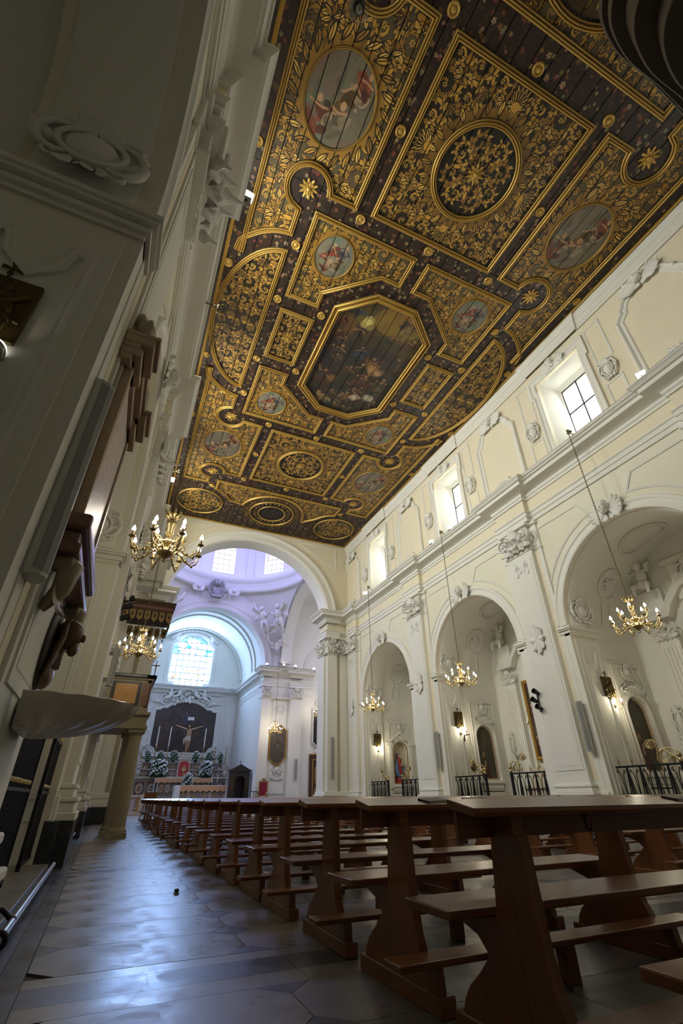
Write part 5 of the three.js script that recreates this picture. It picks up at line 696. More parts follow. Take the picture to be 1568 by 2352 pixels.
// ---------------------------------------------------------------- holy water stoup: fluted half shell on the pier
{
  const o = thing('holy_water_stoup', 'grey marble scallop shell stoup fixed to the pier', 'stoup', [-0.55, 1.25, -3.95]);
  const pos = [], idx = [], nA = 72, nR = 12, off = (nA + 1) * (nR + 1);
  const P = (i, k, inner) => { const a = -0.12 + (Math.PI + 0.24) * i / nA, r = k / nR, fl = 0.5 + 0.5 * Math.cos((i / nA * 11 + 0.5 * r) * 2 * Math.PI), rim = 1 + 0.02 * fl * r, R0 = r * rim * (inner ? 0.95 : 1), zz = 0.5 * R0 * Math.cos(a), xx = 0.66 * R0 * Math.sin(a); const y = 0.25 * (1 - Math.sqrt(1 - 0.98 * r * r)) - 0.016 * fl * r * (1 - 0.5 * r) + (inner ? 0.03 * (1 - r) + 0.012 : 0); return [Math.max(xx, -0.02), y, zz]; };
  for (const inner of [0, 1]) for (let i = 0; i <= nA; i++) for (let k = 0; k <= nR; k++) pos.push(...P(i, k, inner));
  for (let i = 0; i < nA; i++) { for (let k = 0; k < nR; k++) { const a = i * (nR + 1) + k, b = a + nR + 1; idx.push(a, b, a + 1, a + 1, b, b + 1); idx.push(off + a, off + a + 1, off + b, off + a + 1, off + b + 1, off + b); } const a = i * (nR + 1) + nR, b = a + nR + 1; idx.push(a, b, off + a, b, off + b, off + a); }
  const g = new THREE.BufferGeometry(); g.setAttribute('position', new THREE.Float32BufferAttribute(pos, 3)); g.setIndex(idx); g.computeVertexNormals();
  put(o, 'shell_basin', uvm(clean(g)), M.greyMarble);
  put(o, 'wall_block', [box(-0.06, 0.03, 0.02, 0.2, -0.28, 0.28, 0.02)], M.greyMarble);
  put(o, 'water', clean(new THREE.CircleGeometry(0.4, 32, 0, Math.PI)).rotateX(-Math.PI / 2).rotateY(-Math.PI / 2).scale(1.15, 1, 1.05).translate(0.02, 0.16, 0), new THREE.MeshPhysicalMaterial({ color: 0xdfe8ea, roughness: 0.02, transmission: 0.9, thickness: 0 }));
}
// ---------------------------------------------------------------- memorial on the pier: crest, broken cornice, inscribed slab, bracketed shelf
{
  const o = thing('wall_memorial', 'brown and pink marble memorial with carved crest on the pier', 'memorial', [-0.64, 2.25, -3.75]);
  const B = (x0, x1, y0, y1, z0, z1, r = 0.012) => box(x0, x1, y0, y1, z0, z1, r);
  o.scale.y = 1.07; put(o, 'backing', B(0, 0.05, 0.2, 2.1, -0.62, 0.62), M.marble);
  put(o, 'inscribed_slab', B(0.03, 0.1, 0.28, 1.66, -0.5, 0.5), std({ map: tex(canvas(512, 768, (g, W, H) => { g.fillStyle = '#d9cdcb'; g.fillRect(0, 0, W, H); speckle(g, W, H, 160, 40, () => css(rr(190, 226), rr(176, 214), rr(178, 214), 0.25)); g.fillStyle = '#8a787c'; for (let y = 60; y < H - 50; y += 34) for (let x = 40; x < W - 50;) { const w = rr(14, 60); g.fillRect(x, y, w, 5); x += w + 16; } }), true, 0.9, 0.7), roughness: 0.35 }));
  for (const s of [-1, 1]) put(o, 'side_frame', [B(0.03, 0.12, 0.25, 1.7, s * 0.54 - 0.04, s * 0.54 + 0.04)], M.brownMarble);
  put(o, 'cornice', [[1.66, 1.72, 0.1], [1.72, 1.8, 0.17], [1.8, 1.86, 0.14], [1.86, 1.95, 0.24], [1.95, 2.0, 0.28]].flatMap(([a, b, d]) => [B(0.0, d * 0.75, a, b, -0.62, 0.62), B(0, d, a, b, -0.7, -0.3), B(0, d, a, b, 0.3, 0.7)]), M.brownMarble);
  const wing = (s) => [volute(s * 0.42, 2.2, 0.2, 1.5, s > 0 ? 2.6 : 0.5, -s, 0.07), tube([[s * 0.62, 2.02, 0.1], [s * 0.6, 2.16, 0.12], [s * 0.42, 2.32, 0.12], [s * 0.3, 2.4, 0.1]], [0.07, 0.08, 0.07, 0.04], 6)];
  for (const s of [-1, 1]) put(o, 'pediment_scroll', wing(s).map((q) => q.rotateY(Math.PI / 2)), M.stone);
  put(o, 'coat_of_arms', [ball(0, 2.3, 0.1, 0.2, 0.26, 0.1), tube(arcPts(0, 2.3, 0.24, 0.3, 0, 360, 24).map(([a, b]) => [a, b, 0.08]), 0.045, 6), leafPts(0, 2.05, -Math.PI / 2, 0.2, 0.2), ...[-1, 1].map((s) => leafPts(s * 0.2, 2.3, s > 0 ? 0.5 : Math.PI - 0.5, 0.3, 0.16)), box(-0.12, 0.12, 2.56, 2.64, 0.02, 0.14, 0.02), ...[-1, 0, 1].map((s) => ball(s * 0.1, 2.68, 0.08, 0.035, 0.05, 0.035))].map((q) => q.rotateY(Math.PI / 2)), M.stone);
  put(o, 'plume', shellFan(0, 2.66, 0.22, 0.7, Math.PI - 0.7, 5).map((q) => q.rotateY(Math.PI / 2)), M.grey);
  put(o, 'shelf', [B(0, 0.2, 0.16, 0.27, -0.68, 0.68, 0.03), B(0, 0.15, 0.06, 0.16, -0.62, 0.62, 0.02), B(0, 0.18, 0.0, 0.07, -0.66, 0.66, 0.02)], M.redMarble);
  for (const s of [-1, 1]) put(o, 'bracket', [tube([[0.05, 0.0, s * 0.5], [0.14, -0.06, s * 0.5], [0.12, -0.2, s * 0.5], [0.05, -0.32, s * 0.5]], [0.09, 0.08, 0.06, 0.03], 8), volute(0, 0, 0.09, 1.5, 0, 1, 0.04).rotateY(Math.PI / 2).rotateX(0).translate(0.1, -0.05, s * 0.5), leafPts(0, 0, -Math.PI / 2, 0.24, 0.16).rotateY(Math.PI / 2).translate(0.08, -0.14, s * 0.5)], M.stone);
}
// bronze head in relief on a dark oval board
{
  const o = thing('relief_portrait', 'dark carved portrait relief on an oval wooden board', 'relief', [-0.6, 1.66, -3.98]);
  put(o, 'board', lathe([[0.001, 0.04], [0.17, 0.04], [0.2, 0.02], [0.205, 0]], 32).rotateZ(-Math.PI / 2).scale(1, 1.5, 1).translate(0, 0.2, 0), M.darkWood);
  const l = [ball(0, 0.3, 0.12, 0.085, 0.11, 0.1, 14, 10), ball(0, 0.28, 0.22, 0.02, 0.03, 0.02), ball(0, 0.2, 0.17, 0.05, 0.06, 0.04), ball(0, 0.0, 0.04, 0.11, 0.1, 0.06), tube([[0, 0.22, 0.06], [0, 0.05, 0.05]], [0.06, 0.07], 8)];
  for (let i = 0; i < 20; i++) { const t = i / 19; l.push(tube([[(t - 0.5) * 0.16, 0.42 - 0.15 * Math.abs(t - 0.5), 0.1], [(t - 0.5) * 0.24, 0.25, 0.1], [(t - 0.5) * 0.27, -0.03, 0.05]], [0.018, 0.022, 0.012], 5)); }
  put(o, 'portrait', l.map((q) => q.rotateY(Math.PI / 2)), M.brownBronze = std({ color: new THREE.Color().setRGB(0.12, 0.06, 0.03), roughness: 0.4 }));
}
// ---------------------------------------------------------------- column loudspeakers
function speaker(label, x, y, z, turn, h, group) {
  const o = thing('column_speaker', label, 'loudspeaker', [x, y, z], turn, group);
  const pr = [[-0.09, 0], [-0.09, 0.05], [-0.07, 0.085], [-0.035, 0.115], [0, 0.13], [0.035, 0.115], [0.07, 0.085], [0.09, 0.05], [0.09, 0]];
  put(o, 'cabinet', uvm(extrude(pr.map(([a, b]) => [a, -b]), null, h, 0.003).rotateX(-Math.PI / 2)), M.greyLight); put(o, 'grille', uvm(extrude(pr.slice(1, -1).map(([a, b]) => [a * 0.97, -b - 0.004]), null, h - 0.06).rotateX(-Math.PI / 2).translate(0, 0.03, 0)), M.grey);
  for (const t of [0.12, h - 0.12]) put(o, 'wall_bracket', box(-0.02, 0.02, t - 0.04, t + 0.04, -0.08, 0.01), M.grey);
  put(o, 'cable', tube([[-0.02, h - 0.05, -0.05], [-0.06, h + 0.05, -0.06], [-0.1, h, -0.06], [-0.09, h - 0.1, -0.07]], 0.006, 5), M.greyLight);
  return o;
}
const GS = 'grey column speakers on the pier sides';
speaker('tall grey column speaker beside the memorial on the pier', -0.66, 1.95, -2.86, Math.PI / 2 - 0.35, 1.5, GS);
speaker('grey column speaker on the pier next to the near chapel arch', XR - 0.15, 1.85, -9.75, -Math.PI / 2, 1.25, GS);
speaker('grey column speaker on the pier next to the middle chapel arch', XR - 0.15, 1.8, -16.75, -Math.PI / 2, 1.25, GS);
speaker('slim grey column speaker on the great arch pier', 10.62, 1.7, ZX + 0.2, 0, 1.9, GS);
speaker('grey column speaker on the broad crossing pilaster', 13.2, 2.0, ZC + 0.3, 0, 1.4, GS);
speaker('grey column speaker beside the pulpit with an S shaped bracket', XL + 0.3, 2.95, -11.4, Math.PI / 2, 0.8, GS);

// ---------------------------------------------------------------- bronze station plaques with candle sconces
function station(label, slabel, x, y, z, turn, k, group) {
  const o = thing('bronze_plaque', label, 'plaque', [x, y, z], turn, 'bronze relief plaques on the chapel piers'), w = 0.42 * k, h = 0.56 * k;
  put(o, 'plate', box(-w / 2, w / 2, 0, h, 0, 0.03, 0.008), M.bronze);
  const l = []; for (let i = 0; i < 5; i++) { const fx = rr(-0.32, 0.32) * w, fy = h * rr(0.2, 0.6); l.push(ball(fx, fy + h * 0.2, 0.045, 0.028 * k, 0.036 * k, 0.025 * k, 8, 6), ball(fx, fy + h * 0.06, 0.035, 0.05 * k, 0.08 * k, 0.03 * k, 8, 6), tube([[fx, fy, 0.04], [fx + rr(-0.05, 0.05), fy - h * 0.18, 0.03]], [0.04 * k, 0.025 * k], 6), tube([[fx, fy + h * 0.1, 0.05], [fx + rr(-0.12, 0.12) * k, fy + h * rr(0, 0.2), 0.045]], [0.018 * k, 0.012 * k], 5)); }
  l.push(tube([[-w * 0.4, h * 0.85, 0.03], [w * 0.35, h * 0.25, 0.05]], 0.02 * k, 5), tube([[-w * 0.1, h * 0.35, 0.045], [w * 0.4, h * 0.75, 0.035]], 0.02 * k, 5)); for (let i = 0; i < 26; i++) l.push(ball(rr(-0.45, 0.45) * w, rr(0.05, 0.95) * h, 0.028, rr(0.01, 0.035) * k, rr(0.01, 0.03) * k, 0.016 * k, 6, 5)); put(o, 'relief', l, M.bronze);
  const c = 0.035 * k, cr = (ang) => extrude([[-0.006 * k, 0.004 * k], [0.006 * k, 0.004 * k], [0.018 * k, 0.06 * k], [-0.018 * k, 0.06 * k]], null, 0.008).rotateZ(ang); put(o, 'cross', [0, 1, 2, 3].map((q) => cr(q * Math.PI / 2).translate(0, h + 0.1 * k, 0.01)).concat([box(-0.008, 0.008, h - 0.01, h + 0.1 * k, 0.008, 0.02)]), M.bronze);
  put(o, 'base_ornament', [ball(0, -0.01, 0.03, 0.05 * k, 0.03 * k, 0.02), ...shellFan(0, 0, 0.07 * k, -2.6, -0.5, 5)], M.gold);
  if (!slabel) return o;
  const p = V(0.06 * k, -0.22 * k, 0).applyAxisAngle(V(0, 1, 0), turn).add(V(x, y, z)), s = thing('wall_sconce', slabel, 'sconce', p.toArray(), turn, 'candle bulb sconces under the bronze plaques');
  put(s, 'wall_rose', lathe([[0.001, 0.03], [0.03, 0.028], [0.05, 0.012], [0.055, 0]], 16).rotateX(Math.PI / 2), M.gold);
  put(s, 'arm', tube([[0, 0, 0.02], [0.02, -0.06, 0.08], [0.06, -0.09, 0.13], [0.1, -0.06, 0.16], [0.11, 0.0, 0.17]], 0.008, 6), M.gold);
  put(s, 'drip_cup', lathe([[0.005, 0], [0.03, 0.012], [0.034, 0.02], [0.012, 0.02]], 12).translate(0.11, 0, 0.17), M.gold); put(s, 'candle', lathe([[0.014, 0.02], [0.014, 0.1], [0.008, 0.1]], 10).translate(0.11, 0, 0.17), M.redMarble);
  put(s, 'bulb', lathe([[0.001, 0.19], [0.01, 0.175], [0.024, 0.145], [0.026, 0.125], [0.014, 0.1]], 10).translate(0.11, 0, 0.17), M.bulb);
  const bp = V(0.11, 0.14, 0.17).applyAxisAngle(V(0, 1, 0), turn).add(p), l2 = new THREE.PointLight(new THREE.Color().setRGB(1, 0.88, 0.66), 1.1, 0, 2); l2.position.copy(bp); l2.castShadow = true; l2.shadow.radius = 1.5; scene.add(l2);
  return o;
}
station('bronze relief plaque with cross on the near chapel jamb', 'lit candle sconce under the plaque of the near chapel jamb', 12.62, 3.22, -9.46, 0, 1, 0);
station('bronze relief plaque with cross on the middle chapel jamb', 'lit candle sconce under the plaque of the middle chapel jamb', 12.5, 3.22, -16.38, 0, 1, 0);
station('bronze relief plaque with cross on the far chapel jamb', 'lit candle sconce under the plaque of the far chapel jamb', 12.47, 3.1, -23.32, 0, 1, 0);
station('large dark bronze relief plaque with cross opposite the stoup pier jamb', null, -1.31, 3.3, -2.54, 0, 1.05, 0);
{ // spotlight below the near bronze plaque
  const o = thing('wall_spotlight', 'round lit spotlight under the dark bronze plaque', 'spotlight', [-1.17, 3.08, -2.5]); put(o, 'lamp_head', lathe([[0.001, 0], [0.06, 0.0], [0.075, 0.03], [0.07, 0.06], [0.05, 0.09]], 20).rotateX(-0.9).translate(0, 0.1, 0.02), M.steel); put(o, 'lamp_face', lathe([[0.001, 0.012], [0.062, 0.01], [0.066, 0]], 20).rotateX(-0.9).translate(0, 0.16, -0.03), std({ color: 0xffffff, emissive: new THREE.Color().setRGB(1, 0.96, 0.92), emissiveIntensity: 1.2 })); put(o, 'bracket', [box(-0.07, 0.05, -0.12, 0.02, -0.02, 0.02), tube([[0, -0.12, 0], [0.07, -0.18, 0.03], [0.08, -0.26, 0.03], [0, -0.3, 0.02]], 0.008, 6)], M.greyLight);
  const l = new THREE.SpotLight(new THREE.Color().setRGB(1, 0.93, 0.8), 0.05, 0, 1.0, 0.6, 2); l.position.set(-1.17, 3.26, -2.44); l.target.position.set(-1.1, 5.5, -2.2); l.castShadow = true; scene.add(l, l.target); }

// ---------------------------------------------------------------- wrought iron gate across the left chapel arch
function railBay(o, L, H, gapSpears, mat = M.iron) {                       // along +x
  put(o, 'top_rail', box(0, L, H - 0.025, H + 0.02, -0.03, 0.03), mat); put(o, 'bottom_rail', box(0, L, 0.06, 0.09, -0.015, 0.015), mat);
  const n = Math.max(2, Math.round(L / 0.34)), w = L / n;
  for (let i = 0; i <= n; i++) put(o, 'upright', box(i * w - 0.02, i * w + 0.02, 0, H, -0.02, 0.02), mat);
  for (let i = 0; i < n; i++) { const x = i * w, l = []; for (const s of [-1, 1]) { l.push(tube([[x + w / 2 + s * w * 0.46, H - 0.04, 0], [x + w / 2 + s * w * 0.28, 0.5 * H, 0], [x + w / 2 + s * w * 0.06, 0.08, 0]], 0.016, 4), tube([[x + w / 2, H * 0.5, 0], [x + w / 2 + s * 0.03, H - 0.2, 0], [x + w / 2 + s * 0.09, H - 0.06, 0], [x + w / 2 + s * 0.12, H - 0.1, 0], [x + w / 2 + s * 0.09, H - 0.13, 0]], 0.013, 4)); } put(o, 'scroll_bars', l, mat); if (gapSpears) put(o, 'spear_point', lathe([[0.001, 0.24], [0.014, 0.16], [0.034, 0.09], [0.012, 0.03], [0.014, 0]], 4).scale(1, 1, 0.4).translate(x + w / 2, H + 0.01, 0), M.gold); }
}
{
  const mk = (label, z, len, H) => { const o = thing('iron_gate_leaf', label, 'gate', [XL - 0.06, 0.12, z], Math.PI / 2, 'iron gate leaves of the left chapel'); o.rotation.y = Math.PI / 2; 
    put(o, 'frame', [box(0, 0.05, 0, H, -0.025, 0.025), box(len - 0.05, len, 0, H, -0.025, 0.025), box(0, len, H - 0.04, H, -0.02, 0.02), box(0, len, 0.04, 0.08, -0.02, 0.02), box(0, len, 0.85, 0.88, -0.02, 0.02)], M.iron); for (let x = 0.13; x < len - 0.06; x += 0.11) put(o, 'bar', box(x - 0.011, x + 0.011, 0.05, H, -0.011, 0.011), M.iron);
    for (let x = 0.13; x < len - 0.06; x += 0.11) put(o, 'gilt_point', lathe([[0.001, 0.14], [0.02, 0.05], [0.008, 0.01], [0.01, 0]], 6).translate(x, H, 0), M.gold); for (const x of [0.03, len - 0.03]) put(o, 'gilt_ball', ball(x, H + 0.05, 0, 0.05), M.gold); for (let x = 0.13; x < len - 0.06; x += 0.11) put(o, 'gilt_scroll', volute(x, 0.93, 0.035, 1, 0, 1, 0.01), M.gold); return o; };
  mk('black iron gate leaf with gilt points beside the next pier', -8.35, 1.25, 1.55); mk('black iron gate leaf with gilt points beside the memorial pier', -4.95, 2.1, 1.6); mk('black iron gate leaf beside the pulpit door', -16.0, 1.1, 1.5);
}
{ // low shiny rail along the edge of the step, with the dark cords tied to it
  put(floor, 'chapel_step', box(-1.8, -0.5, -0.01, 0.1, -9.4, 1.5, 0.01), slabMats[1]);
  const r = thing('floor_rail', 'shiny metal rail along the step edge by the stoup', 'rail', [-0.42, 0.1, 0]); put(r, 'tube', tube([[0, 0.02, -0.6], [0, 0.02, -9.0]], 0.03, 12), M.steel); put(r, 'end_cap', ball(0, 0.02, -9.0, 0.032), M.steel); const r2 = copyOf(r, 'shiny metal rail along the step edge before the pulpit door', [-0.45, 0.1, -10.2], 0);
  for (const [z, l] of [[-4.55, 'nearer'], [-5.15, 'further']]) { const c = solo('barrier_cord', `dark barrier cord tied to the step rail, the one ${l === 'nearer' ? 'with the ring knot' : 'with the plain end'}`, 'cord', [tube([[0, 0.03, 0], [-0.08, 0.1, 0.02], [-0.3, 0.1, 0.05], [-0.6, 0.07, 0.1]], 0.02, 7), l === 'nearer' ? clean(new THREE.TorusGeometry(0.045, 0.016, 6, 14)).translate(0, 0.02, 0) : ball(0, 0.03, 0, 0.03)], M.black, [-0.42, 0.1, z]); } }
// ---------------------------------------------------------------- pulpit: box on stone columns under a tasselled canopy
{
  const o = thing('pulpit', 'marble pulpit on a stone column beside the left pier', 'pulpit', [0, 0, -16.0]);
  const colP = [[0.001, 0], [0.26, 0], [0.26, 0.12], [0.25, 0.13], [0.255, 0.17], [0.235, 0.21], [0.205, 0.24], [0.21, 0.28], [0.195, 0.32], [0.195, 1.2], [0.165, 2.36], [0.18, 2.38], [0.18, 2.41], [0.165, 2.43], [0.19, 2.5], [0.21, 2.52], [0.21, 2.62], [0.001, 2.62]];
  put(o, 'column', [lathe(colP.slice(3), 28).translate(0.55, 0, 0), box(0.29, 0.81, 0, 0.13, -0.26, 0.26, 0.01), box(0.32, 0.78, 2.52, 2.62, -0.23, 0.23, 0.01)], M.stone);
  put(o, 'column', [lathe(colP.slice(3), 20).translate(0.4, 0, -1.35), box(0.14, 0.66, 0, 0.13, -1.61, -1.09, 0.01), box(0.17, 0.63, 2.52, 2.62, -1.58, -1.12, 0.01)], M.stone);
  put(o, 'floor_slab', [box(-0.5, 0.8, 2.62, 2.72, -1.6, 0.26, 0.01), box(-0.5, 0.76, 2.72, 2.98, -1.55, 0.2), box(-0.5, 0.82, 2.98, 3.08, -1.6, 0.28, 0.02)], M.stone);
  put(o, 'parapet', [box(-0.5, 0.68, 3.08, 4.0, 0.08, 0.18), box(0.58, 0.7, 3.08, 4.0, -1.5, 0.18), box(-0.5, 0.72, 3.08, 3.2, 0.08, 0.21, 0.01), box(-0.5, 0.74, 3.98, 4.03, 0.05, 0.22)], M.stone);
  put(o, 'yellow_panel', box(-0.3, 0.32, 3.3, 3.85, 0.17, 0.2, 0.005), M.yellowMarble); put(o, 'green_border', [box(-0.4, 0.42, 3.24, 3.91, 0.16, 0.19, 0.003)], M.plinth); put(o, 'dark_panel', [box(0.46, 0.66, 3.24, 3.91, 0.16, 0.19, 0.003), box(0.69, 0.715, 3.26, 3.9, -1.3, 0.08, 0.003)], M.redMarble);
  put(o, 'coping', [box(-0.52, 0.8, 4.03, 4.13, -0.02, 0.28, 0.02), box(0.5, 0.8, 4.03, 4.13, -1.6, 0.28, 0.02)], M.plinth);
  put(o, 'door_frame', [box(-0.66, -0.5, 0, 2.6, -2.6, -2.45), box(-0.66, -0.5, 0, 2.6, -1.9, -1.75), box(-0.68, -0.46, 2.5, 2.64, -2.7, -1.7)], M.stone);
  const can = thing('pulpit_canopy', 'dark brown pulpit canopy with carved lambrequins and tassels', 'canopy', [0, 5.45, -16.35]);
  put(can, 'roof', [box(-0.7, 0.98, 1.05, 1.12, -1.3, 0.42, 0.02), box(-0.7, 0.93, 0.98, 1.05, -1.25, 0.37), box(-0.7, 0.9, 0.82, 0.98, -1.2, 0.34), box(-0.7, 0.93, 0.76, 0.82, -1.25, 0.37, 0.01)], std({ map: tex(woodTex([88, 70, 48], [44, 30, 18]), true, 1, 2), roughness: 0.5 }));
  put(can, 'red_band', [box(-0.69, 0.905, 0.85, 0.95, 0.33, 0.345), box(0.895, 0.91, 0.85, 0.95, -1.2, 0.34)], M.redMarble);
  put(can, 'soffit', box(-0.68, 0.86, 0.72, 0.77, -1.18, 0.3), M.darkWood);
  const flap = extrude([[-0.09, 0.36], [0.09, 0.36], [0.09, 0.1], [0.05, 0.05], [0, 0], [-0.05, 0.05], [-0.09, 0.1]].reverse(), null, 0.02, 0.003), oval = ball(0, 0.2, 0.02, 0.035, 0.07, 0.012);
  const lam = (x, z, turn, y = 0.42) => { const m = put(can, 'lambrequin', flap, M.lam ??= std({ color: new THREE.Color().setRGB(0.26, 0.18, 0.07), roughness: 0.5 })); m.position.set(x, y, z); m.rotation.y = turn; const b = put(m, 'boss', oval, M.darkWood); const t = put(m, 'tassel', lathe([[0.001, 0], [0.012, -0.02], [0.02, -0.05], [0.024, -0.1], [0.001, -0.1]], 8), M.darkWood); return m; };
  for (let i = 0; i < 7; i++) lam(-0.56 + i * 0.23, 0.33, 0); for (let i = 0; i < 7; i++) lam(-0.56 + i * 0.23, -1.2, 0, 0.3); for (let i = 0; i < 6; i++) lam(0.88, 0.18 - i * 0.25, Math.PI / 2);
  put(can, 'dove_disc', lathe([[0.001, -0.03], [0.24, -0.02], [0.26, 0]], 20).translate(0.1, 0.72, -0.4), M.darkWood);
  const top = thing('canopy_rail', 'white stucco corbel with dark edge above the pulpit canopy', 'corbel', [XL + 0.3, 8.1, -18.3]); put(top, 'corbel', [box(-0.1, 0.9, 0, 0.9, -0.5, 0.3, 0.03), box(-0.1, 1.05, 0.9, 1.05, -0.6, 0.45, 0.03), box(-0.1, 0.75, -0.25, 0, -0.4, 0.2, 0.03)], M.white); put(top, 'dark_edge', tube([[-0.1, 1.07, 0.46], [1.06, 1.07, 0.46], [1.06, 1.07, -0.6]], 0.02, 5), M.black);
  const c = thing('pulpit_crucifix', 'small dark standing crucifix on the pulpit corner', 'crucifix', [0.72, 4.13, -16.0]); put(c, 'cross', [box(-0.012, 0.012, 0.05, 0.5, -0.008, 0.008), box(-0.12, 0.12, 0.34, 0.365, -0.008, 0.008)], M.bronze); put(c, 'foot', lathe([[0.001, 0.08], [0.02, 0.07], [0.025, 0.04], [0.06, 0.01], [0.06, 0], [0.001, 0]], 10), M.bronze); put(c, 'figure', [tube([[0, 0.34, 0.015], [0, 0.22, 0.018], [0.005, 0.1, 0.015]], [0.018, 0.02, 0.008], 6), tube([[-0.1, 0.35, 0.012], [0, 0.32, 0.016], [0.1, 0.35, 0.012]], [0.006, 0.012, 0.006], 5), ball(0, 0.36, 0.02, 0.015)], M.bronze);
  // black theatre spotlights on the pier
  const sp = (label, x, y, z, turn) => { const t = thing('spotlight_cluster', label, 'spotlights', [x, y, z], turn, 'black spotlight clusters on the piers'); put(t, 'mounting_bar', box(-0.015, 0.015, -0.1, 0.55, -0.02, 0.01), M.black); for (const k of [0.02, 0.24, 0.46]) { const h = put(t, 'lamp_head', [lathe([[0.001, -0.12], [0.05, -0.12], [0.06, -0.05], [0.075, 0.06], [0.078, 0.09]], 14).rotateX(1.2)], M.black); h.position.set(0.06 * (k > 0.2 && k < 0.4 ? -1 : 1), k, 0.09); } };
  sp('black triple spotlight cluster on the left pier beside the pulpit', XL + 0.28, 4.4, -11.2, Math.PI / 2); sp('black triple spotlight cluster on the right pier between the chapels', XR - 0.26, 3.1, -11.1, -Math.PI / 2);
}
// ---------------------------------------------------------------- things in and before the right-hand chapels
function draped(x, y, z, h, arms, n = 6) {                     // standing robed figure as one mesh
  const l = [lathe([[0.001, 0], [0.17 * h / 1.2, 0], [0.19 * h / 1.2, 0.06], [0.14 * h / 1.2, 0.45 * h], [0.12 * h / 1.2, 0.62 * h], [0.15 * h / 1.2, 0.76 * h], [0.1 * h / 1.2, 0.83 * h], [0.04, 0.86 * h], [0.04, 0.89 * h]], 14), ball(0, 0.935 * h, 0.01, 0.055 * h, 0.07 * h, 0.06 * h, 12, 9)];
  for (const [a, b, c] of arms) l.push(tube([a, b, c], [0.06 * h, 0.05 * h, 0.035 * h], 7)); for (let i = 0; i < n; i++) { const a = i / n * 6.28; l.push(tube([[0.1 * Math.cos(a), 0.62 * h, 0.1 * Math.sin(a)], [0.14 * Math.cos(a + 0.2), 0.35 * h, 0.14 * Math.sin(a + 0.2)], [0.17 * Math.cos(a + 0.35), 0.02, 0.17 * Math.sin(a + 0.35)]], [0.02, 0.03, 0.035], 5)); }
  return merge(l).translate(x, y, z);
}
const nichePic = (seed0, tone) => { seed = seed0; return tex(canvas(256, 512, (g, W, H) => { g.fillStyle = css(...tone); g.fillRect(0, 0, W, H); for (let i = 0; i < 120; i++) { const k = rr(0.6, 1.35); g.fillStyle = css(tone[0] * k, tone[1] * k, tone[2] * k, 0.25); g.beginPath(); g.ellipse(rnd() * W, rnd() * H, rr(10, 60), rr(10, 60), 0, 0, 7); g.fill(); } g.fillStyle = css(70, 24, 20, 0.85); g.beginPath(); g.moveTo(20, H); g.quadraticCurveTo(60, H * 0.6, 110, H * 0.62); g.quadraticCurveTo(150, H * 0.8, 170, H); g.fill(); g.fillStyle = css(30, 26, 22, 0.9); g.beginPath(); g.moveTo(0, H); g.quadraticCurveTo(20, H * 0.5, 60, H * 0.45); g.lineTo(40, H); g.fill(); g.fillStyle = css(140, 104, 74); g.beginPath(); g.ellipse(92, H * 0.55, 20, 26, 0, 0, 7); g.fill(); g.fillStyle = css(160, 140, 110, 0.8); g.beginPath(); g.ellipse(100, H * 0.72, 16, 40, 0.2, 0, 7); g.fill(); }), true, 1, 1); };
[[1, 'near', [62, 58, 42]], [2, 'middle', [70, 66, 50]]].forEach(([i, nm, tone]) => {
  const c = ARCH[i], z = -(c + 2.62), o = thing('niche_painting', `dark olive round topped painting in the ${nm} chapel niche`, 'painting', [XR + 2.13, 1.4, z - 0.14]);
  const g = extrude(archOutline(0, 0.45, 0.01, 1.5, 16, 0.45), null, 0.03), p = g.attributes; for (let k = 0; k < p.position.count; k++) p.uv.setXY(k, p.position.getX(k) / 0.92 + 0.5, p.position.getY(k) / 1.97);
  put(o, 'canvas', g, std({ map: nichePic(40 + i, tone), roughness: 0.35 })); put(o, 'frame', sweep([[0, 0], [0, 0.05], [0.03, 0.06], [0.05, 0.03], [0.05, 0]], archOutline(0, 0.45, 0.01, 1.5, 16, 0.45).map(([x, y]) => V(x, y, 0.03)), [0, 0, 1], true), M.brownMarble);
});
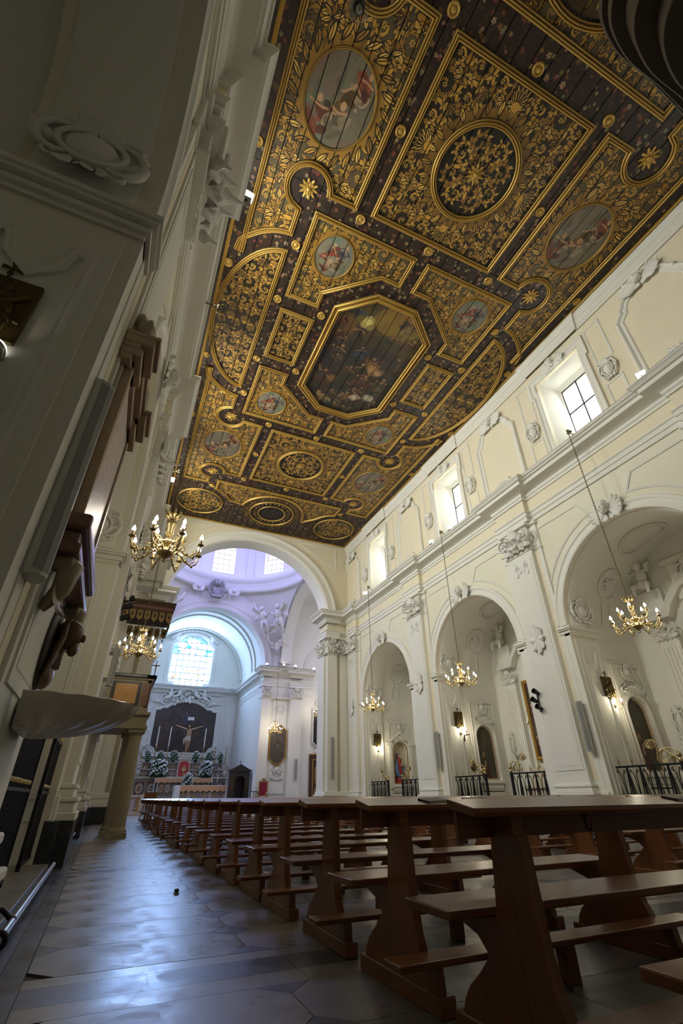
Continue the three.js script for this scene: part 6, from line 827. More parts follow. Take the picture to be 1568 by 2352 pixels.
{ // Madonna in the far chapel niche, behind glass
  const c = ARCH[3], z = -(c + 2.62), o = thing('madonna_statue', 'painted Madonna statue in red and blue robes inside the far niche', 'statue', [XR + 2.08, 1.42, z - 0.14]);
  put(o, 'robe', draped(0, 0, 0, 1.35, []), std({ color: new THREE.Color().setRGB(0.36, 0.03, 0.03), roughness: 0.6 })); put(o, 'mantle', [tube([[-0.12, 1.12, -0.02], [-0.2, 0.8, 0.06], [-0.16, 0.4, 0.14], [0.05, 0.28, 0.17]], [0.08, 0.12, 0.11, 0.06], 8), tube([[0.12, 1.12, -0.04], [0.2, 0.75, 0.02], [0.2, 0.3, 0.02]], [0.07, 0.1, 0.09], 8), ball(0, 1.28, -0.03, 0.095, 0.12, 0.09)], std({ color: new THREE.Color().setRGB(0.08, 0.16, 0.32), roughness: 0.6 })); put(o, 'face', [ball(0, 1.26, 0.04, 0.062, 0.08, 0.06), ball(0, 1.255, 0.1, 0.012, 0.018, 0.014)], std({ color: new THREE.Color().setRGB(0.55, 0.34, 0.24), roughness: 0.5 }));
  put(o, 'child', [ball(0.13, 0.98, 0.13, 0.05), ball(0.12, 0.85, 0.12, 0.07, 0.1, 0.06)], std({ color: new THREE.Color().setRGB(0.5, 0.32, 0.24), roughness: 0.5 })); put(o, 'halo', clean(new THREE.TorusGeometry(0.13, 0.01, 5, 20)).translate(0, 1.4, -0.02), M.gold);
  const f = thing('niche_cabinet', 'white gabled aedicule framing the statue niche of the far chapel', 'niche', [XR + 2.13, 1.2, z]); put(f, 'pilaster', [box(-0.72, -0.56, 0, 2.0, 0, 0.1, 0.01)], M.white); put(f, 'pilaster', [box(0.56, 0.72, 0, 2.0, 0, 0.1, 0.01)], M.white); put(f, 'gable', [sweep([[0, 0], [0, 0.12], [0.06, 0.16], [0.1, 0.1], [0.14, 0.1], [0.14, 0]], [V(0.85, 2.05, 0), V(0, 2.65, 0), V(-0.85, 2.05, 0)], [0, 0, 1]), box(-0.85, -0.5, 1.98, 2.1, 0, 0.14, 0.01), box(0.5, 0.85, 1.98, 2.1, 0, 0.14, 0.01)], M.white); put(f, 'gilt_edge', sweep([[0, 0], [0, 0.03], [0.03, 0.03], [0.03, 0]], archOutline(0, 0.43, 0.22, 1.7, 16, 0.43).map(([x, y]) => V(x, y, 0.02)), [0, 0, 1], true), M.gilt);
  put(wallRight, 'niche_back', [box(1.6, 2.7, 1.3, 3.5, z - 0.45, z - 0.38)], M.cream);
}
for (const c of ARCH) for (const W of [wallRight]) put(W, 'niche_back', box(1.55, 2.75, 1.2, 3.6, -(c + 2.62) - 0.5, -(c + 2.62) - 0.3), M.cream);
// altars on the chapel back walls
const candleStick = (h) => [lathe([[0.001, 0], [0.07, 0], [0.075, 0.015], [0.04, 0.04], [0.02, 0.07], [0.03, 0.12], [0.015, 0.18], [0.022, 0.25], [0.012, 0.32], [0.02, 0.4], [0.035, 0.42], [0.03, 0.43], [0.012, 0.44]].map(([a, b]) => [a, b * h / 0.44]), 12)];
function chapelAltar(c, nm, i) {
  const o = thing('chapel_altar', `white stucco side altar with fluted pilasters in the ${nm} chapel`, 'altar', [XR + 3.1, 0, -c]);
  const B = (d0, d1, y0, y1, z0, z1, r = 0.01) => box(-d1, -d0, y0, y1, z0, z1, r);
  for (const s of [-1, 1]) {
    const z = s * 1.45; put(o, 'fluted_pilaster', [B(0, 0.2, 1.0, 4.3, z - 0.3, z + 0.3), ...[0, 1, 2, 3, 4].map((k) => B(0.2, 0.225, 1.35, 4.1, z - 0.26 + k * 0.115, z - 0.2 + k * 0.115, 0.008))], M.white);
    put(o, 'pilaster_base', [B(0, 0.26, 0.9, 1.05, z - 0.36, z + 0.36, 0.02), B(0, 0.24, 1.05, 1.2, z - 0.34, z + 0.34, 0.02), B(0, 0.3, 0, 0.9, z - 0.4, z + 0.4)], M.white);
    const cap = orn(o, 'capital', [-0.2, 4.28, z], [0.62, 0.55, 0.8], -Math.PI / 2, 0, 'capital'); orn(o, 'plume', [-0.03, 3.0, z - s * 0.52], [1.1, 1.3, 0.8], -Math.PI / 2); orn(o, 'cartouche', [-0.04, 2.3, z + s * 0.62], [0.4, 0.9, 0.6], -Math.PI / 2); orn(o, 'crest', [-0.04, 1.6, z + s * 0.62], [0.35, 0.9, 0.6], -Math.PI / 2);
  }
  const ent = [[-1.95, 4.85], [-1.1, 4.85], [-0.95, 5.1], [-0.5, 5.5], [0, 5.62], [0.5, 5.5], [0.95, 5.1], [1.1, 4.85], [1.95, 4.85]];
  put(o, 'curved_cornice', [sweep([[0, 0], [0, 0.3], [0.1, 0.34], [0.14, 0.28], [0.22, 0.24], [0.26, 0.14], [0.3, 0.14], [0.3, 0]].map(([a, b]) => [a, b]), ent.map(([z, y]) => V(0, y, z)), [-1, 0, 0])], M.white);
  put(o, 'attic', [B(0, 0.16, 5.2, 6.2, -0.7, 0.7, 0.02), B(0, 0.22, 6.2, 6.35, -0.85, 0.85, 0.02), B(0, 0.2, 4.98, 5.7, -1.95, -1.15, 0.02), B(0, 0.2, 4.98, 5.7, 1.15, 1.95, 0.02)], M.white);
  orn(o, 'cartouche', [-0.2, 5.8, 0], [1.0, 0.9, 1], -Math.PI / 2, 0, 'cartouche');
  for (const s of [-1, 1]) { const p = []; p.push(ball(0, 0.62, 0.06, 0.12, 0.14, 0.12, 12, 9), ball(0, 0.36, 0.02, 0.15, 0.2, 0.13), ball(0, 0.12, 0.05, 0.18, 0.12, 0.16)); for (const q of [-1, 1]) p.push(tube([[q * 0.12, 0.48, 0.04], [q * 0.26, 0.42, 0.1], [q * 0.3, 0.58, 0.14]], [0.06, 0.05, 0.035], 6), tube([[q * 0.1, 0.1, 0.1], [q * 0.22, 0.06, 0.26], [q * 0.2, -0.18, 0.28]], [0.085, 0.075, 0.04], 7), leafPts(q * 0.08, 0.45, q > 0 ? 0.5 : Math.PI - 0.5, 0.36, 0.18)); const m = put(o, 'putto', p, M.stucco); m.position.set(-0.22, 5.75, s * 1.5); m.rotation.y = -Math.PI / 2; m.scale.setScalar(1.15); }
  put(o, 'altar_table', [B(0, 0.85, 0, 0.95, -1.0, 1.0), B(0, 0.95, 0.95, 1.05, -1.15, 1.15, 0.02), B(0, 0.4, 1.05, 1.3, -1.15, 1.15), B(0, 0.25, 1.3, 1.55, -1.15, 1.15)], M.marble); put(o, 'altar_frontal', B(0.85, 0.88, 0.12, 0.85, -0.85, 0.85), M.greyMarble);
  put(o, 'altarpiece', B(0.02, 0.08, 1.75, 4.3, -0.9, 0.9), std({ map: nichePic(70 + i, [58, 44, 30]), roughness: 0.4 })); o.scale.y = 1.13; put(o, 'altarpiece_frame', sweep(FR(0.12, 0.1), [[-0.9, 1.75], [0.9, 1.75], [0.9, 4.3], [-0.9, 4.3]].map(([z, y]) => V(-0.06, y, z)), [-1, 0, 0], true), M.gilt);
  return o;
}
['near', 'middle', 'far'].forEach((nm, i) => {
  chapelAltar(ARCH[i + 1], nm, i);
  for (let k = 0; k < 4; k++) { const o = thing('altar_candlestick', `brass candlestick with white candle on the ${nm} chapel altar, ${['outermost', 'inner one', 'inner one', 'outermost'][k]} on the ${k < 2 ? 'entrance' : 'crossing'} side`, 'candlestick', [XR + 2.98, 1.755, -ARCH[i + 1] + [0.85, 0.45, -0.45, -0.85][k]], 0, `candlesticks of the ${nm} chapel altar`); put(o, 'stick', candleStick(0.62), M.gold); put(o, 'candle', lathe([[0.014, 0.62], [0.014, 0.95], [0.001, 0.95]], 8), M.wax); }
});
// ---------------------------------------------------------------- iron railings of the chapels
function railing(label, z0, len, flip, crestAt) {              // runs from z0 towards the door (flip = crest at the other end)
  const o = thing('chapel_railing', label, 'railing', [XR + 0.22, 0.1, z0], -Math.PI / 2, 'black iron railings with gilt points across the chapel arches');
  o.rotation.y = -Math.PI / 2; railBay(o, len, 1.38, true);
  const xe = flip ? 0 : len; put(o, 'gate_post', [box(xe - 0.035, xe + 0.035, 0, 1.42, -0.035, 0.035)], M.iron); put(o, 'gilt_ball', [ball(xe, 1.56, 0, 0.06), lathe([[0.03, 1.42], [0.045, 1.45], [0.025, 1.5]], 10).translate(xe, 0, 0)], M.gold);
  const s = flip ? 1 : -1, cx = xe + s * 0.62, l = [...Array.from({ length: 7 }, (_, k) => { const a = Math.PI * (0.12 + 0.76 * k / 6); return tube([[cx, 1.72, 0], [cx + 0.11 * Math.cos(a) , 1.72 + 0.1 * Math.sin(a), 0], [cx + 0.17 * Math.cos(a), 1.74 + 0.16 * Math.sin(a), 0]], [0.01, 0.014, 0.018], 5); }), tube(arcPts(cx, 1.74, 0.19, 0.18, 15, 165, 12).map(([a, b]) => [a, b, 0]), 0.012, 5)];
  put(o, 'gilt_shell', l, M.gold); put(o, 'gilt_scroll', [tube(Array.from({ length: 18 }, (_, k) => { const t = k / 17, a = Math.PI * (0.9 - 2.2 * t), r = 0.26 * (1 - 0.65 * t); return [cx - s * 0.38 + s * -r * Math.cos(a) * -1, 1.46 + r * Math.sin(a) * 0.9 + 0.05, 0]; }), 0.016, 5), tube([[cx - s * 0.1, 1.6, 0], [cx - s * 0.28, 1.7, 0], [cx - s * 0.5, 1.55, 0], [xe + s * 0.05, 1.42, 0]], [0.02, 0.018, 0.016, 0.012], 6), volute(cx - s * 0.3, 1.52, 0.1, 1.2, 0, s, 0.014)], M.gold);
  return o;
}
['near', 'middle', 'far'].forEach((nm, i) => { const c = ARCH[i + 1]; railing(`black iron railing at the far jamb of the ${nm} chapel arch`, -(c + AW), 1.8, false); railing(`black iron railing at the entrance side jamb of the ${nm} chapel arch`, -(c - AW + 1.75), 1.75, true); });
{ // votive candle rack and sanctuary lamp
  const v = thing('votive_candles', 'small stand of lit votive candles by the middle chapel', 'candle stand', [XR + 1.7, 0, -12.9]); put(v, 'stand', [box(-0.25, 0.25, 0.82, 0.86, -0.18, 0.18), box(-0.03, 0.03, 0, 0.82, -0.03, 0.03), box(-0.2, 0.2, 0, 0.03, -0.16, 0.16)], M.iron); for (let k = 0; k < 5; k++) { const cd = put(v, 'candle', lathe([[0.018, 0], [0.018, 0.16], [0.001, 0.165]], 8), M.wax); cd.position.set(-0.18 + k * 0.09, 0.86, 0.02 * k); put(cd, 'flame', lathe([[0.001, 0.21], [0.008, 0.19], [0.01, 0.175], [0.001, 0.165]], 8), M.flame ??= std({ color: 0xffb060, emissive: new THREE.Color().setRGB(1, 0.5, 0.15), emissiveIntensity: 5 })); }
  const b = thing('lamp_bracket', 'black wrought iron scroll bracket with hanging lamp in the near chapel', 'bracket', [XR + 2.85, 2.75, -5.65]); put(b, 'scroll_arm', [tube([[0, 0.35, 0], [-0.3, 0.42, 0], [-0.6, 0.3, 0], [-0.72, 0.4, 0], [-0.66, 0.5, 0], [-0.58, 0.44, 0]], 0.016, 6), tube([[0, 0, 0], [-0.2, 0.1, 0], [-0.4, 0.3, 0]], 0.012, 5)], M.iron); put(b, 'lamp_cords', [tube([[-0.6, 0.3, 0], [-0.56, -0.5, 0]], 0.006, 4), tube([[-0.6, 0.3, 0], [-0.64, -0.5, 0]], 0.006, 4)], M.iron); put(b, 'lamp_bowl', lathe([[0.001, -0.72], [0.05, -0.7], [0.1, -0.6], [0.09, -0.52], [0.07, -0.5]], 14).translate(-0.6, 0, 0), M.gold);
  const b2 = thing('hanging_sanctuary_lamp', 'thin hanging brass lamp on a dark bracket in the middle chapel', 'lamp', [XR + 0.85, 2.9, -16.35]); put(b2, 'bracket', [box(-0.02, 0.02, -0.2, 0.02, 0, 0.03), box(-0.02, 0.02, 0, 0.03, 0, 0.35)], M.iron); put(b2, 'chains', [-1, 0, 1].map((s) => tube([[0, 0, 0.33], [s * 0.12, -1.05, 0.33 + (s ? 0 : 0.12)]], 0.005, 4)), M.chain); put(b2, 'bowl', [lathe([[0.001, -0.2], [0.04, -0.18], [0.13, -0.05], [0.12, 0], [0.1, 0.02]], 14).translate(0, -1.08, 0.33), ...[0, 1, 2, 3, 4, 5].map((k) => leafPts(0, 0, 1.2, 0.16, 0.08).rotateY(k).translate(0, -1.1, 0.33))], M.bronze);
}
// ---------------------------------------------------------------- organ gallery overhead and the glass globe lamp
{
  const o = thing('organ_gallery', 'dark wooden underside of the organ gallery with curved mouldings overhead', 'gallery', [0, 9.3, 0]);
  const front = (k, x0) => [[x0, 6.3], [x0, 1.2], [x0 + 0.05, 0.5], [x0 + 0.27, -0.02 + k], [x0 + 0.85, -0.25 + k], [x0 + 1.7, -0.28 + k], [x0 + 2.8, -0.36 + k], [11.6, -0.7 + k], [11.6, 6.3]];
  const lay = (k, x0, y0, y1) => extrude([[x0, -6.3], ...new THREE.CatmullRomCurve3(front(k, x0).slice(1, -1).map(([x, z]) => V(x, -z, 0))).getPoints(40).map((p) => [p.x, p.y]), [11.6, -6.3]], null, y1 - y0, 0.01).rotateX(-Math.PI / 2).translate(0, y0, 0);
  [[0.0, 3.95, 1.3, 1.42], [0.06, 4.02, 1.1, 1.3], [0.02, 3.98, 1.0, 1.1], [0.12, 4.15, 0.55, 1.0], [0.08, 4.1, 0.45, 0.55], [0.2, 4.4, 0.15, 0.45], [0.16, 4.36, 0.05, 0.15], [0.3, 4.7, -0.1, 0.05]].forEach(([k, x0, a, b], i) => put(o, i < 3 ? 'upper_moulding' : i < 5 ? 'parapet' : 'lower_moulding', lay(k, x0, a, b), M.organ ??= std({ color: new THREE.Color().setRGB(0.05, 0.036, 0.02), roughness: 0.45 })));
  const g = thing('globe_lamp', 'clear glass globe lamp hanging near the entrance', 'lamp', [0.72, 7.7, -1.03]); put(g, 'globe', ball(0, 0, 0, 0.11, 0.12, 0.11, 20, 14), new THREE.MeshPhysicalMaterial({ transmission: 1, roughness: 0.02, thickness: 0, color: 0xf4f4f0 })); put(g, 'cap', lathe([[0.05, 0.1], [0.07, 0.13], [0.06, 0.18], [0.03, 0.22], [0.01, 0.25]], 14), M.black); put(g, 'cord', tube([[0, 0.24, 0], [0, 7.55, 0]], 0.012, 6), M.black); put(g, 'filament_bulb', ball(0, 0.02, 0, 0.035, 0.05, 0.035), M.greyLight);
}
// ---------------------------------------------------------------- sanctuary
put(floor, 'sanctuary_step', [box(-1, 13.2, -0.01, 0.17, -48.5, -37.0, 0.01), box(-0.6, 12.8, 0.17, 0.34, -48.5, -37.4, 0.01), box(1.0, 10.2, 0.34, 0.5, -48.5, -39.8, 0.01), box(1.0, 10.2, 0.5, 0.9, -48.5, -44.2, 0.01)], slabMats[0]);
const inlay = tex(canvas(1024, 256, (g, W, H) => { g.fillStyle = '#8f8478'; g.fillRect(0, 0, W, H); speckle(g, W, H, 160, 30, () => css(rr(110, 180), rr(100, 165), rr(88, 150), 0.3)); for (let i = 0; i < 8; i++) { const x = 64 + i * 128; g.fillStyle = ['#5a4038', '#7a5c2c', '#4c4a46', '#6e5450'][i % 4]; g.fillRect(x - 46, 40, 92, H - 80); g.fillStyle = ['#b79a6c', '#c9bfb0', '#a88046', '#8e7f8a'][i % 4]; g.beginPath(); g.ellipse(x, H / 2, 32, 62, 0, 0, 7); g.fill(); g.strokeStyle = '#d8cfc0'; g.lineWidth = 6; g.beginPath(); g.ellipse(x, H / 2, 34, 66, 0, 0, 7); g.stroke(); g.fillStyle = '#6d5a48'; for (let k = 0; k < 5; k++) { g.beginPath(); g.ellipse(x + 14 * Math.cos(k * 1.26), H / 2 + 26 * Math.sin(k * 1.26), 8, 12, k, 0, 7); g.fill(); } } }), true, 0.25, 1);
const inlayMat = std({ map: inlay, roughness: 0.3 });
const stretchUV = (g, x0, x1, y0, y1) => { const a = g.attributes; for (let i = 0; i < a.position.count; i++) a.uv.setXY(i, (a.position.getX(i) - x0) / (x1 - x0) * 4, (a.position.getY(i) - y0) / (y1 - y0)); return g; };
{ // high altar
  const o = thing('high_altar', 'inlaid coloured marble high altar with stepped retable', 'altar', [5.85, 0.9, -46.2]);
  const F = (x0, x1, y0, y1, z0, z1) => stretchUV(box(x0, x1, y0, y1, z0, z1, 0.01), x0, x1, y0, y1);
  put(o, 'retable_base', [F(-3.7, 3.7, 0, 1.35, -0.9, 0.2)], inlayMat); put(o, 'base_cornice', [box(-3.85, 3.85, 1.35, 1.5, -0.9, 0.32, 0.03), box(-3.8, 3.8, 0, 0.15, -0.9, 0.3, 0.02)], M.marble);
  put(o, 'retable_step', [F(-3.5, 3.5, 1.5, 2.0, -0.9, 0.0)], inlayMat); put(o, 'step_cornice', [box(-3.6, 3.6, 2.0, 2.08, -0.9, 0.08, 0.02)], M.marble);
  put(o, 'upper_step', [F(-3.3, 3.3, 2.08, 2.5, -0.9, -0.25)], inlayMat); put(o, 'upper_cornice', [box(-3.4, 3.4, 2.5, 2.6, -0.9, -0.15, 0.02)], M.marble);
  for (const s of [-1, 1]) put(o, 'end_volute', [volute(s * 3.5, 2.2, 0.42, 1.5, s > 0 ? Math.PI : 0, s, 0.12, -0.2), leafPts(s * 3.6, 1.5, Math.PI / 2, 0.8, 0.4), ball(s * 3.55, 1.75, 0.1, 0.24, 0.26, 0.18)], M.marble);
  put(o, 'mensa', [box(-2.0, 2.2, 0, 1.25, 0.2, 1.1), box(-2.15, 2.35, 1.25, 1.37, 0.2, 1.25, 0.03)], M.marble); put(o, 'mensa_frontal', F(-1.85, 2.05, 0.1, 1.2, 1.09, 1.12), inlayMat);
  put(o, 'altar_cloth', [box(-2.17, 2.37, 1.37, 1.39, 0.2, 1.27), box(-2.18, -2.14, 0.1, 1.39, 0.3, 1.26), box(2.34, 2.38, 0.6, 1.39, 0.3, 1.26)], M.linen);
  const lace = (x0, x1, y, z, n) => extrude([[x0, y], ...Array.from({ length: n + 1 }, (_, i) => [x0 + (x1 - x0) * i / n, y - 0.26 - 0.09 * Math.abs(Math.sin(i * Math.PI / 4))]), [x1, y]].reverse(), null, 0.012).translate(0, 0, z); put(o, 'lace_border', lace(-2.14, 2.34, 1.38, 1.265, 40), M.lace);
  put(o, 'tabernacle', [box(-0.5, 0.52, 1.5, 2.75, -0.5, 0.3, 0.02), box(-0.58, 0.6, 2.75, 2.88, -0.5, 0.38, 0.03)], M.marble);
  put(o, 'tabernacle_veil', extrude([[-0.4, 1.55], [0.42, 1.55], [0.42, 2.45], ...arcPts(0.01, 2.45, 0.41, 0.2, 0, 180, 8), [-0.4, 2.45]], null, 0.03).translate(0, 0, 0.3), std({ color: new THREE.Color().setRGB(0.45, 0.03, 0.03), roughness: 0.6 })); put(o, 'gilt_monstrance', [box(-0.03, 0.05, 1.6, 2.4, 0.33, 0.36), box(-0.18, 0.2, 2.05, 2.12, 0.33, 0.36), ...shellFan(0.01, 2.08, 0.22, 0, 6.28, 10).map((q) => q.translate(0, 0, 0.34))], M.gold);
  put(o, 'pedestal', [box(-0.48, 0.5, 2.88, 3.1, -0.5, 0.3, 0.03), box(-0.38, 0.4, 3.1, 3.35, -0.45, 0.2, 0.03)], M.marble);
}
{ // crucifix with painted figure
  const o = thing('altar_crucifix', 'large crucifix with painted wooden figure above the tabernacle', 'crucifix', [5.88, 4.2, -46.35]);
  put(o, 'cross', [box(-0.09, 0.09, 0, 2.75, -0.08, 0.02, 0.01), box(-1.15, 1.15, 2.0, 2.2, -0.08, 0.02, 0.01)], M.darkWood); put(o, 'title_board', box(-0.24, 0.3, 2.62, 2.88, 0.0, 0.03, 0.01), M.linen);
  const title = put(o, 'title_text', extrude(rectP(-0.2, 0.26, 2.68, 2.82), null, 0.004).translate(0, 0, 0.031), std({ map: tex(canvas(256, 80, (g, W, H) => { g.fillStyle = '#e4e0d8'; g.fillRect(0, 0, W, H); g.fillStyle = '#5a5450'; g.font = 'bold 62px serif'; g.textAlign = 'center'; g.fillText('INRI', W / 2, 62); })), roughness: 0.8 })); { const a = title.geometry.attributes; for (let i = 0; i < a.position.count; i++) a.uv.setXY(i, (a.position.getX(i) + 0.2) / 0.46, (a.position.getY(i) - 2.68) / 0.14); }
  put(o, 'figure', [tube([[0, 1.9, 0.12], [0.02, 1.7, 0.17], [0.03, 1.45, 0.17], [0.0, 1.2, 0.16]], [0.1, 0.21, 0.19, 0.19], 12), ball(-0.03, 2.07, 0.18, 0.11, 0.14, 0.12, 12, 9), ball(-0.03, 2.05, 0.29, 0.02, 0.03, 0.025), tube([[-0.14, 1.84, 0.13], [-0.6, 1.98, 0.1], [-1.05, 2.12, 0.06]], [0.085, 0.065, 0.045], 8), tube([[0.16, 1.84, 0.13], [0.6, 1.98, 0.1], [1.05, 2.12, 0.06]], [0.085, 0.065, 0.045], 8), tube([[-0.1, 1.15, 0.17], [-0.08, 0.7, 0.27], [-0.03, 0.2, 0.1]], [0.13, 0.1, 0.055], 8), tube([[0.1, 1.15, 0.17], [0.12, 0.7, 0.25], [0.02, 0.2, 0.12]], [0.13, 0.1, 0.055], 8), ball(-1.1, 2.13, 0.06, 0.07, 0.06, 0.04), ball(1.1, 2.13, 0.06, 0.07, 0.06, 0.04), tube([[-0.01, 0.2, 0.11], [0, 0.06, 0.2]], [0.06, 0.05], 6)], M.skin);
  put(o, 'loincloth', [tube([[0, 1.28, 0.16], [0.0, 1.05, 0.17], [0.02, 0.85, 0.19]], [0.215, 0.24, 0.2], 12), tube([[-0.2, 1.2, 0.16], [-0.32, 1.0, 0.14], [-0.28, 0.7, 0.12]], [0.07, 0.1, 0.05], 7)], std({ color: new THREE.Color().setRGB(0.55, 0.47, 0.36), roughness: 0.7 })); put(o, 'hair', [ball(-0.02, 2.11, 0.13, 0.125, 0.13, 0.12), tube([[-0.12, 2.06, 0.14], [-0.15, 1.9, 0.17], [-0.1, 1.78, 0.2]], [0.05, 0.05, 0.02], 6), ball(-0.03, 1.96, 0.26, 0.06, 0.06, 0.05)], M.darkWood);
}
{ // tall candlesticks on the upper step, and smaller ones in front
  const xs = [[2.35, 0, ''], [3.4, 1, 'outermost on the pulpit side'], [4.4, 1, 'next to the crucifix on the pulpit side'], [7.42, 1, 'next to the crucifix on the armchair side'], [8.48, 1, 'second from the crucifix on the armchair side'], [9.45, 1, 'outermost on the armchair side']];
  xs.forEach(([x, lit, w]) => { const o = thing('tall_candlestick', lit ? 'tall gilt altar candlestick with long white candle, ' + w : 'tall gilt candlestick without candle at the end of the high altar', 'candlestick', [x, 3.5, -46.7], 0, 'tall candlesticks of the high altar'); put(o, 'stick', candleStick(lit ? 1.25 : 1.2).map((g) => g.scale(2, 1, 2)), M.gold); if (lit) put(o, 'candle', lathe([[0.05, 1.25], [0.048, 2.75], [0.001, 2.76]], 10), M.wax); });
  for (const [x, z] of [[8.1, -44.5], [8.55, -44.6]]) { const o = thing('floor_candlestick', 'slim brass floor candlestick beside the free altar', 'candlestick', [x, 0.5, z], 0, 'slim candlesticks beside the free altar'); put(o, 'stick', candleStick(1.5), M.gold); put(o, 'candle', lathe([[0.03, 1.5], [0.03, 2.1], [0.001, 2.1]], 10), M.wax); }
}
// bouquets of white roses: leaves in one part, blooms in another
function bouquet(label, x, y, z, w, h, n, group) {
  const o = thing('white_flower_bouquet', label, 'flowers', [x, y, z], rnd() * 6, group), lf = [], bl = [], one = clean(new THREE.IcosahedronGeometry(1, 1));
  put(o, 'vase', lathe([[0.001, 0], [w * 0.16, 0], [w * 0.2, h * 0.06], [w * 0.15, h * 0.14], [w * 0.2, h * 0.2]], 12), M.leaf);
  const place = (i, k) => { const t = Math.acos(1 - 1.55 * (i + 0.5) / k) * 0.95, a = i * 2.39996, q = 0.92 + 0.12 * Math.sin(i * 3.1); return V(Math.sin(t) * Math.cos(a) * w * 0.5 * q, h * (0.34 + 0.62 * Math.cos(t)) * q + h * 0.05, Math.sin(t) * Math.sin(a) * w * 0.34 * q); };
  for (let i = 0; i < n * 2; i++) { const p = place(i, n * 2).multiplyScalar(0.9), g = leafPts(0, 0, rnd() * 6.28, w * 0.22, w * 0.09); g.rotateX(rr(-1.5, 1.5)).translate(p.x, p.y, p.z); lf.push(g); } lf.push(ball(0, h * 0.42, 0, w * 0.3, h * 0.32, w * 0.26));
  for (let i = 0; i < n; i++) { const p = place(i, n), r = w * rr(0.042, 0.06); bl.push(one.clone().scale(r, r * 0.8, r).translate(p.x, p.y, p.z), one.clone().scale(r * 0.5, r * 0.5, r * 0.5).translate(p.x * 1.03, p.y + r * 0.4, p.z * 1.06)); }
  put(o, 'foliage', lf, M.leaf); put(o, 'blooms', bl, M.petal); return o;
}
[[2.85, 'beside the candleless candlestick'], [3.85, 'between the two left candlesticks'], [4.95, 'left of the crucifix pedestal'], [6.8, 'right of the crucifix pedestal'], [7.95, 'between the right candlesticks'], [8.95, 'near the right end volute']].forEach(([x, l]) => bouquet('white rose bouquet on the upper altar step ' + l, x, 3.5, -46.3, 0.85, 0.95, 46, 'bouquets on the high altar'));
bouquet('large white rose bouquet on the altar left of the tabernacle', 3.85, 2.4, -45.72, 1.75, 1.3, 120, 'bouquets on the high altar'); bouquet('large white rose bouquet on the altar right of the tabernacle', 7.7, 2.4, -45.72, 1.6, 1.25, 110, 'bouquets on the high altar');
bouquet('white rose bouquet standing between the two altars', 6.0, 1.5, -43.6, 1.15, 1.2, 70, 'bouquets on the high altar');
for (const x of [6.6, 7.4, 8.1]) bouquet('low white flower bouquet on the sanctuary step', x, 0.34, -38.6, 0.6, 0.5, 20, 'low bouquets on the sanctuary step');
{ // free-standing altar
  const o = thing('free_altar', 'white draped free standing altar before the high altar', 'altar', [6.95, 0.5, -42.2]); put(o, 'table', [box(-1.9, 1.9, 0, 1.08, -0.5, 0.5), box(-2.0, 2.0, 1.08, 1.18, -0.6, 0.6, 0.02)], M.marble); put(o, 'frontal', stretchUV(box(-1.6, 1.6, 0.1, 1.0, 0.5, 0.52), -1.6, 1.6, 0.1, 1), inlayMat); put(o, 'altar_cloth', [box(-2.03, 2.03, 1.18, 1.21, -0.63, 0.63, 0.01), box(-2.04, -1.65, 0.3, 1.2, 0.6, 0.64), box(-2.04, -2.0, 0.3, 1.2, -0.6, 0.62), box(1.75, 2.04, 0.3, 1.2, 0.6, 0.64)], M.linen);
  put(o, 'lace_border', extrude([[-1.66, 1.19], ...Array.from({ length: 41 }, (_, i) => [-1.66 + 3.42 * i / 40, 1.19 - 0.3 - 0.12 * Math.abs(Math.sin(i * Math.PI / 5))]), [1.76, 1.19]].reverse(), null, 0.012).translate(0, 0, 0.635), M.lace);
}
{ // celebrant's chair
  const o = thing('armchair', 'gilt armchair with crimson velvet in front of the chancel pier', 'chair', [10.55, 0.34, -37.75], -0.5), G = M.gold;
  put(o, 'seat', box(-0.34, 0.34, 0.42, 0.54, -0.3, 0.32, 0.04), M.redCloth); put(o, 'seat_frame', box(-0.37, 0.37, 0.36, 0.43, -0.33, 0.35, 0.02), G); put(o, 'backrest', box(-0.27, 0.27, 0.65, 1.5, -0.32, -0.25, 0.02), M.redCloth); put(o, 'back_frame', [box(-0.36, -0.27, 0.5, 1.55, -0.35, -0.25, 0.02), box(0.27, 0.36, 0.5, 1.55, -0.35, -0.25, 0.02), box(-0.36, 0.36, 1.5, 1.6, -0.35, -0.25, 0.02), ...shellFan(0, 1.58, 0.2, 0.3, Math.PI - 0.3, 5).map((q) => q.translate(0, 0, -0.3))], G);
  for (const s of [-1, 1]) { put(o, 'armrest', [tube([[s * 0.34, 0.82, -0.28], [s * 0.36, 0.84, 0.1], [s * 0.36, 0.78, 0.36]], [0.035, 0.04, 0.05], 7), tube([[s * 0.36, 0.45, 0.28], [s * 0.36, 0.62, 0.32], [s * 0.36, 0.78, 0.33]], 0.03, 6)], G); for (const z of [-0.28, 0.3]) put(o, 'leg', tube([[s * 0.32, 0.38, z], [s * 0.35, 0.2, z], [s * 0.32, 0, z]], [0.04, 0.035, 0.03], 7), G); }
}
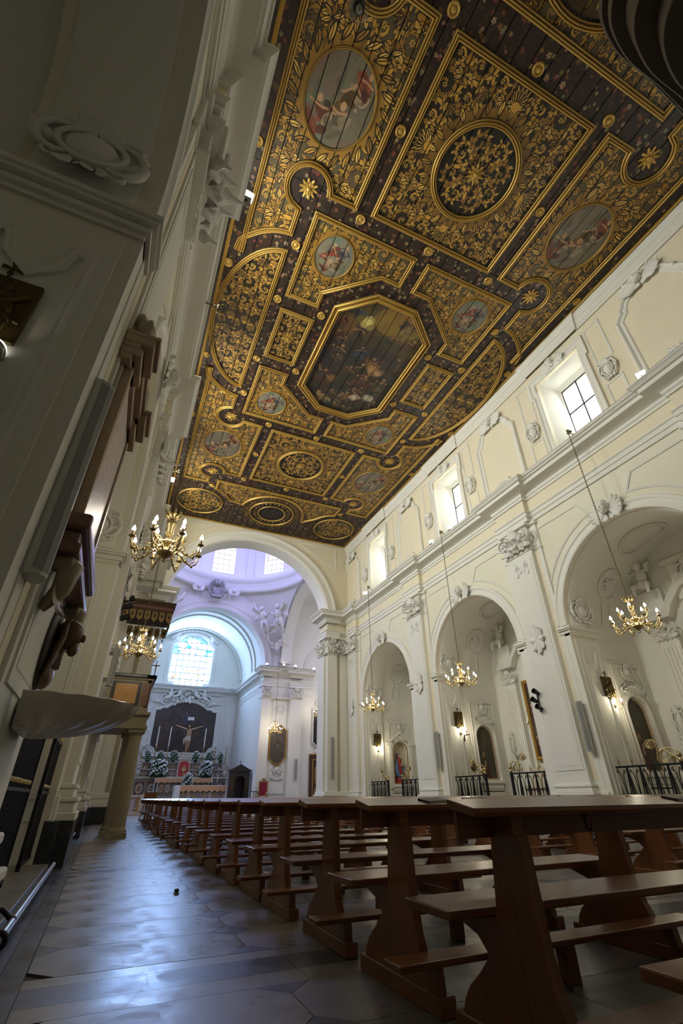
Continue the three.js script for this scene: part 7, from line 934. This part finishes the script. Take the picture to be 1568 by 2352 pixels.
function confessional(label, x, z, y, turn = 0) { const o = thing('confessional', label, 'confessional', [x, y, z], turn, 'dark wooden confessionals'); put(o, 'body', extrude([[-0.75, 0], [0.75, 0], [0.75, 2.1], [-0.75, 2.1]], [archOutline(0, 0.38, 0.3, 1.5, 10, 0.3)], 0.7).translate(0, 0, -0.35), M.darkWood); put(o, 'back', box(-0.7, 0.7, 0, 2.1, -0.36, -0.34), M.darkWood); put(o, 'cornice', [box(-0.85, 0.85, 2.1, 2.2, -0.45, 0.45, 0.02), box(-0.8, 0.8, 2.2, 2.26, -0.4, 0.4)], M.darkWood); put(o, 'gable', extrude([[-0.7, 2.26], [0.7, 2.26], [0, 2.62]], null, 0.7).translate(0, 0, -0.35), M.darkWood); put(o, 'cross', [box(-0.015, 0.015, 2.6, 2.86, -0.015, 0.015), box(-0.07, 0.07, 2.75, 2.78, -0.015, 0.015)], M.darkWood); for (const s of [-1, 1]) put(o, 'side_screen', box(s * 0.58 - 0.1, s * 0.58 + 0.1, 0.9, 1.6, 0.35, 0.37), M.bronze); return o; }
confessional('dark wooden confessional right of the free altar', 9.5, -40.85, 0.5); confessional('dark wooden confessional behind the pulpit column', 0.75, -37.62, 0.34, 0.0);
{ // altar rail
  const o = thing('altar_balustrade', 'inlaid marble altar rail beside the pulpit column', 'balustrade', [1.15, 0.0, -36.7]); put(o, 'coping', box(-1.0, 1.3, 0.95, 1.08, -0.16, 0.16, 0.03), M.marble); put(o, 'plinth', box(-1.0, 1.3, 0, 0.18, -0.15, 0.15, 0.02), M.marble); for (let i = 0; i < 6; i++) put(o, 'baluster', stretchUV(extrude([[-0.12, 0.18], [0.12, 0.18], [0.16, 0.35], [0.1, 0.5], [0.15, 0.72], [0.12, 0.95], [-0.12, 0.95], [-0.15, 0.72], [-0.1, 0.5], [-0.16, 0.35]], null, 0.16, 0.01).translate(0, 0, -0.08), -0.3, 0.3, 0.1, 1).translate(-0.8 + i * 0.38, 0, 0), i % 2 ? M.yellowMarble : M.pinkMarble); put(o, 'end_pier', box(1.1, 1.35, 0, 1.1, -0.2, 0.2, 0.02), M.marble);
  const k = thing('easel_stand', 'thin wooden easel leg at the end of the pews', 'easel', [1.75, 0, -26.4]); put(k, 'leg', tube([[0, 0, 0], [0.18, 1.05, -0.05]], 0.025, 6), M.pewA); put(k, 'leg', tube([[0.5, 0, 0], [0.3, 1.05, -0.05]], 0.025, 6), M.pewA); put(k, 'board', box(0.05, 0.6, 0.7, 1.15, -0.04, 0, 0.01), M.pewA);
  const st = thing('music_stand', 'small dark stand with leaflets by the chancel pier', 'stand', [10.0, 0.34, -38.0]); put(st, 'pole', tube([[0, 0, 0], [0, 0.9, 0]], 0.02, 6), M.black); put(st, 'tray', box(-0.25, 0.25, 0.88, 0.93, -0.15, 0.15, 0.01), M.darkWood); put(st, 'foot', box(-0.2, 0.2, 0, 0.03, -0.15, 0.15), M.black);
}
// ---------------------------------------------------------------- pictures of the altar wall, piers and transept
function darkPicture(seed0, w, h, base, figs) { seed = seed0; return tex(canvas(w, h, (g, W, H) => { g.fillStyle = css(...base); g.fillRect(0, 0, W, H); for (let i = 0; i < 260; i++) { const k = rr(0.5, 1.6); g.fillStyle = css(base[0] * k, base[1] * k, base[2] * k, 0.2); g.beginPath(); g.ellipse(rnd() * W, rnd() * H, rr(10, W * 0.14), rr(8, H * 0.1), rnd() * 3, 0, 7); g.fill(); } for (const [fx, fy, s, rob, sk] of figs) { const S = s * W; for (let k = 0; k < 14; k++) { const q = rr(0.6, 1.3); g.fillStyle = css(rob[0] * q, rob[1] * q, rob[2] * q, 0.55); g.beginPath(); g.ellipse(fx * W + rr(-0.6, 0.6) * S, fy * H + rr(-0.5, 1.3) * S, S * rr(0.25, 0.6), S * rr(0.15, 0.4), rr(-1.3, 1.3), 0, 7); g.fill(); } g.fillStyle = css(...sk); g.beginPath(); g.ellipse(fx * W, fy * H - S * 0.75, S * 0.2, S * 0.25, 0, 0, 7); g.fill(); } }), true, 1, 1); }
const mapTo = (g, x0, x1, y0, y1) => { const a = g.attributes; for (let i = 0; i < a.position.count; i++) a.uv.setXY(i, (a.position.getX(i) - x0) / (x1 - x0), (a.position.getY(i) - y0) / (y1 - y0)); return g; };
{
  const o = thing('altar_painting', 'broad dark altar painting with a curved top behind the crucifix', 'painting', [5.7, 4.4, ZB + 0.1]);
  const out = [[-2.75, 0.5], [-2.4, 0.35], [-2.2, 0.0], [2.2, 0.0], [2.4, 0.35], [2.75, 0.5], [2.75, 3.4], [2.35, 3.45], [2.2, 3.6], ...arcPts(0, 2.6, 2.3, 1.62, 38, 142, 16), [-2.2, 3.6], [-2.35, 3.45], [-2.75, 3.4]];
  put(o, 'canvas', mapTo(extrude(out, null, 0.06), -2.75, 2.75, 0, 4.25), std({ map: darkPicture(91, 900, 700, [62, 52, 46], [[0.5, 0.3, 0.08, [60, 66, 86], [120, 84, 66]], [0.44, 0.36, 0.06, [70, 50, 48], [116, 82, 64]], [0.2, 0.5, 0.06, [88, 60, 40], [128, 92, 70]], [0.3, 0.62, 0.07, [56, 48, 46], [120, 84, 62]], [0.7, 0.6, 0.07, [80, 56, 40], [124, 88, 66]], [0.82, 0.5, 0.06, [58, 60, 66], [120, 84, 62]], [0.15, 0.8, 0.06, [66, 48, 38], [112, 80, 58]], [0.85, 0.8, 0.06, [70, 60, 50], [112, 80, 58]], [0.6, 0.8, 0.07, [50, 46, 48], [110, 78, 58]]]), roughness: 0.45 }));
  put(apse, 'picture_frame', [sweep([[0, 0], [0, 0.14], [0.1, 0.2], [0.18, 0.12], [0.28, 0.12], [0.34, 0]].map(([a, b]) => [-a, b]), out.map(([x, y]) => V(x + 5.7, y + 4.4, ZB)), [0, 0, 1], true), box(3.1, 8.3, 4.0, 4.15, ZB, ZB + 0.25, 0.02)], M.white);
  for (const s of [-1, 1]) put(apse, 'frame_ear', [cscroll(5.7 + s * 2.9, 4.5, 0.5, 0.6, s, 0.12), volute(5.7 + s * 2.8, 4.3, 0.4, 1.4, 0, s, 0.1), leafPts(5.7 + s * 3.1, 7.2, Math.PI / 2 + s * 0.3, 0.9, 0.35), leafPts(5.7 + s * 3.05, 6.8, -Math.PI / 2, 0.9, 0.3)].map((g) => g.translate(0, 0, ZB + 0.02)), M.stucco);
  const grp = []; for (const s of [-1, 1]) { for (const [x, y] of [[0.7, 0.35], [1.45, 0.15]]) { grp.push(ball(s * x, y + 0.42, 0.3, 0.14, 0.17, 0.15), ball(s * x, y + 0.1, 0.24, 0.22, 0.28, 0.2), tube([[s * x, y + 0.2, 0.3], [s * (x - 0.35), y + 0.25, 0.36], [s * (x - 0.5), y + 0.45, 0.3]], [0.09, 0.08, 0.05], 6), tube([[s * x, y - 0.1, 0.3], [s * (x + 0.3), y - 0.3, 0.4], [s * (x + 0.6), y - 0.35, 0.3]], [0.13, 0.11, 0.05], 6), leafPts(s * (x + 0.1), y + 0.2, s > 0 ? 0.8 : Math.PI - 0.8, 0.7, 0.35)); } grp.push(cscroll(s * 1.9, -0.2, 0.4, 0.5, s, 0.1), leafPts(s * 1.7, -0.1, s > 0 ? -0.4 : Math.PI + 0.4, 1.1, 0.35)); } for (let i = 0; i < 34; i++) grp.push(leafPts(rr(-1.7, 1.7), rr(-0.4, 0.5), rnd() * 6.28, 0.5, 0.24), ball(rr(-1.6, 1.6), rr(-0.4, 0.4), 0.15, 0.16, 0.14, 0.14, 7, 5)); const m = put(apse, 'angel_group', grp, M.stucco); m.position.set(5.5, 9.0, ZB + 0.12); m.scale.set(1.05, 1, 1);
}
{
  const o = thing('pier_painting', 'dark oval topped painting with gilt frame on the chancel pier', 'painting', [CX + CHW + 1.5, 2.95, ZC + 0.08]); const out = [[-0.42, 0.35], [-0.2, 0.1], [0, 0], [0.2, 0.1], [0.42, 0.35], [0.62, 0.55], [0.62, 2.4], [0.45, 2.5], ...arcPts(0, 2.45, 0.4, 0.3, 10, 170, 10), [-0.45, 2.5], [-0.62, 2.4], [-0.62, 0.55]];
  put(o, 'canvas', mapTo(extrude(out, null, 0.05), -0.62, 0.62, 0, 2.75), std({ map: darkPicture(95, 300, 660, [74, 66, 56], [[0.5, 0.55, 0.16, [96, 88, 76], [140, 110, 86]], [0.6, 0.35, 0.12, [80, 70, 60], [130, 104, 80]]]), roughness: 0.45 })); put(o, 'frame', sweep(FR(0.1, 0.08).map(([a, b]) => [-a, b]), out.map(([x, y]) => V(x, y, 0.02)), [0, 0, 1], true), M.gilt);
  const s = thing('wall_bracket_lamp', 'dark stucco bracket with candle arms below the pier painting', 'bracket', [CX + CHW + 1.5, 2.3, ZC + 0.1]); put(s, 'arms', [-1, 1].map((q) => tube([[0, 0.2, 0], [q * 0.2, 0.05, 0.15], [q * 0.38, 0.2, 0.2]], 0.02, 6)), M.bronze); put(s, 'cups', [-1, 1].map((q) => lathe([[0.01, 0], [0.05, 0.03], [0.02, 0.05], [0.02, 0.2], [0.001, 0.2]], 10).translate(q * 0.38, 0.2, 0.2)), M.gold);
  const t = thing('transept_painting', 'black painting of a pale martyr above the transept door', 'painting', [15.7, 4.35, ZC + 0.08]); const to = [[-1.05, 0.3], [-0.7, 0], [0.7, 0], [1.05, 0.3], [1.05, 2.7], ...arcPts(0, 2.4, 1.05, 0.5, 30, 150, 10), [-1.05, 2.7]]; put(t, 'canvas', mapTo(extrude(to, null, 0.05), -1.05, 1.05, 0, 2.9), std({ map: darkPicture(97, 420, 600, [20, 18, 22], [[0.42, 0.4, 0.16, [190, 150, 100], [190, 150, 104]], [0.5, 0.62, 0.1, [170, 170, 190], [170, 130, 90]], [0.2, 0.7, 0.12, [120, 80, 50], [150, 110, 80]], [0.75, 0.8, 0.12, [90, 50, 40], [150, 110, 80]]]), roughness: 0.4 })); put(t, 'frame', sweep(FR(0.1, 0.08).map(([a, b]) => [-a, b]), to.map(([x, y]) => V(x, y, 0.02)), [0, 0, 1], true), M.white);
  orn(chancel, 'crest', [15.7, 7.35, ZC + 0.1], [1.6, 0.9, 0.8], 0); orn(chancel, 'cartouche', [15.7, 4.0, ZC + 0.1], [1.8, 0.5, 0.7], 0);
  const d = struct('door_1', 'dark brown double door with gilt panel mouldings'); d.position.set(15.7, 0, ZC); const door = std({ map: tex(woodTex([74, 44, 30], [34, 18, 10]), true, 1, 2), roughness: 0.45 }); put(d, 'door_frame', [box(-1.3, -1.05, 0, 3.75, 0, 0.12, 0.01), box(1.05, 1.3, 0, 3.75, 0, 0.12, 0.01), box(-1.3, 1.3, 3.4, 3.75, 0, 0.14, 0.01)], door); put(d, 'gilt_edge', [box(-1.06, -1.0, 0, 3.4, 0.05, 0.13), box(1.0, 1.06, 0, 3.4, 0.05, 0.13), box(-1.06, 1.06, 3.35, 3.42, 0.05, 0.14), box(-1.32, 1.32, 3.72, 3.8, 0, 0.18)], M.gilt); for (const s of [-1, 1]) { const lf = put(d, 'door_leaf', box(s > 0 ? 0.01 : -1.0, s > 0 ? 1.0 : -0.01, 0, 3.36, 0, 0.07, 0.01), door); const X = s * 0.5; put(lf, 'panel_moulding', [[0.3, 1.5], [1.75, 2.95]].map(([a, b]) => sweep(thin, [[X - 0.34, a + 0.15], [X - 0.2, a], [X + 0.2, a], [X + 0.34, a + 0.15], [X + 0.34, b - 0.15], [X + 0.2, b], [X - 0.2, b], [X - 0.34, b - 0.15]].map(([x, y]) => V(x, y, 0.07)), [0, 0, 1], true)), M.gilt); }
}
renderer.render(scene, camera);
